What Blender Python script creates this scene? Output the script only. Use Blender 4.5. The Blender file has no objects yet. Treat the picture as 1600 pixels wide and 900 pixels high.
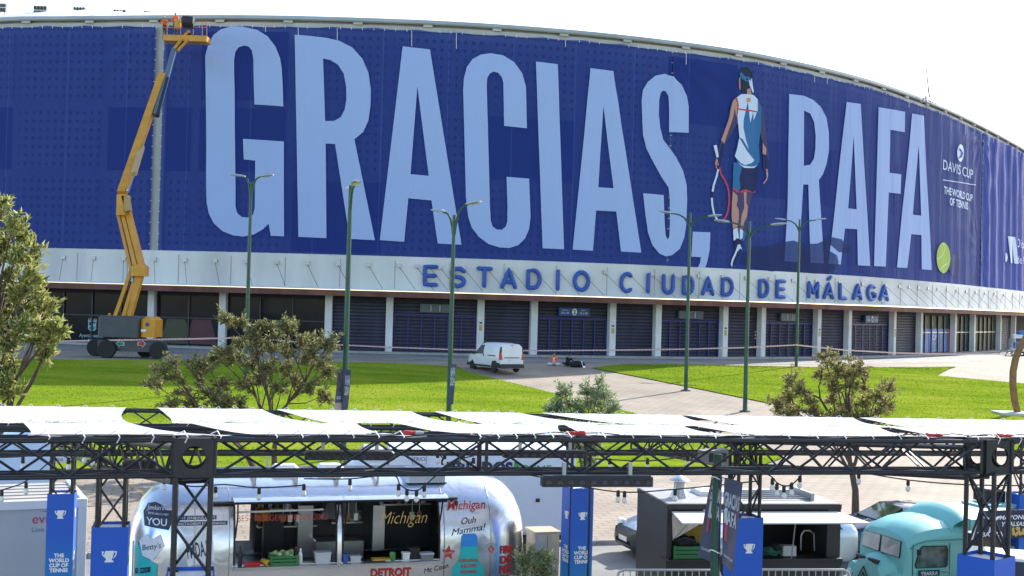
import bpy, bmesh, math, random
import numpy as np
from mathutils import Vector, Matrix
from mathutils.geometry import tessellate_polygon
R = math.radians
rnd = random.Random(7)
SC = bpy.context.scene
COL = SC.collection

# ---------------------------------------------------------------- camera
F = 2000.0            # focal length in pixels of a 1600 px wide picture
HC = 6.4              # eye height above the road
PITCH = math.atan(26 / F)
ROLL = math.atan(0.027)
cam = bpy.data.cameras.new('camera')
cam.sensor_width = 36.0
cam.lens = 36.0 * F / 1600
cam.clip_start = 0.1
cam.clip_end = 3000
camo = bpy.data.objects.new('camera', cam)
COL.objects.link(camo)
fw = Vector((0, math.cos(PITCH), math.sin(PITCH)))
r0 = Vector((1, 0, 0)); u0 = r0.cross(fw)
rt = r0 * math.cos(ROLL) + u0 * math.sin(ROLL)
up = u0 * math.cos(ROLL) - r0 * math.sin(ROLL)
camo.matrix_world = Matrix(((rt.x, up.x, -fw.x, 0), (rt.y, up.y, -fw.y, 0), (rt.z, up.z, -fw.z, HC), (0, 0, 0, 1)))
SC.camera = camo
SC.render.resolution_x, SC.render.resolution_y = 1024, 576

# ---------------------------------------------------------------- sky and sun
SUN_DIR = Vector((0.60, 0.80, 0)).normalized()       # towards the sun, on plan
SUN_EL = R(31.5)
w = bpy.data.worlds.new('World'); SC.world = w; w.use_nodes = True
nt = w.node_tree
bg = nt.nodes['Background']
sky = nt.nodes.new('ShaderNodeTexSky'); sky.sky_type = 'NISHITA'; sky.sun_disc = False
sky.sun_elevation = SUN_EL
sky.sun_rotation = math.atan2(SUN_DIR.x, SUN_DIR.y)
sky.air_density = 1.0; sky.dust_density = 1.0; sky.ozone_density = 1.0
nt.links.new(sky.outputs[0], bg.inputs[0]); bg.inputs[1].default_value = 0.15
sl = bpy.data.lights.new('sun', 'SUN'); sl.energy = 3.6; sl.angle = R(0.5); sl.color = (1, .95, .87)
so = bpy.data.objects.new('sun', sl); COL.objects.link(so)
sv = Vector((SUN_DIR.x * math.cos(SUN_EL), SUN_DIR.y * math.cos(SUN_EL), math.sin(SUN_EL)))
so.rotation_euler = sv.to_track_quat('Z', 'Y').to_euler()
so.location = (60, 30, 60)
vs = SC.view_settings
vs.view_transform = 'Standard'; vs.look = 'None'; vs.gamma = 1.0; vs.use_curve_mapping = False
vs.exposure = 1.3

# ---------------------------------------------------------------- helpers
def ray(px, py):
    return fw + rt * ((px - 800) / F) + up * ((450 - py) / F)
def at(px, py, Y):
    d = ray(px, py); return Vector((0, 0, HC)) + d * (Y / d.y)
def pxm(Y): return F / Y

MATS = {}
def N(t, k, **kw):
    n = t.nodes.new(k)
    for a, b in kw.items(): setattr(n, a, b)
    return n
def M(name, col, rough=.6, metal=0, var=.12, scale=2.0, bump=0, bscale=30, spec=.5, coat=0, detail=4, stretch=None):
    if name in MATS: return MATS[name]
    m = bpy.data.materials.new(name); m.use_nodes = True; t = m.node_tree
    b = t.nodes['Principled BSDF']
    b.inputs['Roughness'].default_value = rough; b.inputs['Metallic'].default_value = metal
    b.inputs['Specular IOR Level'].default_value = spec; b.inputs['Coat Weight'].default_value = coat
    b.inputs['Base Color'].default_value = (*col, 1)
    if var or bump:
        tc = N(t, 'ShaderNodeTexCoord'); src = tc.outputs['Object']
        if stretch:
            mp = N(t, 'ShaderNodeMapping'); mp.inputs['Scale'].default_value = stretch
            t.links.new(src, mp.inputs[0]); src = mp.outputs[0]
    if var:
        n = N(t, 'ShaderNodeTexNoise'); n.inputs['Scale'].default_value = scale; n.inputs['Detail'].default_value = detail
        t.links.new(src, n.inputs['Vector'])
        mr = N(t, 'ShaderNodeMapRange'); mr.inputs[1].default_value = .3; mr.inputs[2].default_value = .7
        mr.inputs[3].default_value = 1 - var; mr.inputs[4].default_value = 1 + var
        t.links.new(n.outputs[0], mr.inputs[0])
        mx = N(t, 'ShaderNodeMix', data_type='RGBA', blend_type='MULTIPLY'); mx.inputs[0].default_value = 1
        mx.inputs[6].default_value = (*col, 1); t.links.new(mr.outputs[0], mx.inputs[7])
        t.links.new(mx.outputs[2], b.inputs['Base Color'])
    if bump:
        n2 = N(t, 'ShaderNodeTexNoise'); n2.inputs['Scale'].default_value = bscale; n2.inputs['Detail'].default_value = 3
        t.links.new(src, n2.inputs['Vector'])
        bp = N(t, 'ShaderNodeBump'); bp.inputs['Strength'].default_value = bump; bp.inputs['Distance'].default_value = .02
        t.links.new(n2.outputs[0], bp.inputs['Height']); t.links.new(bp.outputs[0], b.inputs['Normal'])
    MATS[name] = m
    return m
def glow(name, col, s):
    m = M(name, col, var=0); b = m.node_tree.nodes['Principled BSDF']
    b.inputs['Emission Color'].default_value = (*col, 1); b.inputs['Emission Strength'].default_value = s
    return m

class MB:
    def __init__(s): s.v = []; s.f = []; s.uv = None
    def add(s, vs, fs):
        o = len(s.v); s.v += [tuple(p) for p in vs]; s.f += [tuple(i + o for i in f) for f in fs]; return s
    def hexa(s, p):      # 8 points, bottom ring then top ring
        return s.add(p, [(3, 2, 1, 0), (4, 5, 6, 7), (0, 1, 5, 4), (1, 2, 6, 5), (2, 3, 7, 6), (3, 0, 4, 7)])
    def box(s, a, b):
        (x0, y0, z0), (x1, y1, z1) = a, b
        return s.hexa([(x0, y0, z0), (x1, y0, z0), (x1, y1, z0), (x0, y1, z0), (x0, y0, z1), (x1, y0, z1), (x1, y1, z1), (x0, y1, z1)])
    def bbox(s, a, b, e=.03):   # box with chamfered vertical and top edges
        (x0, y0, z0), (x1, y1, z1) = a, b
        ring = lambda k, z: [(x0 + k + e, y0 + k, z), (x1 - k - e, y0 + k, z), (x1 - k, y0 + k + e, z), (x1 - k, y1 - k - e, z), (x1 - k - e, y1 - k, z), (x0 + k + e, y1 - k, z), (x0 + k, y1 - k - e, z), (x0 + k, y0 + k + e, z)]
        p = ring(0, z0) + ring(0, z1 - e) + ring(e, z1)
        f = [tuple(range(7, -1, -1)), tuple(range(16, 24))]
        for r in (0, 8):
            for i in range(8): f.append((r + i, r + (i + 1) % 8, r + 8 + (i + 1) % 8, r + 8 + i))
        return s.add(p, f)
    def tube(s, p0, p1, r, n=6, r1=None): return s.path([p0, p1], [r, r if r1 is None else r1], n)
    def path(s, pts, r, n=6, flat=None, closed=False):
        pts = [Vector(p) for p in pts]; k = len(pts)
        if not isinstance(r, (list, tuple)): r = [r] * k
        vs, fs = [], []; prev = None
        for i, p in enumerate(pts):
            if closed: d = pts[(i + 1) % k] - pts[i - 1]
            else: d = pts[min(i + 1, k - 1)] - pts[max(i - 1, 0)]
            d.normalize()
            if flat is not None: a = Vector(flat)
            elif prev is None: a = Vector((0, 0, 1)) if abs(d.z) < .9 else Vector((1, 0, 0))
            else: a = prev
            a = (a - d * a.dot(d)).normalized(); prev = a; b = d.cross(a)
            for j in range(n):
                t = 2 * math.pi * (j + .5) / n
                vs.append(p + (a * math.cos(t) + b * math.sin(t)) * r[i])
        m = k if closed else k - 1
        for i in range(m):
            for j in range(n):
                a0 = i * n + j; a1 = i * n + (j + 1) % n; b0 = ((i + 1) % k) * n + j; b1 = ((i + 1) % k) * n + (j + 1) % n
                fs.append((a0, a1, b1, b0))
        if not closed: fs += [tuple(range(n - 1, -1, -1)), tuple(range((k - 1) * n, k * n))]
        return s.add(vs, fs)
    def prism(s, poly, ext):
        k = len(poly); e = Vector(ext); p = [Vector(q) for q in poly]
        return s.add(p + [q + e for q in p], [tuple(range(k - 1, -1, -1)), tuple(range(k, 2 * k))] + [(i, (i + 1) % k, k + (i + 1) % k, k + i) for i in range(k)])
    def grid(s, P, thick=None):
        a, b = len(P), len(P[0])
        vs = [p for row in P for p in row]
        fs = [(i * b + j, i * b + j + 1, (i + 1) * b + j + 1, (i + 1) * b + j) for i in range(a - 1) for j in range(b - 1)]
        return s.add(vs, fs)
    def lathe(s, c, prof, n=12, axis='z'):
        c = Vector(c); vs = []; fs = []
        for (r, h) in prof:
            for j in range(n):
                t = 2 * math.pi * j / n; x, y = r * math.cos(t), r * math.sin(t)
                q = {'z': (x, y, h), 'y': (x, h, y), 'x': (h, x, y)}[axis]
                vs.append(c + Vector(q))
        for i in range(len(prof) - 1):
            for j in range(n):
                fs.append((i * n + j, i * n + (j + 1) % n, (i + 1) * n + (j + 1) % n, (i + 1) * n + j))
        k = len(prof)
        fs += [tuple(range(n - 1, -1, -1)), tuple(range((k - 1) * n, k * n))]
        return s.add(vs, fs)
    def build(s, name, mat, parent=None, org=(0, 0, 0), smooth=False, angle=35, uv=None, rot=None):
        me = bpy.data.meshes.new(name)
        o = Vector(org); vv = [Vector(p) - o for p in s.v]
        me.from_pydata([tuple(p) for p in vv], [], s.f); me.update()
        if uv is not None:
            l = me.uv_layers.new(name='UVMap'); idx = np.empty(len(me.loops), dtype=np.int32); me.loops.foreach_get('vertex_index', idx)
            l.data.foreach_set('uv', np.array(uv, dtype=np.float32)[idx].ravel())
        bm = bmesh.new(); bm.from_mesh(me); bmesh.ops.recalc_face_normals(bm, faces=bm.faces); bm.to_mesh(me); bm.free()
        if smooth:
            me.polygons.foreach_set('use_smooth', [True] * len(me.polygons)); me.set_sharp_from_angle(angle=R(angle))
        if mat is not None:
            for m_ in (mat if isinstance(mat, (list, tuple)) else [mat]): me.materials.append(m_)
        ob = bpy.data.objects.new(name, me); COL.objects.link(ob)
        if parent is not None: ob.parent = parent
        else: ob.location = o
        return ob
def tag(o, label=None, cat=None, group=None, kind=None):
    if label: o['label'] = label
    if cat: o['category'] = cat
    if group: o['group'] = group
    if kind: o['kind'] = kind
    return o
def thing(name, label, cat, loc=(0, 0, 0), rz=0, group=None):
    o = bpy.data.objects.new(name, None); COL.objects.link(o); o.empty_display_size = .2
    o.location = loc; o.rotation_euler = (0, 0, rz)
    return tag(o, label, cat, group)
def copy_tree(o, parent=None):
    c = o.copy(); COL.objects.link(c); c.parent = parent
    for ch in list(o.children): copy_tree(ch, c)
    return c
def inst(ob, name, parent, loc=None, mat4=None):
    c = bpy.data.objects.new(name, ob.data); COL.objects.link(c); c.parent = parent
    if mat4 is not None: c.matrix_local = mat4
    elif loc is not None: c.location = loc
    return c
_tx = {}
def text2d(body, bold=0, shear=0, sx=1.0, spacing=1.0):
    """flat lettering as (verts2d, tris), cap height 1, left aligned from 0"""
    key = (body, bold, shear, sx, spacing)
    if key in _tx: return _tx[key]
    cu = bpy.data.curves.new('t', 'FONT'); cu.body = body; cu.size = 1.0; cu.offset = bold; cu.shear = shear
    cu.resolution_u = 3; cu.space_character = spacing; cu.fill_mode = 'FRONT'
    ob = bpy.data.objects.new('t', cu); me = ob.to_mesh()
    vs = [(v.co.x * sx, v.co.y) for v in me.vertices]; fs = [tuple(p.vertices) for p in me.polygons]
    ob.to_mesh_clear(); bpy.data.objects.remove(ob); bpy.data.curves.remove(cu)
    k = 1 / .73; vs = [(x * k, y * k) for x, y in vs]
    if vs:
        x0 = min(v[0] for v in vs); vs = [(x - x0, y) for x, y in vs]
    _tx[key] = (vs, fs); return vs, fs
def text_on(body, fn, h, x, z, mat, parent, name='lettering', align='c', org=(0, 0, 0), width=None, **kw):
    """place lettering of cap height h on a surface: fn(u, v) -> world point"""
    vs, fs = text2d(body, **kw)
    wd = max(v[0] for v in vs); s = h; sx = h if width is None else width / wd
    off = {'c': -wd * sx / 2, 'l': 0, 'r': -wd * sx}[align]
    m = MB(); m.add([fn(x + off + a * sx, z + b * s) for a, b in vs], fs)
    return m.build(name, mat, parent, org)
def poly_flat(polys, cuts=None, vcuts=None):
    """outer + holes (2d) -> triangulated verts, faces, cut at the given u values"""
    tri = tessellate_polygon([[Vector((x, y, 0)) for x, y in p] for p in polys])
    vs = [q for p in polys for q in p]
    bm = bmesh.new(); bv = [bm.verts.new((x, y, 0)) for x, y in vs]
    for t in tri:
        try: bm.faces.new([bv[i] for i in t])
        except ValueError: pass
    for c in (cuts or []):
        bmesh.ops.bisect_plane(bm, geom=bm.verts[:] + bm.edges[:] + bm.faces[:], plane_co=(c, 0, 0), plane_no=(1, 0, 0))
    for c in (vcuts or []):
        bmesh.ops.bisect_plane(bm, geom=bm.verts[:] + bm.edges[:] + bm.faces[:], plane_co=(0, c, 0), plane_no=(0, 1, 0))
    bm.verts.index_update()
    r = [(v.co.x, v.co.y) for v in bm.verts], [tuple(v.index for v in f.verts) for f in bm.faces]
    bm.free(); return r
def blob(m, c, r, seed=0, n=8, k=5, squash=(1, 1, 1), amp=.15):
    rr = random.Random(seed); c = Vector(c); vs = []; fs = []
    for i in range(k + 1):
        t = math.pi * i / k
        for j in range(n):
            a = 2 * math.pi * j / n; q = r * (1 + rr.uniform(-amp, amp))
            vs.append(c + Vector((q * math.sin(t) * math.cos(a) * squash[0], q * math.sin(t) * math.sin(a) * squash[1], q * math.cos(t) * squash[2])))
    for i in range(k):
        for j in range(n): fs.append((i * n + j, i * n + (j + 1) % n, (i + 1) * n + (j + 1) % n, (i + 1) * n + j))
    m.add(vs, fs)

# shared materials
concrete = M('pale_concrete', (.50, .49, .46), .8, var=.14, scale=.5, bump=.2, bscale=4, stretch=(1, 1, .25))
white_paint = M('white_paint', (.78, .78, .77), .5, var=.05)
steel_grey = M('galvanised_steel', (.42, .43, .44), .4, metal=.7, var=.1)
black_metal = M('black_metal', (.012, .013, .016), .45, var=.2, scale=6)
black_plastic = M('black_plastic', (.02, .02, .022), .55, var=.1)
rubber = M('tyre_rubber', (.02, .02, .02), .8, var=.2)
green_post = M('green_post_paint', (.012, .07, .045), .35, var=.1)
# ================================================================ terrain
PLZ = 2.33                        # level of the stadium forecourt
def front_line(X): return 49.8 + .264 * X
def top_line(X): return 87 + .36 * X
def gz(X, Y):
    a = front_line(X); t = (Y - a) / (top_line(X) - a); t = min(1, max(0, t))
    return .12 + t * (PLZ - .12)
def kerb_line(X): return 33.95 + .277 * X
def gp(px, py, z0=None):
    d = ray(px, py); lo, hi = 20.0, 400.0
    f = lambda Y: HC + d.z * Y / d.y - gz(d.x * Y / d.y, Y)
    for _ in range(50):
        m_ = (lo + hi) / 2
        if f(m_) > 0: lo = m_
        else: hi = m_
    Y = lo; return Vector((d.x * Y / d.y, Y, gz(d.x * Y / d.y, Y)))
def sheet(poly, dz, step=2.5, zf=gz):
    bm = bmesh.new(); bm.faces.new([bm.verts.new((x, y, 0)) for x, y in poly])
    xs = [p[0] for p in poly]; ys = [p[1] for p in poly]
    for ax, (a, b) in ((0, (min(xs), max(xs))), (1, (min(ys), max(ys)))):
        c = a + step
        while c < b:
            co = (c, 0, 0) if ax == 0 else (0, c, 0); no = (1, 0, 0) if ax == 0 else (0, 1, 0)
            bmesh.ops.bisect_plane(bm, geom=bm.verts[:] + bm.edges[:] + bm.faces[:], plane_co=co, plane_no=no); c += step
    m = MB(); bm.verts.index_update()
    m.add([(v.co.x, v.co.y, zf(v.co.x, v.co.y) + dz) for v in bm.verts], [tuple(v.index for v in f.verts) for f in bm.faces]); bm.free()
    return m

asphalt = M('worn_asphalt', (.20, .195, .185), .85, var=.18, scale=.8, bump=.3, bscale=60)
def paver_mat(name, c1, c2, mortar, sc=1.0):
    m = bpy.data.materials.new(name); m.use_nodes = True; t = m.node_tree; b = t.nodes['Principled BSDF']; b.inputs['Roughness'].default_value = .85
    tc = N(t, 'ShaderNodeTexCoord'); mp = N(t, 'ShaderNodeMapping'); mp.inputs['Rotation'].default_value = (0, 0, -.27)
    t.links.new(tc.outputs['Object'], mp.inputs[0])
    br = N(t, 'ShaderNodeTexBrick'); br.inputs['Color1'].default_value = (*c1, 1); br.inputs['Color2'].default_value = (*c2, 1); br.inputs['Mortar'].default_value = (*mortar, 1)
    br.inputs['Scale'].default_value = sc; br.inputs['Mortar Size'].default_value = .03; br.inputs['Brick Width'].default_value = .6; br.inputs['Row Height'].default_value = .4
    t.links.new(mp.outputs[0], br.inputs['Vector'])
    n = N(t, 'ShaderNodeTexNoise'); n.inputs['Scale'].default_value = .35; n.inputs['Detail'].default_value = 6; t.links.new(mp.outputs[0], n.inputs['Vector'])
    mr = N(t, 'ShaderNodeMapRange'); mr.inputs[1].default_value = .3; mr.inputs[2].default_value = .7; mr.inputs[3].default_value = .74; mr.inputs[4].default_value = 1.18; t.links.new(n.outputs[0], mr.inputs[0])
    mx = N(t, 'ShaderNodeMix', data_type='RGBA', blend_type='MULTIPLY'); mx.inputs[0].default_value = 1
    t.links.new(br.outputs[0], mx.inputs[6]); t.links.new(mr.outputs[0], mx.inputs[7]); t.links.new(mx.outputs[2], b.inputs['Base Color'])
    return m
pavers = paver_mat('tan_pavers', (.32, .262, .198), (.285, .23, .172), (.19, .155, .12))
stone_paving = paver_mat('grey_paving', (.30, .285, .26), (.27, .255, .235), (.2, .19, .17), .5)

g = MB(); g.add([(-1500, -200, -.05), (1500, -200, -.05), (1500, 2500, -.05), (-1500, 2500, -.05)], [(0, 1, 2, 3)])
tag(g.build('ground', M('dry_ground', (.2, .18, .14), .9)), kind='structure')
rd = MB(); rd.add([(-60, -15, 0), (75, -15, 0), (75, kerb_line(75) - .16, 0), (-60, kerb_line(-60) - .16, 0)], [(0, 1, 2, 3)])
tag(rd.build('road', asphalt), kind='structure')
# pavement terrain from the kerb up to the stadium
P = []
for j in range(75):
    t = j / 74; row = []
    for i in range(61):
        X = -75 + 175 * i / 60
        a = kerb_line(X); row.append((X, a + (200 - a) * t * (.55 + .45 * t), 0))
    P.append([(x, y, gz(x, y)) for x, y, _ in row])
pm = MB().grid(P)
tag(pm.build('pavement', pavers, smooth=True), kind='structure')
# kerb stones, each a block of its own
ks = tag(bpy.data.objects.new('kerb', None), kind='structure'); COL.objects.link(ks)
kb = MB().bbox((-.495, -.15, -.1), (.495, .0, .125), .015).build('kerb_stone', M('kerb_concrete', (.33, .32, .30), .85, var=.2), ks)
ka = math.atan(.277); first = True
for i in range(64):
    s = -24 + i * 1.0; x = s * math.cos(ka); loc = (x, kerb_line(0) + s * math.sin(ka), 0)
    o = kb if first else inst(kb, 'kerb_stone', ks); first = False
    o.location = loc; o.rotation_euler = (0, 0, ka)
# forecourt paving strip in front of the wall is laid later, when the wall line is known
# lawns
grass_m = bpy.data.materials.new('lawn_grass'); grass_m.use_nodes = True
def grass_nodes(m, c0, c1, c2):
    t = m.node_tree; b = t.nodes['Principled BSDF']; b.inputs['Roughness'].default_value = .7; b.inputs['Specular IOR Level'].default_value = 0
    tc = N(t, 'ShaderNodeTexCoord')
    n1 = N(t, 'ShaderNodeTexNoise'); n1.inputs['Scale'].default_value = .22; n1.inputs['Detail'].default_value = 6; n1.inputs['Roughness'].default_value = .65
    mp = N(t, 'ShaderNodeMapping'); mp.inputs['Scale'].default_value = (.6, 1.6, 1); t.links.new(tc.outputs['Object'], mp.inputs[0]); t.links.new(mp.outputs[0], n1.inputs['Vector'])
    cr = N(t, 'ShaderNodeValToRGB'); e = cr.color_ramp.elements
    e[0].position = .33; e[0].color = (*c0, 1); e[1].position = .68; e[1].color = (*c2, 1)
    k = e.new(.5); k.color = (*c1, 1)
    t.links.new(n1.outputs[0], cr.inputs[0]); t.links.new(cr.outputs[0], b.inputs['Base Color'])
    n2 = N(t, 'ShaderNodeTexNoise'); n2.inputs['Scale'].default_value = 9; n2.inputs['Detail'].default_value = 3; t.links.new(tc.outputs['Object'], n2.inputs['Vector'])
    bp = N(t, 'ShaderNodeBump'); bp.inputs['Strength'].default_value = .2; bp.inputs['Distance'].default_value = .03; t.links.new(n2.outputs[0], bp.inputs['Height']); t.links.new(bp.outputs[0], b.inputs['Normal'])
    b.inputs['Subsurface Weight'].default_value = 0
grass_nodes(grass_m, (.115, .185, .018), (.18, .25, .018), (.265, .295, .04))
blade_m = bpy.data.materials.new('grass_blades'); blade_m.use_nodes = True
grass_nodes(blade_m, (.125, .20, .018), (.195, .262, .018), (.28, .31, .04))
def pxy(l): return [tuple(gp(x, y)[:2]) for x, y in l]
lawnA = [(-75, front_line(-75)), *pxy([(0, 735), (600, 731), (1140, 731), (1195, 727), (1222, 717), (1224, 709), (1190, 700), (1100, 676), (1000, 649), (900, 624), (800, 599), (728, 581), (716, 573.5)])]
lawnA += [(X, top_line(X)) for X in (-8, -20, -32, -45, -60, -75)]
lawnB = [*pxy([(925, 575.5), (1000, 590), (1100, 610), (1200, 630.5), (1300, 650), (1400, 669), (1500, 688), (1610, 709), (1800, 745)])]
lawnB += [(48, 80), (40, 88), (31, 93), tuple(gp(1495, 573.8)[:2]), tuple(gp(1300, 575)[:2]), tuple(gp(1150, 572)[:2]), tuple(gp(1050, 570)[:2]), tuple(gp(980, 570)[:2])]
from mathutils.geometry import intersect_point_tri_2d
def inside(p, poly):
    c = False; j = len(poly) - 1
    for i in range(len(poly)):
        (x0, y0), (x1, y1) = poly[i], poly[j]
        if (y0 > p[1]) != (y1 > p[1]) and p[0] < (x1 - x0) * (p[1] - y0) / (y1 - y0) + x0: c = not c
        j = i
    return c
rg = np.random.default_rng(3)
for poly, nb in ((lawnA, 90000), (lawnB, 60000)):
    o = sheet(poly, .05).build('lawn', grass_m, smooth=True); tag(o, kind='structure')
    xs = [p[0] for p in poly]; ys = [p[1] for p in poly]
    X = rg.uniform(max(min(xs), -32), min(max(xs), 45), nb * 2); Y = rg.uniform(min(ys), max(ys), nb * 2)
    keep = np.array([inside((a, b), poly) for a, b in zip(X, Y)]); X = X[keep][:nb]; Y = Y[keep][:nb]; n = len(X)
    a = front_line(X); T = np.clip((Y - a) / (top_line(X) - a), 0, 1); Z = .15 + T * (PLZ - .12)
    th = rg.uniform(0, 6.283, n); h = rg.uniform(.025, .06, n); wd = .035
    dx, dy = np.cos(th) * wd, np.sin(th) * wd; lx, ly = rg.normal(0, .035, n), rg.normal(0, .035, n)
    V = np.empty((n, 3, 3)); V[:, 0] = np.stack([X - dx, Y - dy, Z], 1); V[:, 1] = np.stack([X + dx, Y + dy, Z], 1); V[:, 2] = np.stack([X + lx, Y + ly, Z + h], 1)
    me = bpy.data.meshes.new('grass'); me.vertices.add(n * 3); me.vertices.foreach_set('co', V.ravel())
    me.loops.add(n * 3); me.loops.foreach_set('vertex_index', np.arange(n * 3, dtype=np.int32)); me.polygons.add(n); me.polygons.foreach_set('loop_start', np.arange(0, n * 3, 3, dtype=np.int32))
    me.update(); me.validate(); me.materials.append(blade_m)
    go = bpy.data.objects.new('grass', me); COL.objects.link(go)
    tag(go, 'short bright green grass of the lawn ' + ('below the crane lift' if poly is lawnA else 'beside the ramp path and the rusty sculpture'), 'grass', kind='stuff')
# pale diagonal bands in the paving
bd = MB()
for (a, b, c, d) in (((178, 742), (187, 742), (290, 815), (280, 815)), ((236, 738), (246, 738), (330, 800), (318, 800))):
    bd.add([gp(*q) + Vector((0, 0, .006)) for q in (a, b, c, d)], [(0, 1, 2, 3)])
tag(bd.build('paving_band', M('ochre_band', (.45, .30, .17), .85)), kind='structure')
# ================================================================ stadium
KN = [(-62, 112), (-50, 106.5)]
for x, d in ((0, 103), (100, 102), (250, 100.7), (400, 99.8), (550, 99.7), (700, 100.2), (850, 101.6), (1000, 104.2), (1150, 108.5), (1300, 116.6), (1400, 125.9), (1500, 141.4), (1600, 169.6)):
    KN.append(((x - 800) / F * d, d))
KN += [(82, 196), (95, 226), (108, 262)]
def catmull(K, n=24):
    out = []
    for i in range(1, len(K) - 2):
        p = [Vector(K[j]) for j in (i - 1, i, i + 1, i + 2)]
        for k in range(n):
            t = k / n
            out.append(.5 * (2 * p[1] + (p[2] - p[0]) * t + (2 * p[0] - 5 * p[1] + 4 * p[2] - p[3]) * t * t + (3 * p[1] - p[0] - 3 * p[2] + p[3]) * t ** 3))
    out.append(Vector(K[-2])); return out
WC = catmull(KN)
WS = [0.0]
for i in range(1, len(WC)): WS.append(WS[-1] + (WC[i] - WC[i - 1]).length)
WSn = np.array(WS); WX = np.array([p[0] for p in WC]); WY = np.array([p[1] for p in WC]); SMAX = WS[-1]
def wxy(s): return float(np.interp(s, WSn, WX)), float(np.interp(s, WSn, WY))
def wn(s):
    s = min(max(s, 0), SMAX); a = wxy(max(0, s - .6)); b = wxy(min(SMAX, s + .6)); dx, dy = b[0] - a[0], b[1] - a[1]; l = math.hypot(dx, dy)
    return dy / l, -dx / l
def wp(s, off, z):
    x, y = wxy(s); n = wn(s); return Vector((x + n[0] * off, y + n[1] * off, z))
WANG = np.maximum.accumulate(np.arctan2(WX, WY) + 1e-7 * np.arange(len(WX)))
def p2w(px, py):
    d = ray(px, py); a = math.atan2(d.x, d.y); s = float(np.interp(a, WANG, WSn)); x, y = wxy(s)
    return s, HC + d.z * math.hypot(x, y) / math.hypot(d.x, d.y)
def sx(px, py=420): return p2w(px, py)[0]
Z_RIM, Z_BT, Z_BB, Z_FB, Z_CT = 28.4, 27.55, 9.87, 7.3, 6.62
ST = thing('stadium', 'huge curved pale concrete stadium with blue letters above a shuttered arcade', 'stadium', (0, 100, PLZ))
SO = (0, 100, PLZ)
def strip(s0, s1, prof, name, mat, parent=ST, step=1.5, smooth=True, caps=False, uvs=False, org=SO):
    n = max(1, int((s1 - s0) / step)); m = MB(); P = []; uv = []
    for i in range(n + 1):
        s = s0 + (s1 - s0) * i / n; P.append([wp(s, o, z) for o, z in prof]); uv += [(s, z) for o, z in prof]
    m.grid(P)
    if caps:
        k = len(prof); m.f += [tuple(range(k)), tuple(range(n * k, n * k + k))[::-1]]
    return m.build(name, mat, parent, org, smooth=smooth, angle=30, uv=uv if uvs else None)
SL, SR = .5, SMAX - .5
wall_m = M('stained_concrete', (.62, .61, .57), .85, var=.16, scale=.35, bump=.2, bscale=3, stretch=(1, 1, .2))
strip(SL, SR, [(0, Z_BB), (0, 28.1)], 'upper_wall', wall_m)
strip(SL, SR, [(-.3, 28.06), (.55, 28.02), (.62, 28.12), (.6, 28.36), (.3, 28.44), (-.6, 28.42), (-.6, 28.06)], 'roof_gutter', M('zinc_gutter', (.36, .38, .38), .45, metal=.3, var=.12, scale=.4))
strip(SL, SR, [(.05, 27.5), (.32, 27.5), (.32, 27.86), (.05, 27.86)], 'top_beam', concrete)
for i, s in enumerate(np.arange(6, SR - 3, 5.4)):
    o = MB().hexa([wp(s - .35, .3, 27.84), wp(s + .35, .3, 27.84), wp(s + .35, .5, 27.84), wp(s - .35, .5, 27.84), wp(s - .35, .3, 28.05), wp(s + .35, .3, 28.05), wp(s + .35, .5, 28.05), wp(s - .35, .5, 28.05)]).build('gutter_bracket', concrete, ST, SO)
# roof behind the rim on the left, with ribs
roof_m = M('white_roof_sheet', (.50, .52, .55), .5, var=.08)
rl_ = lambda s: .42 * max(0, 1 - (s - sx(0)) / (sx(235) - sx(0)))
MB().grid([[wp(s, o, z + rl_(s) * k_) for o, z, k_ in ((-.6, 28.35, 0), (-6.5, 29.9, .5), (-12, 31.25, 1), (-14, 31.3, 1))] for s in np.linspace(SL, sx(262), 24)]).build('roof', roof_m, ST, SO, smooth=True)
for i, s in enumerate(np.arange(2, sx(262), 1.3)):
    MB().path([wp(s, -.7, 28.48), wp(s, -6.5, 30.02 + rl_(s) * .5), wp(s, -12, 31.37 + rl_(s))], .09, 4).build('roof_rib', roof_m, ST, SO)
# perforated cladding panels and dark glazing behind the banners
def dot_mat():
    m = bpy.data.materials.new('perforated_panel'); m.use_nodes = True; t = m.node_tree; b = t.nodes['Principled BSDF']; b.inputs['Roughness'].default_value = .8
    uv = N(t, 'ShaderNodeUVMap'); sp = N(t, 'ShaderNodeSeparateXYZ'); t.links.new(uv.outputs[0], sp.inputs[0])
    def fr(o, k):
        a = N(t, 'ShaderNodeMath', operation='DIVIDE'); t.links.new(o, a.inputs[0]); a.inputs[1].default_value = k
        c = N(t, 'ShaderNodeMath', operation='FRACT'); t.links.new(a.outputs[0], c.inputs[0])
        e = N(t, 'ShaderNodeMath', operation='SUBTRACT'); t.links.new(c.outputs[0], e.inputs[0]); e.inputs[1].default_value = .5
        g_ = N(t, 'ShaderNodeMath', operation='MULTIPLY'); t.links.new(e.outputs[0], g_.inputs[0]); g_.inputs[1].default_value = k
        p_ = N(t, 'ShaderNodeMath', operation='POWER'); t.links.new(g_.outputs[0], p_.inputs[0]); p_.inputs[1].default_value = 2
        return p_.outputs[0]
    ad = N(t, 'ShaderNodeMath', operation='ADD'); t.links.new(fr(sp.outputs[0], .62), ad.inputs[0]); t.links.new(fr(sp.outputs[1], .68), ad.inputs[1])
    lt = N(t, 'ShaderNodeMath', operation='LESS_THAN'); t.links.new(ad.outputs[0], lt.inputs[0]); lt.inputs[1].default_value = .021
    mx = N(t, 'ShaderNodeMix', data_type='RGBA'); t.links.new(lt.outputs[0], mx.inputs[0]); mx.inputs[6].default_value = (.66, .65, .61, 1); mx.inputs[7].default_value = (.08, .08, .09, 1)
    t.links.new(mx.outputs[2], b.inputs['Base Color']); return m
dots = dot_mat()
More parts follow.
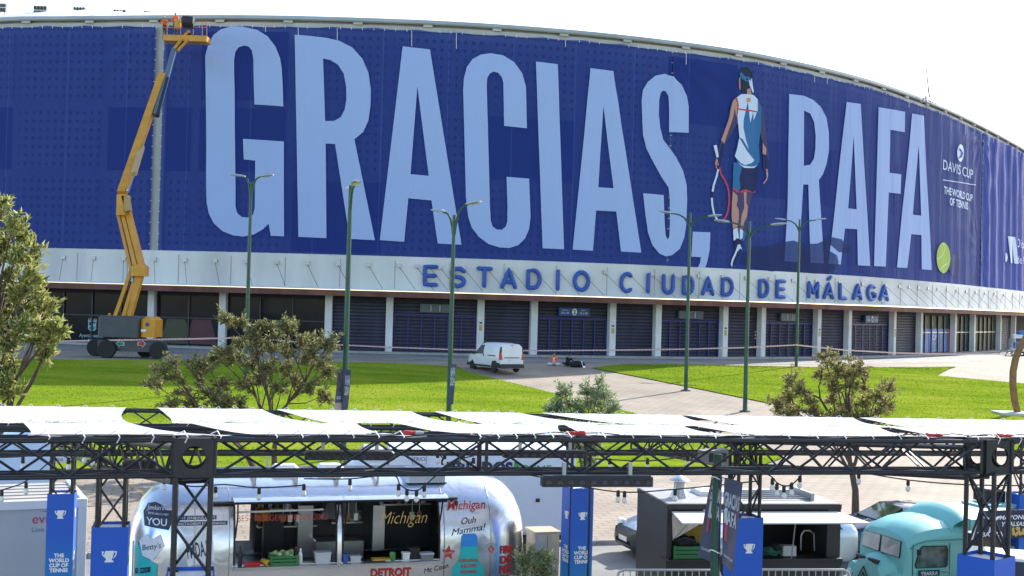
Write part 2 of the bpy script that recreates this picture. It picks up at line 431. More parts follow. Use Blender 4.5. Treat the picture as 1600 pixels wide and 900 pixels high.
dark_glass = M('dark_glazing', (.010, .014, .020), .10, var=.5, scale=.4, spec=.16)
rows = [(10.1, 15.6), (16.2, 21.2), (21.8, 27.2)]
k = 0; s = 3.0
while s < SR - 8:
    for r_, (z0, z1) in enumerate(rows):
        dark = (k % 3 == 0 and r_ == 1) or (k % 4 == 2 and r_ == 1) or (k % 5 == 3 and r_ == 2) or (k % 7 == 4 and r_ == 0)
        if dark: strip(s + .25, s + 7.2, [(.03, z0), (.03, z1)], 'upper_window', dark_glass, step=2, smooth=False)
        else: strip(s + .25, s + 7.2, [(0, z0), (.07, z0 + .02), (.07, z1 - .02), (0, z1)], 'cladding_panel', dots, step=1.8, uvs=True, smooth=False)
    s += 7.6; k += 1
# fascia above the arcade, with panels, canopy and brown edge
strip(SL, SR, [(-.1, Z_BB + .02), (.75, Z_BB + .02), (.8, 9.6), (.8, Z_FB), (.2, Z_FB)], 'fascia', wall_m)
for s in np.arange(4, SR - 2, 4.2):
    MB().path([wp(s, .815, 9.58), wp(s, .815, Z_FB + .1)], .018, 4).build('fascia_joint', M('joint_sealant', (.25, .24, .22), .9), ST, SO)
strip(SL, SR, [(.3, 7.32), (1.9, 7.30), (2.45, 7.28), (2.45, 7.2), (.3, 7.24)], 'canopy_sheet', M('white_canopy', (.68, .70, .72), .5, var=.08))
strip(SL, SR, [(.2, 7.18), (2.42, 7.16), (2.42, 6.72), (.2, 6.78)], 'canopy_edge', M('rusty_canopy_edge', (.15, .06, .042), .75, var=.35, scale=.9, stretch=(1, 1, .15)))
stay_m = M('stay_cable', (.06, .06, .065), .5)
for px in list(range(60, 700, 47)) + list(range(651, 1376, 36)):
    s = sx(px, 425)
    sy = tag(MB().hexa([wp(s + a, o, z) for z in (9.02, 9.32) for a, o in ((-.16, .81), (.16, .81), (.16, .93), (-.16, .93))]).build('stay_bracket', steel_grey, ST, SO))
    MB().path([wp(s, .9, 9.1), wp(s + float(np.interp(px, [60, 650, 1400, 1600], [.5, 1.3, 1.3, .6])), 2.4, 7.34)], .018, 4).build('stay_cable', stay_m, sy, SO)
for px in range(1392, 1600, 15):
    s = sx(px, 450)
    sy = MB().hexa([wp(s + a, o, z) for z in (9.02, 9.32) for a, o in ((-.16, .81), (.16, .81), (.16, .93), (-.16, .93))]).build('stay_bracket', steel_grey, ST, SO)
    MB().path([wp(s, .9, 9.1), wp(s + float(np.interp(px, [60, 650, 1400, 1600], [.5, 1.3, 1.3, .6])), 2.4, 7.34)], .018, 4).build('stay_cable', stay_m, sy, SO)
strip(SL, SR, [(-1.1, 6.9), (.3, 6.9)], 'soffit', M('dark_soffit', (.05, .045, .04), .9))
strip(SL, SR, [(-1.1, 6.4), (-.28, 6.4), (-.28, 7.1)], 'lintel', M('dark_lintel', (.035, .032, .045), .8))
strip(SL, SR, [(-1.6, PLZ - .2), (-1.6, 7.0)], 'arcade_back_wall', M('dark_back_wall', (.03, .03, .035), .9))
strip(SL, SR, [(1.0, PLZ - .1), (1.0, PLZ + .17), (-1.6, PLZ + .18)], 'plinth_step', M('plinth_stone', (.36, .35, .33), .85, var=.15))
# columns
COLS = [-75, 45, 237, 348, 513, 608, 750, 833, 955, 1026, 1130, 1189, 1276, 1324, 1394, 1436, 1489, 1519, 1560, 1583]
col_m = M('white_column', (.70, .70, .68), .7, var=.1, scale=.8)
for x in COLS:
    s = sx(x, 520); a = .27
    p = [wp(s + i, o, PLZ + .17) for i, o in ((-a, -.25), (a, -.25), (a, .3), (-a, .3))]
    c = MB().hexa(p + [Vector((q.x, q.y, 6.86)) for q in p]).build('column', col_m, ST, SO)
    if x in (750, 955, 1130, 1276, 1394):
        MB().hexa([wp(s + i, o, z) for z in (4.3, 4.75) for i, o in ((-.12, .302), (.12, .302), (.12, .33), (-.12, .33))]).build('notice', M('yellowed_notice', (.5, .4, .16), .7), c, SO)
        MB().hexa([wp(s + i, o, z) for z in (4.85, 4.97) for i, o in ((-.1, .302), (.1, .302), (.1, .33), (-.1, .33))]).build('notice', black_plastic, c, SO)
shut_m = M('dark_roller_shutter', (.032, .031, .058), .55, metal=.1, var=.4, scale=.7, stretch=(1, 1, .3))
gate_m = M('navy_gate_frame', (.015, .018, .16), .45, var=.1)
sign_m = M('navy_sign', (.02, .06, .22), .45, var=.08)
sign_grey = M('faded_sign_box', (.10, .13, .15), .5)
white_print = M('white_print', (.8, .8, .8), .6, var=0)
frame_m = M('dark_window_frame', (.018, .018, .022), .4)
def bay_pts(i): return sx(COLS[i], 520) + .3, sx(COLS[i + 1], 520) - .3
def shutter(a, b, off=-.35):
    m = MB(); z = PLZ + .18; pr = []
    while z < 6.55: pr += [(off, z), (off + .05, z + .05), (off + .05, z + .2), (off, z + .25)]; z += .27
    P = [[wp(s, o, zz) for o, zz in pr] for s in (a, b)]
    return m.grid(P).build('roller_shutter', shut_m, ST, SO)
kinds = ['glass', 'glass', 'poster0', 'glass', 'shut', 'gate', 'shut', 'gate2', 'shut', 'gate', 'shut', 'gate', 'shut', 'gate6', 'shut', 'poster', 'glassR', 'glassR', 'shut']
for i, kd in enumerate(kinds):
    a, b = bay_pts(i)
    if kd.startswith('gate') or kd == 'shut':
        sh = shutter(a, b)
    if kd.startswith('gate'):
        for q in range(7):
            s = a + .1 + (b - a - .2) * q / 6
            MB().hexa([wp(s + i_, o, z) for z in (PLZ + .18, 5.35) for i_, o in ((-.05, -.29), (.05, -.29), (.05, -.2), (-.05, -.2))]).build('gate_post', gate_m, ST, SO)
        P = [wp(s_, o, z) for z in (5.36, 5.48) for s_, o in ((a, -.29), (b, -.29), (b, -.2), (a, -.2))]
        MB().hexa(P).build('gate_rail', gate_m, ST, SO)
        mid = (a + b) / 2 + (.1 if kd[-1] in '26' else 0); hw = 1.3 if kd[-1] in '26' else 1.2
        sb = MB().hexa([wp(s_, o, z) for z in (5.62, 6.28) for s_, o in ((mid - hw, -.28), (mid + hw, -.28), (mid + hw, -.02), (mid - hw, -.02))]).build('gate_sign', sign_m if kd[-1] in '26' else sign_grey, ST, SO)
        if kd[-1] in '26':
            fn = lambda u, v, mid=mid: wp(mid + u, .0, 5.95 + v)
            c = MB(); c.add([fn(.22 * math.cos(t), .28 * math.sin(t)) for t in np.linspace(0, 6.283, 16, endpoint=False)], [tuple(range(16))])
            c.build('number_disc', white_print, sb, SO)
            text_on(kd[-1], lambda u, v, mid=mid: wp(mid + u, .02, 5.95 + v), .34, 0, -.17, black_plastic, sb, org=SO, bold=.02)
            for u in (-.78, .78):
                text_on('PUERTA', fn, .1, u, .08, white_print, sb, org=SO); text_on('21 y 22' if u > 0 else '19 y 20', fn, .16, u, -.16, white_print, sb, org=SO, bold=.02)
        else:
            for u in (-.35, .35):
                MB().hexa([wp(mid + u + e, o, z) for z in (5.7, 6.2) for e, o in ((-.02, -.019), (.02, -.019), (.02, .0), (-.02, .0))]).build('sign_tube', white_print, sb, SO)
    if kd.startswith(('glass', 'poster')):
        nm = max(2, int(round((b - a) / (2.3 if i < 6 else 1.9))))
        for q in range(nm):
            p, r_ = a + (b - a) * q / nm, a + (b - a) * (q + 1) / nm
            gm = dark_glass if i < 6 else M('green_glazing', (.035, .06, .06), .35, var=.6, scale=.3, spec=.03)
            pane = MB().hexa([wp(s_, o, z) for z in (PLZ + .2, 6.42) for s_, o in ((p + .05, -.4), (r_ - .05, -.4), (r_ - .05, -.34), (p + .05, -.34))]).build('window_pane', gm, ST, SO)
            MB().hexa([wp(p + e, o, z) for z in (PLZ + .18, 6.5) for e, o in ((-.06, -.33), (.06, -.33), (.06, -.2), (-.06, -.2))]).build('mullion', frame_m, ST, SO)
        MB().hexa([wp(s_, o, z) for z in (4.62, 4.72) for s_, o in ((a, -.325), (b, -.325), (b, -.22), (a, -.22))]).build('transom', frame_m if i < 6 else steel_grey, ST, SO)
    if kd == 'poster':
        def blot(name, u0, u1, z0, z1, mat, o=-.30): return MB().hexa([wp(s_, o_, z) for z in (z0, z1) for s_, o_ in ((u0, o - .02), (u1, o - .02), (u1, o), (u0, o))]).build(name, mat, ST, SO)
        for q in range(3):
            p, r_ = a + (b - a) * q / 3, a + (b - a) * (q + 1) / 3
            ps = blot('poster', p + .07, r_ - .07, PLZ + .25, 5.05, M('poster_blue', (.02, .12, .36), .5, var=.5, scale=.6))
            if q == 2:
                MB().add([wp(r_ - .08, -.29, 5.0), wp(r_ - .6, -.29, 5.0), wp(r_ - .25, -.29, 3.6), wp(r_ - .5, -.29, PLZ + .3), wp(r_ - .08, -.29, PLZ + .3)], [(0, 1, 2, 3, 4)]).build('poster_print', M('poster_pink', (.6, .06, .12), .5), ps, SO)
            if q == 0:
                pv = [wp(p + .1 + 1.1 * math.sin(t), -.29, PLZ + .3 + 1.5 * math.cos(t)) for t in np.linspace(0, 1.57, 9)]
                MB().add([wp(p + .1, -.29, PLZ + .3)] + pv, [tuple(range(10))]).build('poster_print', M('poster_purple', (.16, .06, .3), .5), ps, SO)
            if q == 1:
                mid = (p + r_) / 2
                text_on('CUP', lambda u, v: wp(mid + u, -.285, v), .5, 0, 3.9, white_print, ps, org=SO, bold=.03)
                text_on('MALAGA', lambda u, v: wp(mid + u, -.285, v), .14, 0, 3.4, white_print, ps, org=SO)
                text_on('2024', lambda u, v: wp(mid + u, -.285, v), .14, 0, 3.1, white_print, ps, org=SO)
    if kd == 'poster0':
        for u in (.3, .7):
            mid = a + (b - a) * u; mm = M('faded_poster_green', (.045, .05, .02), .5) if u < .5 else M('faded_poster_red', (.07, .015, .025), .5)
            MB().hexa([wp(s_, o, z) for z, k_ in ((PLZ + .3, 1.35), (4.55, .75)) for s_, o in ((mid - k_, -.335), (mid + k_, -.335), (mid + k_, -.32), (mid - k_, -.32))]).build('window_print', mm, ST, SO)
# town crest and lettering on the left glazing
crest_m = M('pale_teal_print', (.30, .52, .58), .5, var=0)
def crest(px, py, k):
    s, z = p2w(px, py); f_ = lambda u, v: wp(s + u * k, -.32, z + v * k)
    c = MB(); c.add([f_(*q) for q in ((-.55, .5), (.55, .5), (.55, -.5), (.3, -.72), (0, -.8), (-.3, -.72), (-.55, -.5))], [tuple(range(7))])
    e = c.build('crest', crest_m, ST, SO)
    f2 = lambda u, v: wp(s + u * k, -.31, z + v * k)
    MB().add([f2(*q) for q in ((-.42, .4), (.42, .4), (.42, .15), (.1, .3), (-.1, .05), (-.42, -.1))], [tuple(range(6))]).build('crest_print', dark_glass, e, SO)
    MB().add([f2(*q) for q in ((-.42, -.3), (-.1, -.1), (.2, -.25), (.42, -.15), (.42, -.45), (0, -.65), (-.42, -.5))], [tuple(range(7))]).build('crest_print', M('deep_teal_print', (.05, .2, .26), .5), e, SO)
    for q in range(5):
        u = -.5 + q * .25; MB().add([f_(u - .08, .58), f_(u + .08, .58), f_(u + .05, .75), f_(u, .95), f_(u - .05, .75)], [(0, 1, 2, 3, 4)]).build('crown_point', crest_m, e, SO)
    MB().add([f_(-.62, .53), f_(.62, .53), f_(.62, .6), f_(-.62, .6)], [(0, 1, 2, 3)]).build('crown_band', crest_m, e, SO)
    return e
crest(141, 508, .62)
s_, z_ = p2w(139, 527); text_on('Ayuntamiento', lambda u, v: wp(s_ + u, -.32, z_ + v), .3, 0, 0, crest_m, ST, org=SO, width=2.0)
text_on('de Málaga', lambda u, v: wp(s_ + u, -.32, z_ - .42 + v), .3, 0, 0, crest_m, ST, org=SO, width=1.4)
crest(431, 512, .62)
# raised letters ESTADIO CIUDAD DE MALAGA
arc = lambda cx, cy, rx, ry, a, b, n=10: [(cx + rx * math.cos(R(t)), cy + ry * math.sin(R(t))) for t in np.linspace(a, b, n)]
GL = {
 'E': [[(1, 1), (0, 1), (0, 0), (1, 0)], [(0, .5), (.88, .5)]],
 'S': [arc(.5, .74, .5, .26, 20, 230, 12) + arc(.5, .26, .5, .26, 80, -160, 14)],
 'T': [[(0, 1), (1, 1)], [(.5, 1), (.5, 0)]],
 'A': [[(0, 0), (.5, 1), (1, 0)], [(.2, .3), (.8, .3)]],
 'D': [[(0, 0), (0, 1), (.45, 1)] + arc(.45, .5, .55, .5, 80, -80, 9) + [(.45, 0), (0, 0)]],
 'I': [[(.5, 0), (.5, 1)]],
 'O': [arc(.5, .5, .5, .5, 90, 450, 22)],
 'C': [arc(.52, .5, .52, .5, 50, 310, 16)],
 'U': [[(0, 1), (0, .35)] + arc(.5, .35, .5, .35, 190, 350, 10) + [(1, .35), (1, 1)]],
 'M': [[(0, 0), (0, 1), (.5, .3), (1, 1), (1, 0)]],
 'L': [[(0, 1), (0, 0), (1, 0)]],
 'G': [arc(.52, .5, .52, .5, 50, 340, 16) + [(1, .45), (.6, .45)]],
}
def zb(l, k, o): return [(c, o[0] + a / k, o[1] + b / k, o[0] + d / k, o[1] + e / k) for c, a, b, d, e in l]
LT = zb([('E', 88, 80, 190, 232), ('S', 268, 92, 372, 242), ('T', 440, 92, 548, 243), ('A', 598, 98, 710, 250), ('D', 770, 105, 870, 253), ('I', 953, 110, 1002, 260), ('O', 1077, 117, 1190, 267), ('C', 1385, 128, 1480, 275), ('I', 1549, 133, 1599, 279)], 4.324, (640, 395))
LT += [('U', 1025.5, 427.5, 1044.5, 461), ('D', 1056.5, 429, 1074.5, 462), ('A', 1085.5, 430.5, 1105, 463), ('D', 1115.5, 432, 1134, 464), ('D', 1172.5, 434.5, 1188, 466), ('E', 1199.5, 436, 1214, 467), ('M', 1248.5, 438.5, 1265, 467.5), ('A', 1272.5, 440, 1288, 468.5), ('L', 1297, 441, 1309, 469), ('A', 1318, 442, 1332, 470), ('G', 1340, 443, 1354, 471), ('A', 1359.5, 443.5, 1373, 471.5)]
let_m = M('blue_letter_paint', (.026, .085, .36), .45, var=.08)
for j, (c, x0, y0, x1, y1) in enumerate(LT):
    m = MB(); (sa, z1), (sb_, z0) = p2w(x0, y0), p2w(x1, y1)
    r_ = .165 if j > 8 else .165; sa += r_; sb_ -= r_; z0 += r_; z1 -= r_
    if c == 'I': sa = sb_ = (sa + sb_) / 2
    strokes = GL[c] + ([[(.45, 1.3), (.75, 1.5)]] if j == 16 else [])
    for st in strokes:
        pts = [(sa + (sb_ - sa) * u, z0 + (z1 - z0) * v) for u, v in st]
        d0 = Vector(pts[1]) - Vector(pts[0]); d1 = Vector(pts[-1]) - Vector(pts[-2]); d0.normalize(); d1.normalize()
        e0 = Vector(pts[0]) - d0 * r_ * .75; e1 = Vector(pts[-1]) + d1 * r_ * .75
        pts = [tuple(e0)] + pts + [tuple(e1)]
        fine = []
        for a, b in zip(pts[:-1], pts[1:]):
            k = max(1, int(math.dist(a, b) / .25)) if len(pts) < 9 else 1
            fine += [(a[0] + (b[0] - a[0]) * q / k, a[1] + (b[1] - a[1]) * q / k) for q in range(k)]
        fine.append(pts[-1])
        m.path([wp(u, .98, v) for u, v in fine], [r_ * .45] + [r_] * (len(fine) - 2) + [r_ * .45], 10)
    ob = m.build('letter', let_m, ST, SO, smooth=True, angle=50); ob['label'] = 'raised blue letter ' + c

# ---------------------------------------------------------------- banners
def fabric(name, col, tr, seam=True, wr=.35):
    m = bpy.data.materials.new(name); m.use_nodes = True; t = m.node_tree; b = t.nodes['Principled BSDF']
    b.inputs['Roughness'].default_value = .75; b.inputs['Specular IOR Level'].default_value = .25; b.inputs['Base Color'].default_value = (*col, 1)
    uv = N(t, 'ShaderNodeUVMap'); mp = N(t, 'ShaderNodeMapping'); mp.inputs['Scale'].default_value = (.55, .07, 1); t.links.new(uv.outputs[0], mp.inputs[0])
    n = N(t, 'ShaderNodeTexNoise'); n.inputs['Scale'].default_value = 1.6; n.inputs['Detail'].default_value = 3; n.inputs['Distortion'].default_value = .6; t.links.new(mp.outputs[0], n.inputs['Vector'])
    bp = N(t, 'ShaderNodeBump'); bp.inputs['Strength'].default_value = wr; bp.inputs['Distance'].default_value = .35; t.links.new(n.outputs[0], bp.inputs['Height']); t.links.new(bp.outputs[0], b.inputs['Normal'])
    if seam:
        sp = N(t, 'ShaderNodeSeparateXYZ'); t.links.new(uv.outputs[0], sp.inputs[0])
        md = N(t, 'ShaderNodeMath', operation='MODULO'); t.links.new(sp.outputs[0], md.inputs[0]); md.inputs[1].default_value = 5.05
        lt = N(t, 'ShaderNodeMath', operation='LESS_THAN'); t.links.new(md.outputs[0], lt.inputs[0]); lt.inputs[1].default_value = .07
        mx = N(t, 'ShaderNodeMix', data_type='RGBA'); t.links.new(lt.outputs[0], mx.inputs[0]); mx.inputs[6].default_value = (*col, 1); mx.inputs[7].default_value = (*[min(1, c * 1.35 + .015) for c in col], 1)
        t.links.new(mx.outputs[2], b.inputs['Base Color'])
    tp = N(t, 'ShaderNodeBsdfTransparent'); tp.inputs[0].default_value = (.72, .8, 1, 1); ms = N(t, 'ShaderNodeMixShader'); ms.inputs[0].default_value = 1 - tr
    t.links.new(tp.outputs[0], ms.inputs[1]); t.links.new(b.outputs[0], ms.inputs[2]); t.links.new(ms.outputs[0], t.nodes['Material Output'].inputs[0])
    MATS[name] = m; return m
ban_m = fabric('blue_mesh_fabric', (.018, .042, .235), .22)
ban_r = fabric('blue_mesh_fabric_wrinkled', (.03, .06, .30), .05, wr=.55)
ltr_m = fabric('light_blue_print', (.42, .545, .86), .14, seam=False)
WR = [(sx(1040, 250), 27.4, .085, 6.5), (sx(243, 250), 27.2, .07, 8), (sx(256, 250), 27.2, .05, 4), (sx(1525, 250), 27.0, .08, 6), (sx(1525, 250), 14.0, .05, 4), (sx(700, 250), 9.9, .02, 4), (sx(1165, 250), 27.2, .05, 3.5), (sx(243, 250), 9.8, .06, 7)]
def disp(s, z):
    d = .022 * (math.sin(s * 2.1 + z * .17) + .6 * math.sin(s * .9 - z * .28)); 
    for sc_, zc_, am_, fo_ in WR:
        dx, dz = s - sc_, zc_ - z; r_ = math.hypot(dx, dz)
        if r_ < fo_ * 3: d += am_ * math.sin(math.atan2(dx, abs(dz)) * 15 + sc_) * math.exp(-r_ / fo_) * min(1, r_ / .8)
    if s > S4: d += .09 * math.sin(s * 1.7 + .12 * z) + .06 * math.sin(s * .8 + z * .9) * max(0, (z - 18) / 10)
    return d
S4 = sx(1526, 250)
def banner(px0, px1, label, mat, wav=.03, off=.62):
    s0, s1 = sx(px0, 250), sx(px1, 250); n = max(6, int((s1 - s0) / .27)); nz = 52; P = []; uv = []
    top = (wp((s0 + s1) / 2, off, Z_BB))
    o = Vector((top.x, top.y, Z_BB)); q = random.Random(int(px0) + 5)
    ph = [q.uniform(0, 6) for _ in range(6)]
    for i in range(n + 1):
        s = s0 + (s1 - s0) * i / n; row = []
        for j in range(nz + 1):
            v = j / nz; zt = Z_BT - .03 - .10 * abs(math.sin(s * .95)) - .05 * math.sin(s * .37 + ph[0]); z = Z_BB + .04 + (zt - Z_BB) * v
            dd = disp(s, z)
            row.append(wp(s, off + dd, z)); uv.append((s, z))
        P.append(row)
    b = MB().grid(P).build('banner', mat, None, o, smooth=True, uv=uv)
    tag(b, label, 'banner', 'blue fabric banners hung on the stadium'); 
    # eyelet ties along the edges
    ty = M('white_tie', (.8, .8, .8), .6, var=0)
    m = MB()
    for s in np.arange(s0 + .3, s1, .85):
        for z, h in ((Z_BB - .06, .12), (Z_BT - .18, .22)):
            if rnd.random() < .8: m.tube(wp(s, off + .06, z), wp(s + rnd.uniform(-.04, .04), off + .06, z + h), .022, 4)
    for z in np.arange(Z_BB + .5, Z_BT, .85):
        for e in (s0, s1): m.tube(wp(e - .06, off + .05, z), wp(e + .08, off + .05, z + .02), .02, 4)
    t = m.build('tie', ty, b, o); t['kind'] = 'stuff'
    for k in range(int((s1 - s0) / 5)):    # loose cord ends
        if rnd.random() < .7:
            s = rnd.uniform(s0 + 1, s1 - 1); MB().tube(wp(s, off + .1, Z_BT - .1), wp(s + .03, off + .1, Z_BT - rnd.uniform(.5, 1.6)), .025, 4).build('cord_end', ty, b, o)
    return b, o
b1, o1 = banner(-75, 243, 'dark blue plain banner left of the tall yellow boom lift arm', ban_m)
b2, o2 = banner(256, 1040, 'vast blue banner printed GRACIAS in pale capital letters', ban_m)
b3, o3 = banner(1041, 1525, 'blue banner printed RAFA beside a tennis player seen from behind', ban_m, .025)
b4, o4 = banner(1526, 1604, 'creased blue banner with a white provincial logo at the far curve', ban_r, .07, .68)
strip(sx(241, 250) - .1, sx(258, 250) + .1, [(.02, Z_BB), (.35, Z_BB), (.35, 27.5), (.02, 27.5)], 'steel_upright', M('grey_upright', (.42, .42, .40), .7, var=.1, stretch=(1, 1, .2)), step=.3, smooth=False)
POFF = .70
def pr(polys, mat, parent, org, name='print', off=POFF, conv=None):
    W = [[p2w(*(conv(*q) if conv else q)) for q in p] for p in polys]
    us = [u for u, v in W[0]]; cuts = list(np.arange(min(us) + .35, max(us), .35))
    vs, fs = poly_flat(W, cuts, list(np.arange(min(v for u, v in W[0]) + .6, max(v for u, v in W[0]), .6)))
    return MB().add([wp(u, off + disp(u, v), v) for u, v in vs], fs).build(name, mat, parent, org, uv=vs)
def zc(ox, oy, k): return lambda a, b: (ox + a / k, oy + b / k)
A_, B_, C_, F_ = zc(300, 30, 2.5), zc(580, 60, 2.647), zc(820, 80, 2.571), zc(1190, 130, 2.903)
G = [(364,346),(362,270),(358,200),(352,160),(335,115),(305,75),(265,50),(215,38),(165,36),(125,48),(95,70),(75,105),(65,150),(64,185),(67,300),(68,600),(70,720),(78,760),(98,800),(130,830),(170,846),(210,851),(250,843),(285,823),(308,801),(316,848),(367,850),(366,482),(210,472),(213,552),(256,556),(254,740),(248,765),(230,777),(205,775),(188,760),(181,735),(180,500),(176,165),(180,135),(192,117),(212,110),(230,113),(243,128),(249,160),(253,338)]
RR = [[(408,68),(470,73),(530,80),(580,92),(630,118),(668,160),(692,215),(701,280),(700,340),(692,400),(672,445),(638,474),(717,865),(620,860),(563,492),(527,490),(530,857),(422,852)], [(517,160),(545,166),(575,185),(597,220),(606,270),(607,320),(600,360),(585,388),(560,402),(525,403)]]
A1 = [[(131,40),(242,53),(370,855),(273,850),(248,673),(154,664),(137,843),(38,836)], [(191,205),(237,572),(163,565)]]
CC = [(636,376),(543,367),(540,190),(533,165),(518,148),(500,144),(485,152),(475,170),(473,200),(486,700),(489,755),(497,780),(515,793),(535,793),(550,780),(556,760),(557,700),(553,576),(645,583),(651,740),(645,790),(628,830),(600,857),(565,868),(525,866),(480,852),(440,822),(412,785),(397,740),(388,660),(377,220),(380,170),(392,125),(415,92),(450,73),(490,68),(540,77),(585,105),(617,150),(632,205),(634,280)]
I_ = [(36,48),(123,58),(147,797),(62,793)]
A2 = [[(252,74),(341,86),(452,810),(371,806),(353,646),(274,642),(261,803),(181,798)], [(302,225),(342,553),(283,549)]]
S_ = [(641,331),(562,329),(562,230),(560,185),(550,165),(540,163),(530,172),(524,200),(523,260),(528,310),(540,360),(562,390),(590,430),(618,485),(632,540),(634,600),(630,700),(622,750),(605,795),(575,820),(550,825),(525,815),(495,780),(478,730),(468,660),(459,573),(541,580),(545,690),(549,740),(557,760),(564,745),(566,690),(565,590),(560,550),(530,505),(500,450),(472,395),(458,340),(455,280),(454,200),(459,160),(478,128),(510,103),(545,96),(580,108),(612,140),(632,185),(640,230)]
CM = [(656,726),(725,729),(722,800),(712,850),(700,883),(672,880),(685,850),(688,828),(650,826)]
for nm, p, cv, b_, o_ in (('G', [G], A_, b2, o2), ('R', RR, A_, b2, o2), ('A', A1, B_, b2, o2), ('C', [CC], B_, b2, o2), ('I', [I_], C_, b2, o2), ('A', A2, C_, b2, o2), ('S', [S_], C_, b2, o2), ('comma', [CM], C_, b3, o3),
    ('R', [[(96,53),(160,60),(205,80),(240,110),(265,160),(275,230),(275,310),(265,370),(250,415),(231,442),(254,818),(192,814),(183,462),(161,461),(140,812),(76,808),(88,560)], [(163,128),(190,142),(208,180),(216,240),(215,300),(208,345),(190,372),(163,377)]], F_, b3, o3),
    ('A', [[(355,89),(419,97),(460,829),(407,826),(404,663),(349,660),(330,822),(273,818)], [(387,240),(402,573),(362,569)]], F_, b3, o3),
    ('F', [[(500,112),(620,132),(619,224),(553,214),(550,408),(604,415),(600,503),(547,497),(532,832),(480,829)]], F_, b3, o3),
    ('A', [[(653,140),(706,150),(740,847),(695,844),(694,689),(648,685),(629,838),(581,835)], [(681,280),(693,602),(656,597)]], F_, b3, o3)):
    ob = pr(p, ltr_m, b_, o_, 'printed_letter', conv=cv); ob['label'] = 'pale blue printed ' + (nm if nm == 'comma' else 'letter ' + nm)
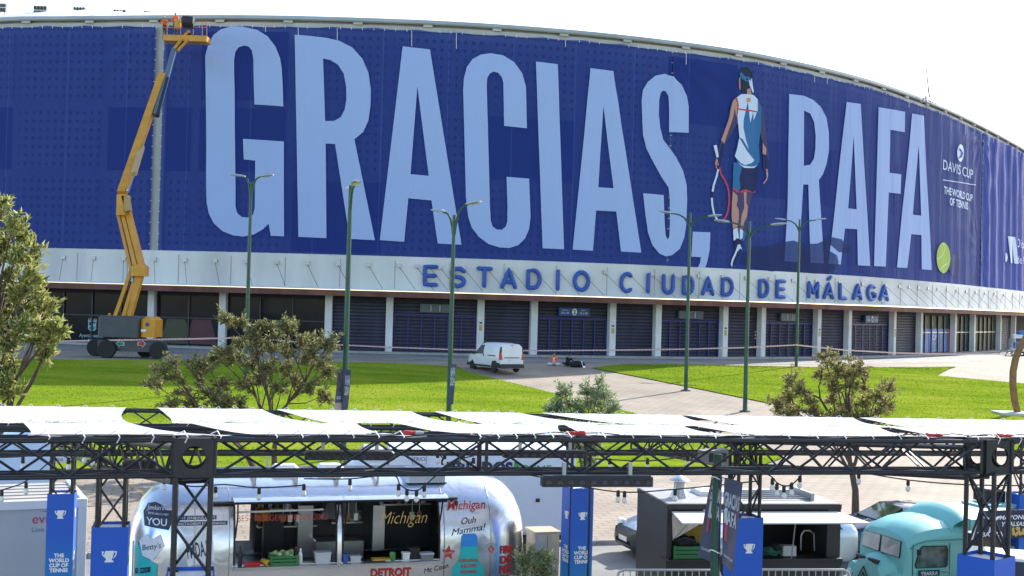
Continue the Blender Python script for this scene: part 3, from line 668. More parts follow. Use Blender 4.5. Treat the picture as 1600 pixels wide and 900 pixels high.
# printed tennis player, seen from behind
def pm_(n, c): return fabric('print_' + n, c, .04, seam=False)
skin, skin2, navyp, tealp, whitep, redp, hairp = pm_('skin', (.52, .28, .22)), pm_('skin_shade', (.07, .06, .14)), pm_('navy', (.018, .026, .10)), pm_('teal', (.04, .16, .36)), pm_('white', (.62, .70, .86)), pm_('red', (.55, .06, .08)), pm_('hair', (.02, .03, .055))
shp = fabric('print_shadow', (.03, .045, .16), .05, seam=False)
D_, E_ = zc(1085, 95, 5.294), zc(1085, 255, 5.294)
PL = [(D_, skin2, [(300,310),(335,285),(470,330),(515,400),(540,600),(560,780),(550,900),(520,900),(515,700),(470,480),(330,480),(215,690),(170,820),(165,900),(130,900),(150,760),(180,660),(230,500),(250,400),(270,330)], .0),
 (D_, skin, [(255,400),(275,335),(295,318),(310,345),(312,420),(295,470),(285,400),(270,480),(235,590),(205,690),(178,665),(215,560),(240,480)], .012),
 (D_, skin, [(512,685),(540,730),(540,785),(512,775)], .012), (E_, skin, [(530,20),(550,45),(558,100),(550,140),(522,178),(518,172),(545,125),(540,70)], .0),
 (D_, skin, [(135,810),(148,830),(150,895),(132,895),(125,850)], .012), (E_, skin, [(125,0),(155,0),(150,45),(135,38)], .012),
 (D_, navyp, [(178,690),(205,695),(185,800),(170,870),(150,900),(135,880),(160,800)], .013), (D_, navyp, [(520,785),(548,785),(560,860),(552,900),(530,900)], .013),
 (D_, hairp, [(330,80),(350,62),(390,60),(420,80),(432,120),(428,150),(425,180),(410,240),(385,262),(345,262),(328,240),(322,200),(325,120)], .0),
 (D_, skin, [(385,245),(412,235),(420,285),(385,285)], .006), (D_, skin, [(318,160),(328,140),(330,255),(320,235)], .012),
 (D_, tealp, [(325,95),(333,92),(360,130),(428,155),(425,185),(370,178),(335,150),(325,125)], .013), (D_, whitep, [(400,165),(425,158),(428,200),(440,270),(428,272),(408,215)], .018),
 (D_, tealp, [(300,310),(335,285),(400,283),(440,292),(472,325),(500,400),(500,560),(480,700),(488,830),(470,875),(430,888),(350,880),(310,850),(282,790),(300,730),(318,640),(310,520),(302,440),(315,400)], .02),
 (D_, whitep, [(300,312),(335,286),(400,284),(440,293),(470,326),(472,420),(440,500),(438,425),(412,520),(400,420),(390,345),(372,430),(355,500),(352,560),(372,660),(398,740),(345,655),(320,640),(308,520),(303,450),(316,400)], .028),
 (D_, whitep, [(318,645),(345,690),(380,750),(445,828),(425,850),(370,868),(330,850),(285,795),(302,740)], .03), (D_, whitep, [(310,850),(350,872),(430,882),(470,870),(440,892),(360,892)], .032),
 (D_, redp, [(312,402),(400,412),(470,425),(468,435),(400,425),(312,414)], .036), (D_, redp, [(290,310),(305,318),(318,380),(308,450),(296,480),(306,420),(308,360)], .036),
 (D_, pm_('flag', (.75, .45, .1)), [(380,320),(412,320),(412,346),(380,346)], .036), (D_, redp, [(380,320),(412,320),(412,327),(380,327)], .04), (D_, redp, [(380,340),(412,340),(412,346),(380,346)], .04),
 (E_, navyp, [(275,0),(330,10),(480,20),(478,100),(455,235),(440,245),(370,225),(320,245),(268,215)], .012), (E_, tealp, [(275,0),(310,0),(345,30),(320,130),(330,200),(318,240),(268,212)], .016),
 (E_, redp, [(268,208),(310,232),(320,248),(300,246),(268,225)], .02), (E_, redp, [(325,235),(372,220),(440,245),(455,228),(452,248),(380,240),(325,250)], .02),
 (E_, skin2, [(270,240),(440,245),(415,330),(395,420),(370,550),(330,560),(270,550),(260,420)], .004),
 (E_, skin, [(270,235),(305,270),(308,310),(298,350),(318,390),(318,460),(305,530),(272,545),(260,440),(262,340)], .01), (E_, skin, [(358,240),(382,240),(378,330),(392,360),(385,440),(362,490),(345,550),(330,530),(340,430),(362,370)], .01),
 (E_, redp, [(272,545),(305,528),(306,538),(273,555)], .014), (E_, redp, [(328,535),(352,550),(350,560),(326,546)], .014),
 (E_, whitep, [(272,552),(305,536),(320,620),(300,640),(277,640)], .016), (E_, whitep, [(327,545),(352,560),(348,620),(326,638)], .016), (E_, tealp, [(308,540),(326,545),(324,622),(318,622)], .015), (E_, tealp, [(352,560),(378,572),(360,640),(345,645)], .015),
 (E_, navyp, [(280,650),(300,622),(335,635),(350,660),(345,720),(310,780),(290,840),(265,865),(252,845),(262,800),(290,730)], .018),
 (E_, whitep, [(310,675),(328,672),(345,720),(330,705),(305,735),(272,815),(265,862),(254,840),(262,800),(290,735)], .022),
 (D_, whitep, [(112,708),(140,703),(155,800),(138,810)], .02)]
for cv, mt, p, e in PL: pr([p], mt, b3, o3, 'player_print', POFF + .02 + e, cv)
def ringp(pts, wd, mat, cv, nm='player_print', off=.05):
    pp = [p2w(*cv(*q)) for q in pts]; L_, R__ = [], []
    for i, p in enumerate(pp):
        d = Vector(pp[min(i + 1, len(pp) - 1)]) - Vector(pp[max(0, i - 1)]); d.normalize(); n_ = Vector((-d.y, d.x)) * wd
        L_.append(Vector(p) + n_); R__.append(Vector(p) - n_)
    m = MB().grid([[wp(a.x, POFF + off + disp(a.x, a.y), a.y), wp(b.x, POFF + off + disp(b.x, b.y), b.y)] for a, b in zip(L_, R__)])
    return m.build(nm, mat, b3, o3, uv=[tuple(q) for a, b in zip(L_, R__) for q in (a, b)])
ringp([(160,45),(175,100),(200,140),(225,190),(238,250),(240,330),(230,400),(210,450),(190,475)], .09, redp, E_)
ringp([(150,55),(135,120),(112,190),(104,240)], .09, whitep, E_); ringp([(104,240),(98,290)], .1, navyp, E_); ringp([(98,290),(102,350),(115,420),(140,470),(162,482)], .09, whitep, E_); ringp([(160,482),(185,478),(200,460)], .09, navyp, E_)
pr([[(1148,412),(1152,398),(1168,386),(1190,384),(1217,378),(1230,376),(1243,381),(1266,381),(1277,376),(1290,371),(1305,374),(1312,383),(1322,387),(1318,395),(1300,394),(1287,383),(1285,392),(1297,399),(1300,410),(1296,422),(1284,428),(1230,427),(1192,424)]], fabric('print_shadow_thin', (.03, .045, .13), .42, seam=False), b3, o3, 'printed_shadow', POFF + .03)
ball = [F_(794 + 30 * math.cos(t), 792 + 70 * math.sin(t)) for t in np.linspace(0, 6.283, 28, endpoint=False)]
pr([[F_(842 + 26 * math.cos(t), 825 + 48 * math.sin(t)) for t in np.linspace(0, 6.283, 20, endpoint=False)]], shp, b3, o3, 'printed_shadow', POFF + .01)
pr([ball], pm_('tennis_ball', (.42, .56, .10)), b3, o3, 'printed_ball', POFF + .02)
seamp = pm_('ball_seam', (.75, .8, .55))
ringp([(790,724),(800,750),(792,775),(772,795),(765,800)], .05, seamp, F_, 'ball_seam'); ringp([(775,848),(790,830),(812,818),(823,790)], .05, seamp, F_, 'ball_seam')
# sponsor lettering
def wtxt(body, px, py, hpx, mat, b_, o_, wpx=None, **kw):
    s, z = p2w(px, py); k = math.hypot(*wxy(s)) / F; ca = 1
    w = None
    if wpx: w = sx(px + wpx / 2, py) - sx(px - wpx / 2, py)
    return text_on(body, lambda u, v: wp(s + u, POFF + disp(s + u, z + v), z + v), hpx * k, 0, 0, mat, b_, org=o_, width=w, **kw)
lp = pm_('pale_lettering', (.66, .74, .92))
wtxt('DAVIS CUP', 1488.5, 273, 15, lp, b3, o3, 47); wtxt('THE WORLD CUP', 1488.5, 309, 11, lp, b3, o3, 44, bold=.02); wtxt('OF TENNIS', 1488.5, 324, 11, lp, b3, o3, 29, bold=.02)
Q_ = zc(1440, 200, 3.4625)
pr([[(80,280),(257,307),(257,311),(80,284)]], lp, b3, o3, 'printed_line', conv=Q_)
pr([[(175 + 19 * math.cos(t), 137 + 47 * math.sin(t)) for t in np.linspace(0, 6.283, 24, endpoint=False)]], lp, b3, o3, 'printed_logo', conv=Q_)
pr([[(160,112),(176,115),(190,138),(184,160),(160,168),(172,150),(175,135)]], pm_('logo_blue', (.03, .06, .34)), b3, o3, 'printed_logo', POFF + .015, conv=Q_)
lq = lp
for p in ([(434,586),(450,588),(457,732),(443,730)], [(457,588),(471,590),(482,735),(468,733)], [(425 + 8 * math.cos(t), 700 + 26 * math.sin(t)) for t in np.linspace(0, 6.283, 14, endpoint=False)]):
    pr([p], lq, b4, o4, 'printed_logo', .78, conv=Q_)
def wtxt4(body, px, py, h, wpx):
    s, z = p2w(px, py); k = math.hypot(*wxy(s)) / F
    text_on(body, lambda u, v: wp(min(SMAX - 1, s + u), .78 + disp(s + u, z + v), z + v), h * k, 0, 0, lq, b4, org=o4, align='l', width=wpx)
wtxt4('Diputación', 1581, 386, 13, 9.5); wtxt4('de Málaga', 1581, 411, 12, 9.0)

# forecourt paving strip (shaded grey slabs along the wall)
pv = strip(SL, sx(1560), [(.9, PLZ + .012), (9, PLZ + .012)], 'forecourt', stone_paving, None, org=(0, 0, 0), step=2); tag(pv, kind='structure')

# ---------------------------------------------------------------- things on the rim
FLD = None
fl_m = M('floodlight_housing', (.02, .022, .028), .4, var=.1)
for i, (x, y, wd) in enumerate(((4, 13, 12), (63, 17, 21), (124, 19, 19), (187, 23, 20), (233, 25, 18))):
    Yd = 116; p = at(x, y, Yd); b = at(x, y + 9, Yd); hw = wd * Yd / F / 2
    f = thing('floodlight', ['floodlight bank at the outer left end of the roof ridge', 'black floodlight bank, second from the roof\'s left end', 'floodlight bank with slanted struts in mid roof', 'black floodlight bank third from the boom lift basket\'s roof side', 'low floodlight bank on the roof beside the lift basket'][i], 'floodlight', (p.x, p.y, b.z - .1), 0, 'floodlights on the stadium roof')
    og = (p.x, p.y, b.z - .1)
    for q in range(2):
        z0 = p.z - .35 + q * .42
        for n_ in range(4):
            a = p.x - hw + n_ * hw / 2
            MB().hexa([(a + .04, Yd - .1, z0), (a + hw / 2 - .04, Yd - .1, z0), (a + hw / 2 - .04, Yd + .25, z0 + .05), (a + .04, Yd + .25, z0 + .05), (a + .04, Yd - .16, z0 + .36), (a + hw / 2 - .04, Yd - .16, z0 + .36), (a + hw / 2 - .04, Yd + .2, z0 + .36), (a + .04, Yd + .2, z0 + .36)]).build('lamp', fl_m, f, og)
    MB().tube((p.x - hw * .6, Yd, b.z - .1), (p.x - hw * .6, Yd, p.z), .05).tube((p.x + hw * .6, Yd, b.z - .1), (p.x + hw * .6, Yd, p.z), .05).tube((p.x - hw, Yd, p.z), (p.x + hw, Yd, p.z), .05).build('support', steel_grey, f, og)
Ya = 128; an = at(1448, 155, Ya)
am = thing('antenna_mast', 'thin antenna mast with wire cage base on the stadium rim', 'antenna', an)
MB().tube(at(1452, 152, Ya), at(1446, 95, Ya), .08, 5, .05).build('mast', M('mast_grey', (.12, .12, .13), .5), am, an)
cg = MB()
rr_ = random.Random(4)
for k in range(14): cg.tube(at(1437 + rr_.uniform(0, 22), 160, Ya), at(1442 + rr_.uniform(0, 12), 145 + rr_.uniform(0, 7), Ya + rr_.uniform(-.5, .5)), .03, 4)
cg.tube(at(1453, 147, Ya), at(1463, 163, Ya), .03, 4)
cg.build('wire_cage', steel_grey, am, an)
# ================================================================ lamp posts
def lamp_post(px, ybase, ytop, label, arms, arm_px, ground=None, slant=(0, 0)):
    b = gp(px, ybase); Y = b.y; h = at(px + (ybase - ytop) * .027, ytop, Y).z - b.z
    t = thing('lamp_post', label, 'lamp post', b, 0, 'green lamp posts on the lawn and forecourt')
    r_ = .12
    m = MB().path([(0, 0, 0), (0, 0, .5), (0, 0, h * .5), (0, 0, h)], [r_ * 1.05, r_ * 1.0, r_ * .85, r_ * .6], 10); m.lathe((0, 0, -.05), [(.3, 0), (.3, .09), (.14, .12)], 10)
    pole = m.build('pole', green_post, t, smooth=True)
    MB().box((-.07, -r_ - .02, .5), (.07, -r_ + .03, .95)).build('access_door', M('door_green', (.01, .055, .035), .4), pole)
    for k, (dx, dy, up_) in enumerate(arms):
        L = math.hypot(dx, dy); z0 = h - .85
        P = [(dx * f, dy * f, z0 + g_ * up_) for f, g_ in ((0.03, 0), (.12, .35), (.3, .75), (.55, 1.0), (.8, 1.08), (1, 1.1))]
        a = MB().path(P, [.07, .065, .055, .05, .045, .04], 7).build('arm', green_post, t, smooth=True)
        e = Vector(P[-1]); d = Vector((dx, dy, 0)).normalized(); n_ = Vector((-d.y, d.x, 0))
        sh = []
        for s_, w_, tk in ((-.1, .07, .06), (.1, .15, .09), (.45, .17, .08), (.72, .10, .04)):
            c = e + d * s_ + Vector((0, 0, .03 + s_ * .12)); sh.append([c - n_ * w_, c - n_ * w_ * .6 + Vector((0, 0, tk)), c + n_ * w_ * .6 + Vector((0, 0, tk)), c + n_ * w_, c - Vector((0, 0, .035))])
        hm = MB(); vs_ = [p for q in sh for p in q]; hm.add(vs_, [(i * 5 + j, i * 5 + (j + 1) % 5, i * 5 + 5 + (j + 1) % 5, i * 5 + 5 + j) for i in range(3) for j in range(5)] + [(4, 3, 2, 1, 0), (15, 16, 17, 18, 19)])
        hd = hm.build('lamp_head', M('lamp_head_grey', (.45, .46, .46), .4, metal=.3), t, smooth=True)
        c = e + d * .3; MB().add([c + d * .3 - n_ * .1 + Vector((0, 0, .04)), c + d * .3 + n_ * .1 + Vector((0, 0, .04)), c - d * .15 + n_ * .12 - Vector((0, 0, .012)), c - d * .15 - n_ * .12 - Vector((0, 0, .012))], [(0, 1, 2, 3)]).build('lens', M('lamp_lens', (.6, .6, .55), .2), hd)
    return t, b, h
lamp_post(383, 609, 284, 'twin arm green lamp post rising behind the sparse twin shrub trees', [(-.45, .1, 1), (.5, -.1, 1.0)], 1)
tA, bA, hA = lamp_post(535, 741, 290, 'tall green lamp post with a dark poster and flag on its lower pole', [(.25, -.9, .7), (-.15, .9, .7)], 1)
tB, bB, hB = lamp_post(700, 690, 336, 'twin arm green lamp post with one navy flag beside the white van', [(.6, -.5, 1.15), (-.5, .5, .9)], 1)
lamp_post(1071.5, 610.5, 332, 'twin arm green lamp post standing at the edge of the ramp path', [(-1.15, .2, .7), (1.15, -.2, .55)], 1)
lamp_post(1164, 643, 346, 'twin arm green lamp post on the right lawn in front of the player banner', [(-1.15, .15, .7), (1.2, -.15, .6)], 1)
lamp_post(1244, 574, 343, 'twin arm green lamp post holding the barrier tape by the forecourt', [(-1.1, .1, .7), (1.2, -.1, .75)], 1)
# flags on lamp posts
navy_flag = M('navy_flag', (.06, .07, .13), .7, var=.15, scale=3)
flag_text = M('flag_print_grey', (.42, .45, .5), .7, var=.2, scale=6)
def quad_panel(c, d=Vector((0, 0.012, 0))): return MB().prism(c, d)
def flag(label, cs, Y, text, twist=0, prints=()):
    P = [at(x, y, Y + dy) for x, y, dy in cs]; o = (P[0] + P[1] + P[2] + P[3]) / 4; o.z = min(p.z for p in P)
    g_ = []
    for i in range(9):
        v = i / 8; l = P[0].lerp(P[3], v); r_ = P[1].lerp(P[2], v); row = []
        for j in range(7):
            u = j / 6; q = l.lerp(r_, u); q.y += .03 * math.sin(u * 5 + v * 4) ; row.append(q)
        g_.append(row)
    f = MB().grid(g_).build('flag', navy_flag, None, o, smooth=True); tag(f, label, 'flag', 'printed flags tied to posts')
    def fn(u, v): 
        l = P[0].lerp(P[3], 1 - v); r_ = P[1].lerp(P[2], 1 - v); q = l.lerp(r_, u); q.y += .03 * math.sin(u * 5 + (1 - v) * 4) - .012; return q
    for kind, a, b, c, d, mt in prints:
        if kind == 'q': MB().grid([[fn(a + (c - a) * i / 4, b + (d - b) * j / 4) for i in range(5)] for j in range(5)]).build('flag_print', mt, f, o)
    for (body, u0, u1, v0, v1) in text:
        vs, fs = text2d(body, bold=.035); W = max(v[0] for v in vs); 
        MB().add([fn(u0 + (u1 - u0) * x / W, v0 + (v1 - v0) * y) for x, y in vs], fs).build('flag_print', flag_text, f, o)
    return f
brown_p = M('sepia_photo_print', (.06, .035, .03), .6, var=.9, scale=2.5); pale_p = M('pale_poster_foot', (.42, .33, .31), .7); redpr = M('red_flag_print', (.45, .05, .04), .6)
flag('dark sepia poster with a pale foot on the tall lamp post', [(528, 577, 0), (536.5, 577, .15), (534.5, 640, .15), (522, 640, 0)], bA.y - .2, [('GRACIAS', .2, .8, .26, .34)], prints=[('q', .25, .45, .75, .95, brown_p), ('q', 0, .0, 1, .17, pale_p)])
flag('navy flag with stacked pale words on the tall lamp post', [(536.5, 577, .1), (549, 578, 0), (543.5, 639, 0), (535, 639, .1)], bA.y - .25, [('RAFA', .3, .95, .62, .86), ('2024', .25, .9, .36, .58)])
flag('narrow navy flag with stacked pale words on the post beside the white van', [(702.5, 569, .1), (713.5, 569, 0), (708, 632, 0), (700.5, 632, .1)], bB.y - .25, [('RAFA', .2, .95, .7, .92), ('2024', .2, .95, .48, .68)])

# ================================================================ boom lift
orange = M('lift_orange', (.60, .27, .018), .4, var=.12, scale=1.5); lift_rim = M('lift_rim', (.11, .11, .115), .5); lift_grey = M('lift_dark_grey', (.055, .062, .07), .45, var=.15)
BY = 82.0
def lp_(x, y, Y=BY): return at(x, y, Y)
b0 = gp(200, 559); BY = b0.y
BL = thing('boom_lift', 'tall orange articulated boom lift with dark grey turret raised to the stadium rim', 'boom lift', b0); BO = b0
def pbox(x0, y0, x1, y1, Ya, Yb, name, mat, par=BL, org=BO, e=.04):
    p = at(x0, y1, Ya); q = at(x1, y0, Ya); m = MB().bbox((p.x, Ya, p.z), (q.x, Yb, q.z), e); return m.build(name, mat, par, org)
def wheel(par, org, c, r_, w, axis='y', rim=None, n=20):
    ty = MB().lathe(c, [(r_ * .55, -w / 2), (r_ * .93, -w / 2), (r_, -w * .32), (r_, w * .32), (r_ * .93, w / 2), (r_ * .55, w / 2)], n, axis).build('tyre', rubber, par, org, smooth=True)
    MB().lathe(c, [(r_ * .12, -w * .42), (r_ * .3, -w * .36), (r_ * .5, -w * .40), (r_ * .58, -w * .46), (r_ * .58, w * .46), (r_ * .3, w * .3), (r_ * .1, w * .36)], 14, axis).build('rim', rim or lift_grey, ty, org, smooth=True)
    return ty
for x, y, dY in ((167, 547.5, -1.0), (248, 547, -1.0), (150, 547, 1.2), (228, 546, 1.2)):
    c = at(x, y, BY + dY); c.z = gz(c.x, c.y) + .56; wheel(BL, BO, c, .58, .42, 'y', lift_rim)
ch = pbox(152, 533, 250, 548, BY - .75, BY + 1.0, 'chassis', lift_grey)
for c0, pts, mt in ((186, 0, M('green_arrow', (.02, .28, .16), .5)), (220, 1, M('red_arrow', (.5, .02, .02), .5))):
    q = [(0, 5), (5, 0), (5, 2.5), (11, 2.5), (11, 7.5), (5, 7.5), (5, 10)]
    if pts: q = [(11 - a, b) for a, b in q]
    for k_, m_, e_ in ((1.2, white_print, .76), (1, mt, .775)):
        MB().add([at(c0 - 4 + (a - 5.5) * k_ + 5.5, 532 + (b - 5) * k_ + 5, BY - e_) for a, b in q], [tuple(range(7))]).build('arrow_sign', m_, ch, BO)
pbox(192, 526, 214, 534, BY - .5, BY + .6, 'slew_ring', black_metal)
pbox(152, 494.5, 218, 526, BY - 1.0, BY + 1.2, 'turret_cover', lift_grey, e=.12)
cw = pbox(218.3, 495.5, 241, 527, BY - 1.0, BY + 1.2, 'counterweight', orange, e=.2)
MB().lathe(at(230, 507, BY - 1.03), [(.09, -.01), (.13, 0), (.13, .03)], 12, 'y').build('maker_badge', M('badge_purple', (.1, .05, .2), .5), cw, BO)
pbox(220, 515, 228, 518, BY - 1.02, BY - .99, 'maker_plate', white_print, cw, BO, .003)
MB().lathe(at(171, 494, BY), [(.1, 0), (.1, .15), (.05, .2)], 8).build('beacon', M('amber_beacon', (.6, .35, .05), .3), BL, BO)
def beam(pts, Ys, wd, dp, name, mat, par=BL):
    P = [at(x, y, Y) for (x, y), Y in zip(pts, Ys)]; m = MB()
    for a, b in zip(P[:-1], P[1:]):
        d = (b - a).normalized(); s_ = Vector((0, 1, 0)); s_ = (s_ - d * s_.dot(d)).normalized(); n_ = d.cross(s_)
        q = [(-1, -1), (1, -1), (1, 1), (-1, 1)]
        m.hexa([a + n_ * i * wd / 2 + s_ * j * dp / 2 for i, j in q] + [b + n_ * i * wd / 2 + s_ * j * dp / 2 for i, j in q])
    return m.build(name, mat, par, BO)
beam([(180, 495), (205, 424)], [BY, BY + 1], .22, .3, 'riser_link', orange)
beam([(193, 495), (213, 428)], [BY, BY + 1], .2, .3, 'riser_link', orange)
beam([(201, 495), (219, 430)], [BY + .3, BY + 1], .42, .5, 'lower_riser', orange)
beam([(197, 490), (207, 440)], [BY + .6, BY + 1], .26, .26, 'riser_cylinder', black_metal)
beam([(206, 441), (209, 424)], [BY + .6, BY + 1], .14, .14, 'cylinder_rod', M('chrome_rod', (.7, .7, .72), .15, metal=1, var=0))
pbox(204, 413, 226, 431, BY + .4, BY + 1.6, 'knuckle', orange, e=.15)
beam([(206, 424), (185, 335)], [BY + 1, BY + 2], .2, .3, 'riser_link', orange)
beam([(213, 420), (192, 335)], [BY + .8, BY + 1.8], .24, .3, 'riser_link', orange)
beam([(222, 418), (200, 330)], [BY + 1, BY + 2], .34, .5, 'upper_riser', orange)
beam([(214, 415), (199, 345)], [BY + 1.3, BY + 2.2], .2, .2, 'riser_hose', black_metal)
pbox(181, 303, 195, 335.5, BY + 1.2, BY + 2.6, 'boom_pivot_box', orange, e=.06)
beam([(196, 306), (201, 330)], [BY + 1.5, BY + 1.5], .35, .6, 'pivot_plate', M('worn_ochre', (.42, .26, .1), .6))
BT = 96.0
beam([(190, 303), (254, 118)], [BY + 2, 92.5], .52, .5, 'main_boom', orange)
beam([(199, 300), (209, 270)], [BY + 1.8, 86.5], .16, .16, 'lift_cylinder', MATS['chrome_rod'])
beam([(209, 272), (222, 228)], [BY + 2, 87.5], .3, .3, 'cylinder_cover', M('worn_ochre2', (.45, .30, .14), .6))
beam([(243, 180), (272, 78)], [89.5, 94.5], .30, .35, 'telescope', M('telescope_steel', (.16, .2, .22), .35, metal=.5))
beam([(246, 182), (262, 122)], [89, 92], .2, .2, 'hose_track', black_metal)
beam([(249, 176), (275, 80)], [89.3, 94.3], .08, .08, 'hose', MATS['chrome_rod'])
beam([(270, 80), (295, 49)], [94.5, 95.5], .2, .3, 'jib', orange); beam([(277, 80), (300, 56)], [94.5, 95.3], .14, .25, 'jib', orange)
beam([(274, 76), (297, 52)], [94.7, 95.4], .25, .1, 'jib_cylinder', black_metal)
# basket
KA, KB = 95.0, 96.4
bk = pbox(254, 55.5, 323, 63, KA, KB, 'basket_floor', orange, e=.03)
rl = MB()
c4 = lambda y: [at(254, y, KA), at(323, y, KA), at(323, y, KB), at(254, y, KB)]
for y in (33, 43):
    q = c4(y)
    for i in range(4): rl = MB().tube(q[i], q[(i + 1) % 4], .035, 6).build('rail', M('rail_orange', (.5, .2, .05), .5), bk, BO)
for x in (254, 261, 282, 302, 316, 323):
    for Y in (KA, KB): MB().tube(at(x, 57, Y), at(x, 33, Y), .03, 6).build('rail_post', MATS['rail_orange'], bk, BO)
pbox(272, 29, 281, 43, KA - .25, KA + .2, 'control_box', orange, bk, BO, .05)
rollp = thing('banner_roll', 'black rolled bundle hanging over the lift basket rail', 'roll', at(294, 45, KA - .3)); ro = at(294, 45, KA - .3)
m = MB(); a, b = at(285, 33, KA - .35), at(303, 34, KA - .35); m.path([a, a.lerp(b, .1), a.lerp(b, .9), b], [.36, .42, .42, .36], 10); m.build('bundle', black_plastic, rollp, ro, smooth=True)
m = MB(); m.path([at(285.5, 41, KA - .2), at(302.5, 42, KA - .2)], .14, 8).build('loose_flap', M('charcoal_cloth', (.035, .035, .04), .8), rollp, ro, smooth=True)

# ================================================================ people
def person(label, org, J, mats, r=None, hat=None, group=None, extra=None):
    """J: joints in metres relative to org. one continuous skinned body, coloured by nearest bone"""
    RAD = dict(pelvis=.15, waist=.13, chest=.165, neck=.06, head=.0, shl=.075, shr=.075, ell=.05, elr=.05, wrl=.035, wrr=.035, hal=.035, har=.035, hpl=.1, hpr=.1, knl=.07, knr=.07, anl=.045, anr=.045, tol=.035, tor=.035)
    E_l = [('pelvis', 'waist'), ('waist', 'chest'), ('chest', 'neck'), ('chest', 'shl'), ('chest', 'shr'), ('shl', 'ell'), ('shr', 'elr'), ('ell', 'wrl'), ('elr', 'wrr'), ('wrl', 'hal'), ('wrr', 'har'), ('pelvis', 'hpl'), ('pelvis', 'hpr'), ('hpl', 'knl'), ('hpr', 'knr'), ('knl', 'anl'), ('knr', 'anr'), ('anl', 'tol'), ('anr', 'tor')]
    names = [k for k in RAD if k in J and k != 'head']; idx = {k: i for i, k in enumerate(names)}
    vs_ = [Vector(J[k]) for k in names]; rad = [RAD[k] for k in names]; es = [(idx[a], idx[b]) for a, b in E_l if a in idx and b in idx]
    for h_, w_ in (('hal', 'wrl'), ('har', 'wrr')):
        if h_ not in idx: continue
        d = (Vector(J[h_]) - Vector(J[w_])).normalized(); s_ = d.cross(Vector((0, 0, 1))); s_ = s_.normalized() if s_.length > .1 else Vector((1, 0, 0))
        for k in range(5):
            f = (k - 2) * .019; L = (.055, .075, .08, .075, .06)[k] if k else .05
            a = Vector(J[h_]) + s_ * f + d * (.03 if k else -.01); b = a + d * L + s_ * (f * .3 if k else -.03) + Vector((0, 0, -.015))
            vs_ += [a, b]; rad += [.011, .008]; es += [(idx[h_], len(vs_) - 2), (len(vs_) - 2, len(vs_) - 1)]
    me = bpy.data.meshes.new('person_skeleton'); me.from_pydata([tuple(v) for v in vs_], es, [])
    ob = bpy.data.objects.new('person', me); COL.objects.link(ob)
    md = ob.modifiers.new('skin', 'SKIN'); md.use_smooth_shade = True
    for i, d in enumerate(me.skin_vertices[0].data): d.radius = (rad[i], rad[i]); d.use_root = (i == 0)
    ob.modifiers.new('sub', 'SUBSURF').levels = 1
    dg = bpy.context.evaluated_depsgraph_get(); me2 = bpy.data.meshes.new_from_object(ob.evaluated_get(dg))
    ob.modifiers.clear(); ob.data = me2; bpy.data.meshes.remove(me)
    me2.materials.clear()
    for m_ in mats: me2.materials.append(m_)           # top, trousers, skin, shoes
    seg = [(('pelvis', 'waist'), 1), (('waist', 'chest'), 0), (('chest', 'neck'), 0), (('shl', 'ell'), 0), (('shr', 'elr'), 0), (('ell', 'wrl'), 0), (('elr', 'wrr'), 0), (('wrl', 'hal'), 2), (('wrr', 'har'), 2), (('hpl', 'knl'), 1), (('hpr', 'knr'), 1), (('knl', 'anl'), 1), (('knr', 'anr'), 1), (('anl', 'tol'), 3), (('anr', 'tor'), 3)]
    seg = [(Vector(J[a]), Vector(J[b]), m_) for (a, b), m_ in seg if a in J and b in J]
    for p in me2.polygons:
        c = p.center; best = 9; bi = 0
        for a, b, m_ in seg:
            ab = b - a; t = max(0, min(1, (c - a).dot(ab) / ab.length_squared)); dd = (a + ab * t - c).length
            if dd < best: best, bi = dd, m_
        if (c - Vector(J['neck'])).length < .09: bi = 2
        p.material_index = bi; p.use_smooth = True
    ob.location = org; tag(ob, label, 'person', group)
    # head with face and hair
    H = Vector(J['head']); hd = MB(); fd = Vector(J.get('face', (0, -1, 0))).normalized(); sd = fd.cross(Vector((0, 0, 1))).normalized(); u_ = Vector((0, 0, 1))
    vs2, fs2 = [], []
    for i in range(9):
        t = math.pi * i / 8
        for j in range(12):
            a = 2 * math.pi * j / 12; x, y, z = math.sin(t) * math.cos(a) * .075, math.sin(t) * math.sin(a) * .092, math.cos(t) * .118
            if z < -.03: x *= .86; y *= .9
            vs2.append(H + sd * x + fd * y + u_ * z)
    for i in range(8):
        for j in range(12): fs2.append((i * 12 + j, i * 12 + (j + 1) % 12, i * 12 + 12 + (j + 1) % 12, i * 12 + 12 + j))
    hd.add(vs2, fs2); hd.prism([H + fd * .088 + sd * .014, H + fd * .088 - sd * .014, H + fd * .085 + u_ * .035], fd * .02 - u_ * .012)
    for e in (-1, 1): blob(hd, H + sd * .078 * e - u_ * .005, .022, 3, 6, 4)
    hd.tube(H - u_ * .09 - fd * .01, Vector(J['neck']), .052, 8)
    h0 = hd.build('head', mats[2], ob, smooth=True)
    ey = MB()
    for e in (-1, 1): blob(ey, H + sd * .03 * e + fd * .08 + u_ * .012, .011, 1, 6, 4)
    ey.build('eye', M('eye_dark', (.03, .02, .015), .3), h0); MB().prism([H + fd * .083 - u_ * .055 + sd * .024, H + fd * .083 - u_ * .055 - sd * .024, H + fd * .083 - u_ * .063], fd * .006).build('mouth', M('lips', (.3, .1, .09), .5), h0)
    hv, hf = [], []
    for i in range(6):
        t = math.pi * i / 8.5
        for j in range(12):
            a = 2 * math.pi * j / 12; k = 1.1; y = math.sin(t) * math.sin(a)
            z = math.cos(t); low = .0 if y > .3 else 0
            hv.append(H + sd * math.sin(t) * math.cos(a) * .075 * k + fd * (y * .092 * k - .012) + u_ * (z * .118 * k + (.05 if (y > .45 and i > 3) else 0)))
    for i in range(5):
        for j in range(12): hf.append((i * 12 + j, i * 12 + (j + 1) % 12, i * 12 + 12 + (j + 1) % 12, i * 12 + 12 + j))
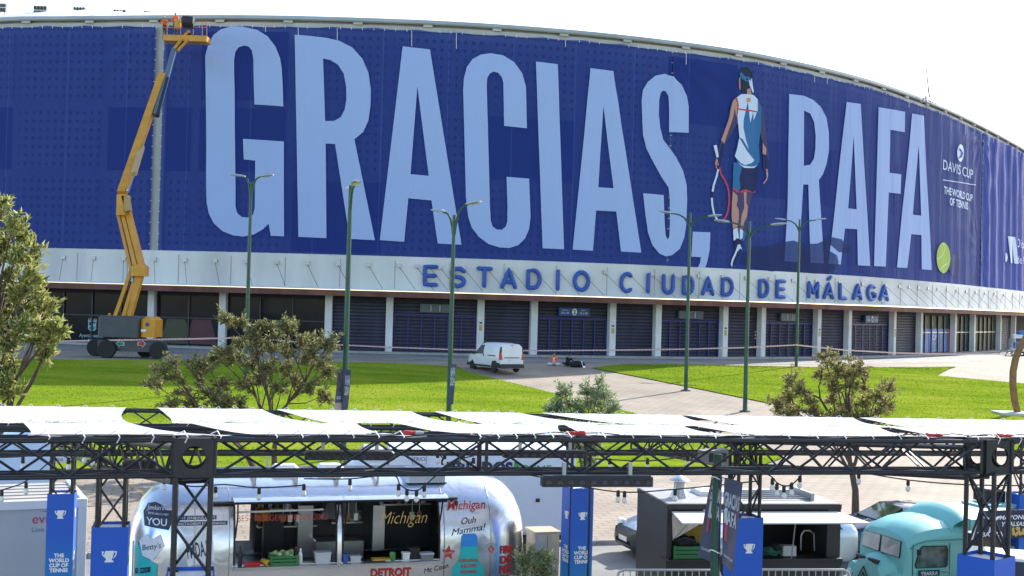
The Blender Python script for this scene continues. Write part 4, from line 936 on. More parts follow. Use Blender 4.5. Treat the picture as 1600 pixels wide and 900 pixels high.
    MB().add(hv, hf).build('hat' if hat else 'hair', hat or M('dark_hair', (.02, .014, .01), .6), ob, smooth=True)
    return ob
hivis = M('hi_vis_orange', (.85, .13, .03), .7); blk = M('black_cloth', (.015, .015, .018), .85, var=.2, scale=8); wht = M('white_trousers', (.62, .63, .66), .8); sk = M('skin_tone', (.42, .24, .17), .5, var=.05); jeans = M('dark_trousers', (.05, .06, .09), .8); greyhat = M('grey_helmet', (.35, .37, .4), .4)
# seated cross-legged, facing the camera
def seated(f=1): return dict(pelvis=(0, 0, .13), waist=(0, .01, .30), chest=(0, -.02, .50), neck=(0, -.05, .66), head=(0, -.11, .77), face=(0, -1, -.35), shl=(-.19, 0, .56), shr=(.19, 0, .56), ell=(-.28, -.06, .32), elr=(.28, -.06, .32), wrl=(-.14, -.26, .22), wrr=(.14, -.26, .22), hal=(-.06, -.31, .20), har=(.06, -.31, .20), hpl=(-.1, 0, .11), hpr=(.1, 0, .11), knl=(-.42, -.22, .14), knr=(.42, -.22, .14), anl=(-.02, -.40, .07), anr=(.04, -.32, .06), tol=(.14, -.44, .06), tor=(-.12, -.40, .06))
p1 = person('person in an orange hi-vis vest sitting cross-legged on the forecourt', gp(865, 571) , seated(), [hivis, wht, sk, blk])
ve = MB()
for e in (-1, 1): ve.prism([(e * .05 - .012, -.19, .28), (e * .05 + .012, -.19, .28), (e * .05 + .012, -.185, .56), (e * .05 - .012, -.185, .56)], (0, -.012, 0))
ve.prism([(-.045, -.2, .3), (.045, -.2, .3), (.045, -.19, .55), (-.045, -.19, .55)], (0, -.006, 0)); ve.build('vest_stripe', M('vest_silver', (.6, .62, .65), .3), p1)
J2 = dict(pelvis=(-.05, .05, .13), waist=(0, .06, .30), chest=(.06, .0, .48), neck=(.1, -.05, .62), head=(.13, -.11, .72), face=(.4, -.8, -.5), shl=(-.12, .0, .53), shr=(.24, .03, .53), ell=(-.08, -.2, .33), elr=(.36, -.1, .33), wrl=(.08, -.34, .22), wrr=(.34, -.33, .22), hal=(.15, -.37, .19), har=(.31, -.4, .19), hpl=(-.14, .02, .12), hpr=(.08, .02, .12), knl=(-.38, -.28, .22), knr=(.3, -.4, .2), anl=(-.05, -.45, .07), anr=(.62, -.5, .07), tol=(.07, -.5, .06), tor=(.76, -.52, .1))
person('person in black clothes sitting bent over beside a black bag', gp(887, 572), J2, [blk, blk, sk, blk])
bo = gp(902, 574)
bg_ = thing('duffel_bag', 'black duffel bag with a white card lying on the forecourt', 'bag', bo)
m = MB(); m.path([(-.55, 0, .17), (-.48, 0, .2), (.0, -.03, .24), (.4, 0, .2), (.5, 0, .16)], [.1, .19, .23, .19, .1], 10); m.build('bag_body', blk, bg_, smooth=True)
MB().hexa([(.38, -.25, 0), (.42, -.25, 0), (.56, .1, 0), (.52, .1, 0), (.24, -.2, .42), (.27, -.2, .42), (.36, .1, .42), (.33, .1, .42)]).build('card', white_paint, bg_)
MB().path([(-.3, -.15, .3), (-.15, -.2, .42), (.1, -.2, .42), (.25, -.15, .3)], .02, 5).build('handle', blk, bg_)
b3_ = gp(1083, 557.5); t = thing('cable_bag', 'small black bag dropped by the plinth behind a lamp post', 'bag', b3_)
m = MB(); m.path([(-.5, 0, .12), (-.2, 0, .22), (.2, 0, .16), (.9, 0, .05)], [.1, .2, .15, .05], 8); m.build('bag_body', blk, t, smooth=True)
MB().path([(-.2, -.05, .38), (-.1, -.1, .5), (.1, -.05, .34)], .025, 5).build('handle', blk, t)
# two workers on the lift
def standing(turn=1, lean=.12):
    s_ = turn
    return dict(pelvis=(0, 0, .95), waist=(0, -.02, 1.12), chest=(0, -lean * .6, 1.36), neck=(0, -lean, 1.53), head=(0, -lean - .04, 1.66), face=(.5 * s_, -.8, -.2), shl=(-.19, -lean * .7, 1.44), shr=(.19, -lean * .7, 1.44), ell=(-.28, -lean - .1, 1.2), elr=(.27, -lean - .15, 1.22), wrl=(-.18, -lean - .32, 1.12), wrr=(.15, -lean - .36, 1.18), hal=(-.14, -lean - .4, 1.12), har=(.1, -lean - .44, 1.19), hpl=(-.1, 0, .92), hpr=(.1, 0, .92), knl=(-.11, -.05, .5), knr=(.12, -.03, .5), anl=(-.11, .0, .08), anr=(.12, .02, .08), tol=(-.12, -.16, .04), tor=(.13, -.14, .04))
fz = at(262, 55.5, 95.7)
person('worker in orange jacket leaning at the left end of the lift basket', (at(257, 50, 95.7).x, 95.75, fz.z - .35), standing(1, .2), [hivis, jeans, sk, blk], hat=greyhat, group=None)
person('worker in orange jacket with grey helmet at the lift controls', (at(273, 50, 95.7).x, 95.85, fz.z - .03), standing(1, .05), [hivis, jeans, sk, blk], hat=greyhat)

# ================================================================ barrier tape
tape_m = bpy.data.materials.new('striped_tape'); tape_m.use_nodes = True
t_ = tape_m.node_tree; uvn = N(t_, 'ShaderNodeUVMap'); wv = N(t_, 'ShaderNodeTexWave', wave_type='BANDS'); wv.inputs['Scale'].default_value = 3.0
t_.links.new(uvn.outputs[0], wv.inputs['Vector']); cr_ = N(t_, 'ShaderNodeValToRGB'); cr_.color_ramp.interpolation = 'CONSTANT'; cr_.color_ramp.elements[0].color = (.5, .03, .03, 1); cr_.color_ramp.elements[1].position = .42; cr_.color_ramp.elements[1].color = (.8, .8, .8, 1)
t_.links.new(wv.outputs[0], cr_.inputs[0]); t_.links.new(cr_.outputs[0], t_.nodes['Principled BSDF'].inputs['Base Color'])
def tape(label, pts):
    P = []; uv = []; d = 0; prev = None
    for (x0, y0, Y0), (x1, y1, Y1) in zip(pts[:-1], pts[1:]):
        a, b = at(x0, y0, Y0), at(x1, y1, Y1); n = 12
        for k in range(n + (1 if (x1, y1, Y1) == pts[-1] else 0)):
            q = a.lerp(b, k / n); q.z -= .0 * math.sin(math.pi * k / n)
            if prev is not None: d += (q - prev).length
            prev = q; tw = .05
            P.append([q + Vector((0, 0, tw)), q + Vector((0, .02, -tw))]); uv += [(d, 0), (d, .1)]
    o = P[0][0]
    tag(MB().grid(P).build('barrier_tape', tape_m, None, o, uv=uv), label, 'barrier tape', 'red and white barrier tape')
tape('barrier tape stretched past the lift\'s wheels towards the shrub trees', [(96, 533, 92), (180, 531.5, 80), (300, 529.5, 84), (384, 527.5, 90), (460, 534, 92), (513, 538, 98)])
tape('barrier tape running behind the white van and the two sitters', [(513, 538, 98.5), (608, 542.5, 98.5), (702, 546, 97), (735, 546.5, 96.5), (832, 548, 96), (955, 547.2, 96), (1073, 545.5, 95.5), (1166, 543, 94.5), (1244, 539, 93.2)])
tape('barrier tape from the forecourt lamp post to the far lift', [(1244, 539, 93.2), (1320, 547, 98), (1400, 551.5, 104), (1500, 553.5, 110), (1590, 553, 116)])

# ================================================================ sculpture and far lift
so_ = gp(1583, 648)
sc = thing('steel_sculpture', 'curved rusty steel bar sculpture on a concrete slab', 'sculpture', so_)
MB().bbox((-1.0, -.9, -.1), (2.2, .9, .16), .03).build('base_slab', concrete, sc)
P = [at(x, y, so_.y) - so_ for x, y in ((1590, 646), (1585, 625), (1582.5, 600), (1583, 580), (1587, 560), (1594, 542), (1606, 522), (1622, 506))]
corten = M('corten_steel', (.26, .13, .055), .8, var=.25, scale=2)
m = MB()
for a, b in zip(P[:-1], P[1:]):
    m.hexa([a + Vector(q) for q in ((-.13, -.2, 0), (.13, -.2, 0), (.13, .2, 0), (-.13, .2, 0))] + [b + Vector(q) for q in ((-.13, -.2, 0), (.13, -.2, 0), (.13, .2, 0), (-.13, .2, 0))])
m.build('curved_bar', corten, sc)
fo = gp(1592, 556); fo.z = PLZ
fl = thing('spider_lift', 'blue and white tracked spider lift parked at the far arcade end', 'aerial lift', fo)
blu = M('lift_blue', (.03, .16, .5), .4); 
MB().bbox((-.9, -.5, .35), (1.2, .5, .8), .06).build('chassis', white_paint, fl); MB().bbox((-.5, -.4, .8), (1.3, .4, 1.5), .1).build('engine_cover', blu, fl)
MB().bbox((-.8, -.45, 1.9), (.4, .45, 2.3), .05).build('boom_stack', white_paint, fl); MB().bbox((-.1, -.3, 2.2), (1.2, .3, 2.7), .08).build('boom_stack', blu, fl)
for e in (-1, 1):
    MB().path([(-.5, e * .4, .6), (-1.5, e * .9, .5), (-1.9, e * 1.1, .05)], .09, 6).build('outrigger', steel_grey, fl); MB().path([(.9, e * .4, .6), (1.9, e * .9, .5), (2.2, e * 1.1, .05)], .09, 6).build('outrigger', steel_grey, fl)
    MB().path([(-.7, e * .5, .2), (-.5, e * .5, .38), (.6, e * .5, .38), (.8, e * .5, .2), (.6, e * .5, .05), (-.5, e * .5, .05)], .1, 6, closed=True).build('track', rubber, fl)
for z in (1.0, 1.45, 1.85): MB().tube((-1.3, -.55, z), (-.6, -.55, z), .03).build('basket_rail', steel_grey, fl)
for x in (-1.3, -.95, -.6): MB().tube((x, -.55, .8), (x, -.55, 1.85), .03).build('basket_rail', steel_grey, fl)
# ================================================================ white van on the path
paint_w = M('van_white', (.74, .75, .76), .3, var=.04, coat=.4); tint = M('tinted_glass', (.03, .05, .045), .05, var=.2, spec=.8); alloy = M('alloy_wheel', (.45, .46, .47), .35, metal=.6)
tail_r = M('tail_light_red', (.5, .02, .02), .2); plate_m = M('number_plate', (.7, .7, .68), .5)
def loft(st, n_mirror=True):
    """st: list of (x, [(y,z)...]) half sections from bottom to top; mirrored"""
    m = MB(); P = []
    for x, h in st:
        full = [(x, y, z) for y, z in h] + [(x, -y, z) for y, z in reversed(h)]; P.append(full)
    k = len(P[0]); vs_ = [p for r_ in P for p in r_]; fs = []
    for i in range(len(P) - 1):
        for j in range(k): fs.append((i * k + j, i * k + (j + 1) % k, (i + 1) * k + (j + 1) % k, (i + 1) * k + j))
    fs += [tuple(range(k)), tuple(range((len(P) - 1) * k, len(P) * k))]
    return m.add(vs_, fs)
def sec(w, zb_, zbelt, zr, wt): return [(w * .9, zb_), (w, zb_ + .15), (w, zbelt - .1), (w * .985, zbelt), ((w + wt) / 2 + .01, (zbelt + zr) / 2), (wt, zr - .12), (wt - .12, zr - .02), (0.02, zr)]
def side_panel(pts, y, mat, name, par, th=.012, lean=None):
    f_ = (lambda z: y) if lean is None else lean
    sg = 1 if y > 0 else -1
    m = MB(); P = [Vector((x, f_(z), z)) for x, z in pts]; return m.prism(P, (0, sg * th, 0)).build(name, mat, par)
vo = gp(772, 583); 
VAN = thing('white_van', 'small white panel van parked on the ramp path', 'van', (vo.x, vo.y + 1.3, gz(vo.x, vo.y + 1.3)), math.atan2(.87, -.52))
st = [(2.15, sec(.72, .35, .75, .95, .6)), (2.0, sec(.82, .28, .85, 1.08, .7)), (1.35, sec(.86, .25, .98, 1.18, .74)), (1.1, sec(.87, .25, 1.05, 1.28, .76)), (.45, sec(.875, .25, 1.08, 1.78, .70)), (.2, sec(.875, .25, 1.08, 1.84, .71)), (-1.0, sec(.875, .25, 1.08, 1.86, .73)), (-1.95, sec(.87, .25, 1.08, 1.82, .74)), (-2.15, sec(.85, .3, 1.08, 1.76, .70))]
bd_ = loft(st).build('body', paint_w, VAN, smooth=True, angle=40)
lean = lambda sg: (lambda z: sg * (.885 if z < 1.05 else .885 - (z - 1.05) * .21))
for sg in (-1, 1):
    side_panel([(1.05, 1.1), (.45, 1.65), (.0, 1.68), (.0, 1.1)], sg * .88, tint, 'side_window', VAN, lean=lean(sg))
    side_panel([(1.1, .3), (-1.0, .3), (-1.0, .42), (1.1, .42)], sg * .885, black_plastic, 'sill_trim', VAN)
    side_panel([(-.6, 1.02), (-1.6, 1.02), (-1.6, 1.07), (-.6, 1.07)], sg * .885, black_plastic, 'door_rail', VAN)
    side_panel([(-.02, .95), (-.09, .95), (-.09, 1.12), (-.02, 1.12)], sg * .885, black_plastic, 'door_handle', VAN); side_panel([(.0, .45), (-.012, .45), (-.012, 1.7), (.0, 1.7)], sg * .872, black_plastic, 'door_gap', VAN, lean=lean(sg), th=.006)
    side_panel([(2.12, .3), (1.05, .28), (1.15, .45), (1.4, .68), (1.7, .5), (2.1, .5)], sg * .86, black_plastic, 'front_bumper_trim', VAN)
    side_panel([(-1.05, .28), (-2.12, .3), (-2.12, .6), (-1.8, .62), (-1.6, .75), (-1.2, .7), (-1.1, .5)], sg * .878, black_plastic, 'rear_arch_trim', VAN)
    for x in (1.4, -1.4): wheel(VAN, (0, 0, 0), Vector((x, sg * .78, .31)), .32, .2, 'y', alloy)
    MB().bbox((1.0, sg * .98 - .09, 1.05), (1.15, sg * .98 + .09, 1.22), .03).build('mirror', black_plastic, VAN)
    m = MB(); m.hexa([(-2.19, sg * .86, .82), (-2.19, sg * .70, .82), (-2.05, sg * .70, .82), (-2.05, sg * .895, .82), (-2.16, sg * .84, 1.25), (-2.16, sg * .76, 1.25), (-2.02, sg * .76, 1.25), (-2.02, sg * .87, 1.25)]).build('tail_light', tail_r, VAN)
    m = MB(); m.hexa([(-2.165, sg * .84, 1.25), (-2.165, sg * .76, 1.25), (-2.05, sg * .76, 1.25), (-2.05, sg * .87, 1.25), (-2.14, sg * .77, 1.62), (-2.14, sg * .72, 1.62), (-2.03, sg * .72, 1.62), (-2.03, sg * .79, 1.62)]).build('corner_trim', black_plastic, VAN)
MB().hexa([(1.12, -.72, 1.2), (1.12, .72, 1.2), (1.15, .72, 1.22), (1.15, -.72, 1.22), (.48, -.62, 1.74), (.48, .62, 1.74), (.53, .62, 1.76), (.53, -.62, 1.76)]).build('windscreen', tint, VAN)
MB().bbox((-2.3, -.86, .3), (-2.0, .86, .55), .05).build('rear_bumper', black_plastic, VAN)
MB().box((-2.178, -.55, .92), (-2.15, .55, .97)).build('plate_strip', black_plastic, VAN); MB().box((-2.18, -.26, .74), (-2.15, .26, .86)).build('number_plate', plate_m, VAN)
MB().box((-2.17, -.12, 1.70), (-2.14, .12, 1.735)).build('brake_light', tail_r, VAN)
# ================================================================ trees
def leaf_mat(name, cols, seed=0):
    m = bpy.data.materials.new(name); m.use_nodes = True; t = m.node_tree; b = t.nodes['Principled BSDF']; b.inputs['Roughness'].default_value = .5; b.inputs['Specular IOR Level'].default_value = .4
    g_ = N(t, 'ShaderNodeNewGeometry'); cr = N(t, 'ShaderNodeValToRGB'); e = cr.color_ramp.elements
    e[0].color = (*cols[0], 1); e[1].color = (*cols[-1], 1)
    for i, c in enumerate(cols[1:-1]): k = e.new((i + 1) / (len(cols) - 1)); k.color = (*c, 1)
    t.links.new(g_.outputs['Random Per Island'], cr.inputs[0]); t.links.new(cr.outputs[0], b.inputs['Base Color'])
    tr = N(t, 'ShaderNodeBsdfTranslucent'); t.links.new(cr.outputs[0], tr.inputs[0]); ad = N(t, 'ShaderNodeMixShader'); ad.inputs[0].default_value = .42
    t.links.new(b.outputs[0], ad.inputs[1]); t.links.new(tr.outputs[0], ad.inputs[2]); t.links.new(ad.outputs[0], t.nodes['Material Output'].inputs[0])
    return m
bark = M('tree_bark', (.085, .06, .042), .9, var=.3, scale=6, bump=.4, bscale=20)
def tree(name, label, base, targets, leafm, leaf=.16, per=14, spread=.35, trunk_r=.11, seed=1, fork=.35, stems=1, width=.32, cat='tree'):
    """targets: crown clump centres (world). limbs grow from the trunk to each clump, twigs carry leaves"""
    q = random.Random(seed); B = Vector(base)
    t = thing(name, label, cat, B); C = sum((Vector(p) for p in targets), Vector()) / len(targets)
    low = min(p[2] for p in targets)
    fk = B + (Vector((C.x, C.y, 0)) - Vector((B.x, B.y, 0))) * .3; fk.z = B.z + max(.5, (low - B.z) * fork + .2)
    tm = MB(); tm.path([B - Vector((0, 0, .1)), B.lerp(fk, .5) + Vector((q.uniform(-.08, .08), 0, 0)), fk], [trunk_r * 1.3, trunk_r, trunk_r * .85], 8)
    lv = []
    def put(p, d, s_):
        d = d.normalized(); a = Vector((q.gauss(0, 1), q.gauss(0, 1), q.gauss(0, 1))); w_ = d.cross(a)
        if w_.length < .01: return
        w_.normalize(); L = leaf * s_ * q.uniform(.5, 1.0); W = L * width; n_ = d.cross(w_) * L * .12
        lv.append((p, p + d * L * .5 + w_ * W * .5 + n_, p + d * L - n_, p + d * L * .5 - w_ * W * .5 + n_))
    ng = max(2, len(targets) // 6); T_ = [Vector(p) for p in targets]; cen = q.sample(T_, ng)
    for _ in range(5):
        grp = [[] for _ in cen]
        for p in T_: grp[min(range(ng), key=lambda i: (p - cen[i]).length)].append(p)
        cen = [sum(g_, Vector()) / len(g_) if g_ else c_ for g_, c_ in zip(grp, cen)]
    J = lambda a: Vector((q.uniform(-a, a), q.uniform(-a, a), q.uniform(-a, a)))
    for ce, g_ in zip(cen, grp):
        if not g_: continue
        s0 = B.lerp(fk, q.uniform(.75, 1)); k1 = s0.lerp(ce, .35) + J(.15); k2 = s0.lerp(ce, .7) + J(.15)
        tm.path([s0, s0.lerp(k1, .5) + J(.06), k1, k1.lerp(k2, .5) + J(.08), k2], [trunk_r * .62, trunk_r * .55, trunk_r * .45, trunk_r * .4, trunk_r * .32], 7)
        for c in g_:
            st0 = (k1, k2, k1.lerp(k2, .5))[q.randrange(3)] if len(g_) > 2 else k2
            mid = st0.lerp(c, .55) + J(.15)
            tm.path([st0, mid, c], [trunk_r * .3, trunk_r * .2, trunk_r * .08], 5)
            for k in range(per):
                a = Vector((q.gauss(0, 1), q.gauss(0, 1), q.gauss(0, .8))); a.normalize(); e = c + a * spread * q.uniform(.45, 1.15)
                st_ = c.lerp(mid, q.uniform(0, .45))
                tm.path([st_, st_.lerp(e, .6) + Vector((0, 0, .04)), e], [.012, .008, .004], 3)
                dd = (e - st_)
                for z in range(q.randint(20, 32)):
                    f = q.uniform(.3, 1.08); p = st_.lerp(e, f) + J(.05)
                    put(p, dd.normalized() * .6 + Vector((q.gauss(0, .6), q.gauss(0, .6), q.gauss(.05, .5))), 1)
    tm.build('trunk', bark, t, B, smooth=True)
    m = MB(); m.v = [tuple(p) for l in lv for p in l]; m.f = [f for i in range(len(lv)) for f in ((4 * i, 4 * i + 1, 4 * i + 2), (4 * i, 4 * i + 2, 4 * i + 3))]
    me = bpy.data.meshes.new('crown'); me.from_pydata([tuple(Vector(p) - B) for p in m.v], [], m.f); me.materials.append(leafm)
    o = bpy.data.objects.new('crown', me); COL.objects.link(o); o.parent = t
    return t
def clumps(px_list, Y, depth, seed):
    q = random.Random(seed); return [at(x, y, Y + q.uniform(-depth, depth)) for x, y in px_list]
lf1 = leaf_mat('silvery_green_leaves', [(0.101, 0.140, 0.036), (0.224, 0.260, 0.071), (0.386, 0.380, 0.120), (0.550, 0.530, 0.221), (0.204, 0.250, 0.059)])
lf2 = leaf_mat('brownish_green_leaves', [(0.079, 0.094, 0.038), (0.177, 0.179, 0.086), (0.300, 0.293, 0.131), (0.425, 0.415, 0.157), (0.150, 0.133, 0.086), (0.231, 0.246, 0.078)])
lf3 = leaf_mat('rusty_green_leaves', [(0.088, 0.094, 0.035), (0.195, 0.189, 0.078), (0.336, 0.293, 0.113), (0.442, 0.377, 0.139), (0.124, 0.122, 0.061)])
lf4 = leaf_mat('grey_olive_leaves', [(0.122, 0.183, 0.080), (0.244, 0.313, 0.150), (0.448, 0.510, 0.300), (0.204, 0.260, 0.120)])
qq = random.Random(11)
L1 = [(-30, 330), (5, 322), (22, 345), (-20, 370), (10, 375), (40, 372), (-10, 400), (25, 405), (50, 395), (-30, 430), (10, 435), (45, 425), (30, 460), (54, 452), (-20, 470), (10, 480), (50, 485), (74, 474), (-10, 510), (30, 510), (70, 505), (90, 510), (15, 535), (55, 530), (80, 528), (-15, 545), (72, 548), (12, 565), (5, 590), (-20, 600), (20, 612), (-40, 500), (-50, 400), (-60, 560), (-15, 630)]
tree('leafy_tree', 'leafy tree with long silvery leaves in front of the crest windows', (at(-60, 700, 33).x, 33, .0), clumps(L1, 33, .6, 2), lf1, .27, 8, .31, .14, 5, .3, width=.3)
b_ = gp(430, 744)
T2 = [(352, 497), (372, 503), (395, 520), (410, 508), (430, 518), (450, 508), (470, 530), (500, 530), (515, 535), (490, 545), (375, 535), (400, 540), (425, 540), (450, 548), (480, 560), (505, 565), (515, 580), (390, 565), (420, 570), (450, 575), (365, 560), (350, 550), (410, 590), (465, 595), (490, 605), (440, 605), (505, 618), (385, 600), (335, 555)]
tree('shrub_tree', 'sparse twisted shrub tree whose crown reaches up over the arcade', b_, clumps(T2, 46, .9, 3), lf2, .21, 13, .36, .1, 8, .45, width=.28)
b_ = gp(405, 742)
T3 = [(265, 565), (250, 580), (240, 600), (275, 590), (300, 565), (310, 585), (285, 610), (320, 610), (345, 600), (335, 625), (300, 632), (265, 630), (355, 625), (325, 570), (345, 640), (380, 635), (310, 648)]
tree('shrub_tree', 'low spreading shrub tree leaning left over the shaded lawn', b_, clumps(T3, 45, .8, 4), lf2, .2, 13, .38, .1, 9, .4, width=.28)
b_ = Vector((at(912, 760, 40.5).x, 40.5, .12))
T4 = [(880, 612), (895, 625), (915, 605), (935, 605), (945, 620), (925, 625), (905, 640), (870, 635), (885, 650), (940, 640), (955, 635), (860, 640), (925, 655), (900, 665), (925, 690), (905, 700), (920, 715), (935, 675)]
tree('young_tree', 'small feathery pale green tree beside the ramp path', b_, clumps(T4, 40.5, .6, 6), lf4, .19, 14, .33, .08, 12, .5, width=.2)
b_ = Vector((at(1337, 803, 39.5).x, 39.5, .12))
T5 = [(1290, 556), (1305, 568), (1330, 570), (1320, 585), (1285, 585), (1300, 600), (1345, 575), (1350, 600), (1330, 605), (1235, 590), (1250, 605), (1265, 620), (1230, 620), (1215, 628), (1240, 640), (1270, 645), (1300, 625), (1325, 630), (1350, 625), (1370, 615), (1393, 600), (1385, 630), (1375, 645), (1340, 648), (1310, 650), (1285, 655), (1360, 655), (1220, 645), (1320, 668), (1345, 670)]
tree('shrub_tree', 'bushy rusty green tree in front of the right lawn and arcade', b_, clumps(T5, 40.3, .9, 7), lf3, .16, 14, .36, .1, 15, .55, width=.3)
# ================================================================ pergola of black truss
pc = at(300, 690, 13.5)
PG = thing('truss_pergola', 'black lattice truss pergola carrying white shade sheets over the food stands', 'pergola', (pc.x, pc.y, 0)); PO = Vector((pc.x, pc.y, 0))
truss_m = M('black_truss', (.014, .015, .019), .38, var=.25, scale=5)
ZF, ZM, ZBk = HC - 1.5, HC - 1.86, HC - 2.1
def lineY(k, x): return {'f': 13.0 + x / 1545 * 2.7, 'm': 18.0 + (x - 178) / 987 * 2.2, 'b': 23 + (x - 100) / 805 * 1.5}[k]
def lpt(k, x, z):
    """point of a truss line at picture column x and height z"""
    Y = lineY(k, x); p = at(x, 690, Y); d = (z - p.z); return Vector((p.x + 0 * d, Y, z))
def truss(a, b, size, name, ind=True, bay=.55, up_=Vector((0, 0, 1)), r=.026, faces=(0, 1, 2, 3)):
    """box truss; a and b are the middle of its top face"""
    d = (b - a); L = d.length; d.normalize(); s_ = d.cross(up_).normalized(); u_ = s_.cross(d).normalized(); h = size
    cs = [(-h / 2, 0), (h / 2, 0), (h / 2, -h), (-h / 2, -h)]
    C_ = lambda t, i: a + d * t + s_ * cs[i][0] + u_ * cs[i][1]
    root = None
    for i in range(4):
        o = MB().tube(C_(0, i), C_(L, i), r, 8).build('truss_beam' if root is None else 'chord', truss_m, PG if root is None else root, PO, smooth=True)
        if root is None: root = o
    n = max(2, int(round(L / bay))); st_ = L / n; allb = MB()
    for f in faces:
        i, j = f, (f + 1) % 4
        for k in range(n):
            p, q = (C_(k * st_, i), C_((k + 1) * st_, j)) if (k + f) % 2 == 0 else (C_(k * st_, j), C_((k + 1) * st_, i))
            if ind: MB().tube(p, q, r * .58, 6).build('brace', truss_m, root, PO, smooth=True)
            else: allb.tube(p, q, r * .58, 5)
    if not ind: allb.build('lattice', truss_m, root, PO, smooth=True)
    for t in (0, L):
        m = MB(); 
        for i in range(4): m.tube(C_(t, i), C_(t, (i + 1) % 4), r * .8, 6)
        m.build('end_frame', truss_m, root, PO)
    return root
SZ = .37
f0, f1, f2, f3 = lpt('f', -60, ZF), lpt('f', 304, ZF), lpt('f', 755, ZF), lpt('f', 1545, ZF); f4 = lpt('f', 1690, ZF)
ud = (f3 - f1).normalized(); hb = .21
truss(f0, f1 - ud * hb, SZ, 'beam'); truss(f1 + ud * hb, f2 - ud * .005, SZ, 'beam'); truss(f2 + ud * .005, f3 - ud * hb, SZ, 'beam'); truss(f3 + ud * hb, f4, SZ, 'beam')
m0, m1, m2, m3 = lpt('m', -80, ZM), lpt('m', 178, ZM), lpt('m', 1165, ZM), lpt('m', 1690, ZM)
truss(m0, m1, SZ, 'beam', False); truss(m1, m2, SZ, 'beam', False); truss(m2, m3, SZ, 'beam', False)
b0_, b1_, b2_, b3__ = lpt('b', -80, ZBk), lpt('b', 100, ZBk), lpt('b', 905, ZBk), lpt('b', 1690, ZBk)
truss(b0_, b1_, SZ, 'beam', False); truss(b1_, b2_, SZ, 'beam', False); truss(b2_, b3__, SZ, 'beam', False)
dn = Vector((0, 0, -.2))
truss(f1 + (m1 - f1).normalized() * hb + dn * .5, m1 + dn, SZ, 'beam', False); truss(f3 + (m2 - f3).normalized() * hb + dn * .5, m2 + dn, SZ, 'beam', False)
truss(m1 + dn * 1.2, b1_ + dn * 1.2, SZ, 'beam', False); truss(m2 + dn * 1.2, lpt('b', 1000, ZBk) + dn * 1.2, SZ, 'beam', False)
# corner blocks with round cut-outs
def corner(c, yaw):
    h = .2; rot = Matrix.Rotation(yaw, 3, 'Z'); par = None
    for k in range(4):
        R_ = rot @ Matrix.Rotation(k * math.pi / 2, 3, 'Z'); m = MB()
        out = [(-h, -h), (h, -h), (h, h), (-h, h)]; inn = [(.125 * math.cos(t), .125 * math.sin(t)) for t in np.linspace(0, 6.283, 16, endpoint=False)]
        vs_, fs = poly_flat([out, inn])
        fr = [R_ @ Vector((x, -h, y)) + c + Vector((0, 0, -.185)) for x, y in vs_]; bk_ = [R_ @ Vector((x, -h + .03, y)) + c + Vector((0, 0, -.185)) for x, y in vs_]
        n = len(vs_); m.add(fr + bk_, fs + [tuple(i + n for i in reversed(f)) for f in fs] + [(4 + i, 4 + (i + 1) % 16, n + 4 + (i + 1) % 16, n + 4 + i) for i in range(16)])
        ob = m.build('corner_block' if par is None else 'side_plate', truss_m, par or PG, PO)
        if par is None: par = ob
    MB().box((c.x - .17, c.y - .17, c.z - .012), (c.x + .17, c.y + .17, c.z + .004)).build('cover_plate', truss_m, par, PO)
ya = math.atan2(ud.y, ud.x); corner(f1, ya); corner(f3, ya + .12)
# columns
def column(c, top, size=.36, yaw=0.0, ind=True):
    a = Vector((c.x, c.y, top)); bq = Vector((c.x, c.y, .02))
    upv = Vector((math.cos(yaw + math.pi / 2), math.sin(yaw + math.pi / 2), 0)); off = upv * (size / 2)
    truss(bq + off, a + off, size, 'column', ind, .52, upv, .029)
    MB().box((c.x - .28, c.y - .28, 0.0), (c.x + .28, c.y + .28, .02)).build('base_plate', truss_m, PG, PO)
column(f1, ZF - .39, .36, ya); column(f3, ZF - .39, .36, ya + .12 + .35); column(m1, ZM - .37, .36, ya, False); column(m2, ZM - .37, .36, ya, False)
column(b1_, ZBk - .37, .36, ya, False); column(b2_, ZBk - .37, .36, ya, False); bR = lpt('b', 1600, ZBk); column(bR, ZBk - .37, .36, ya, False)
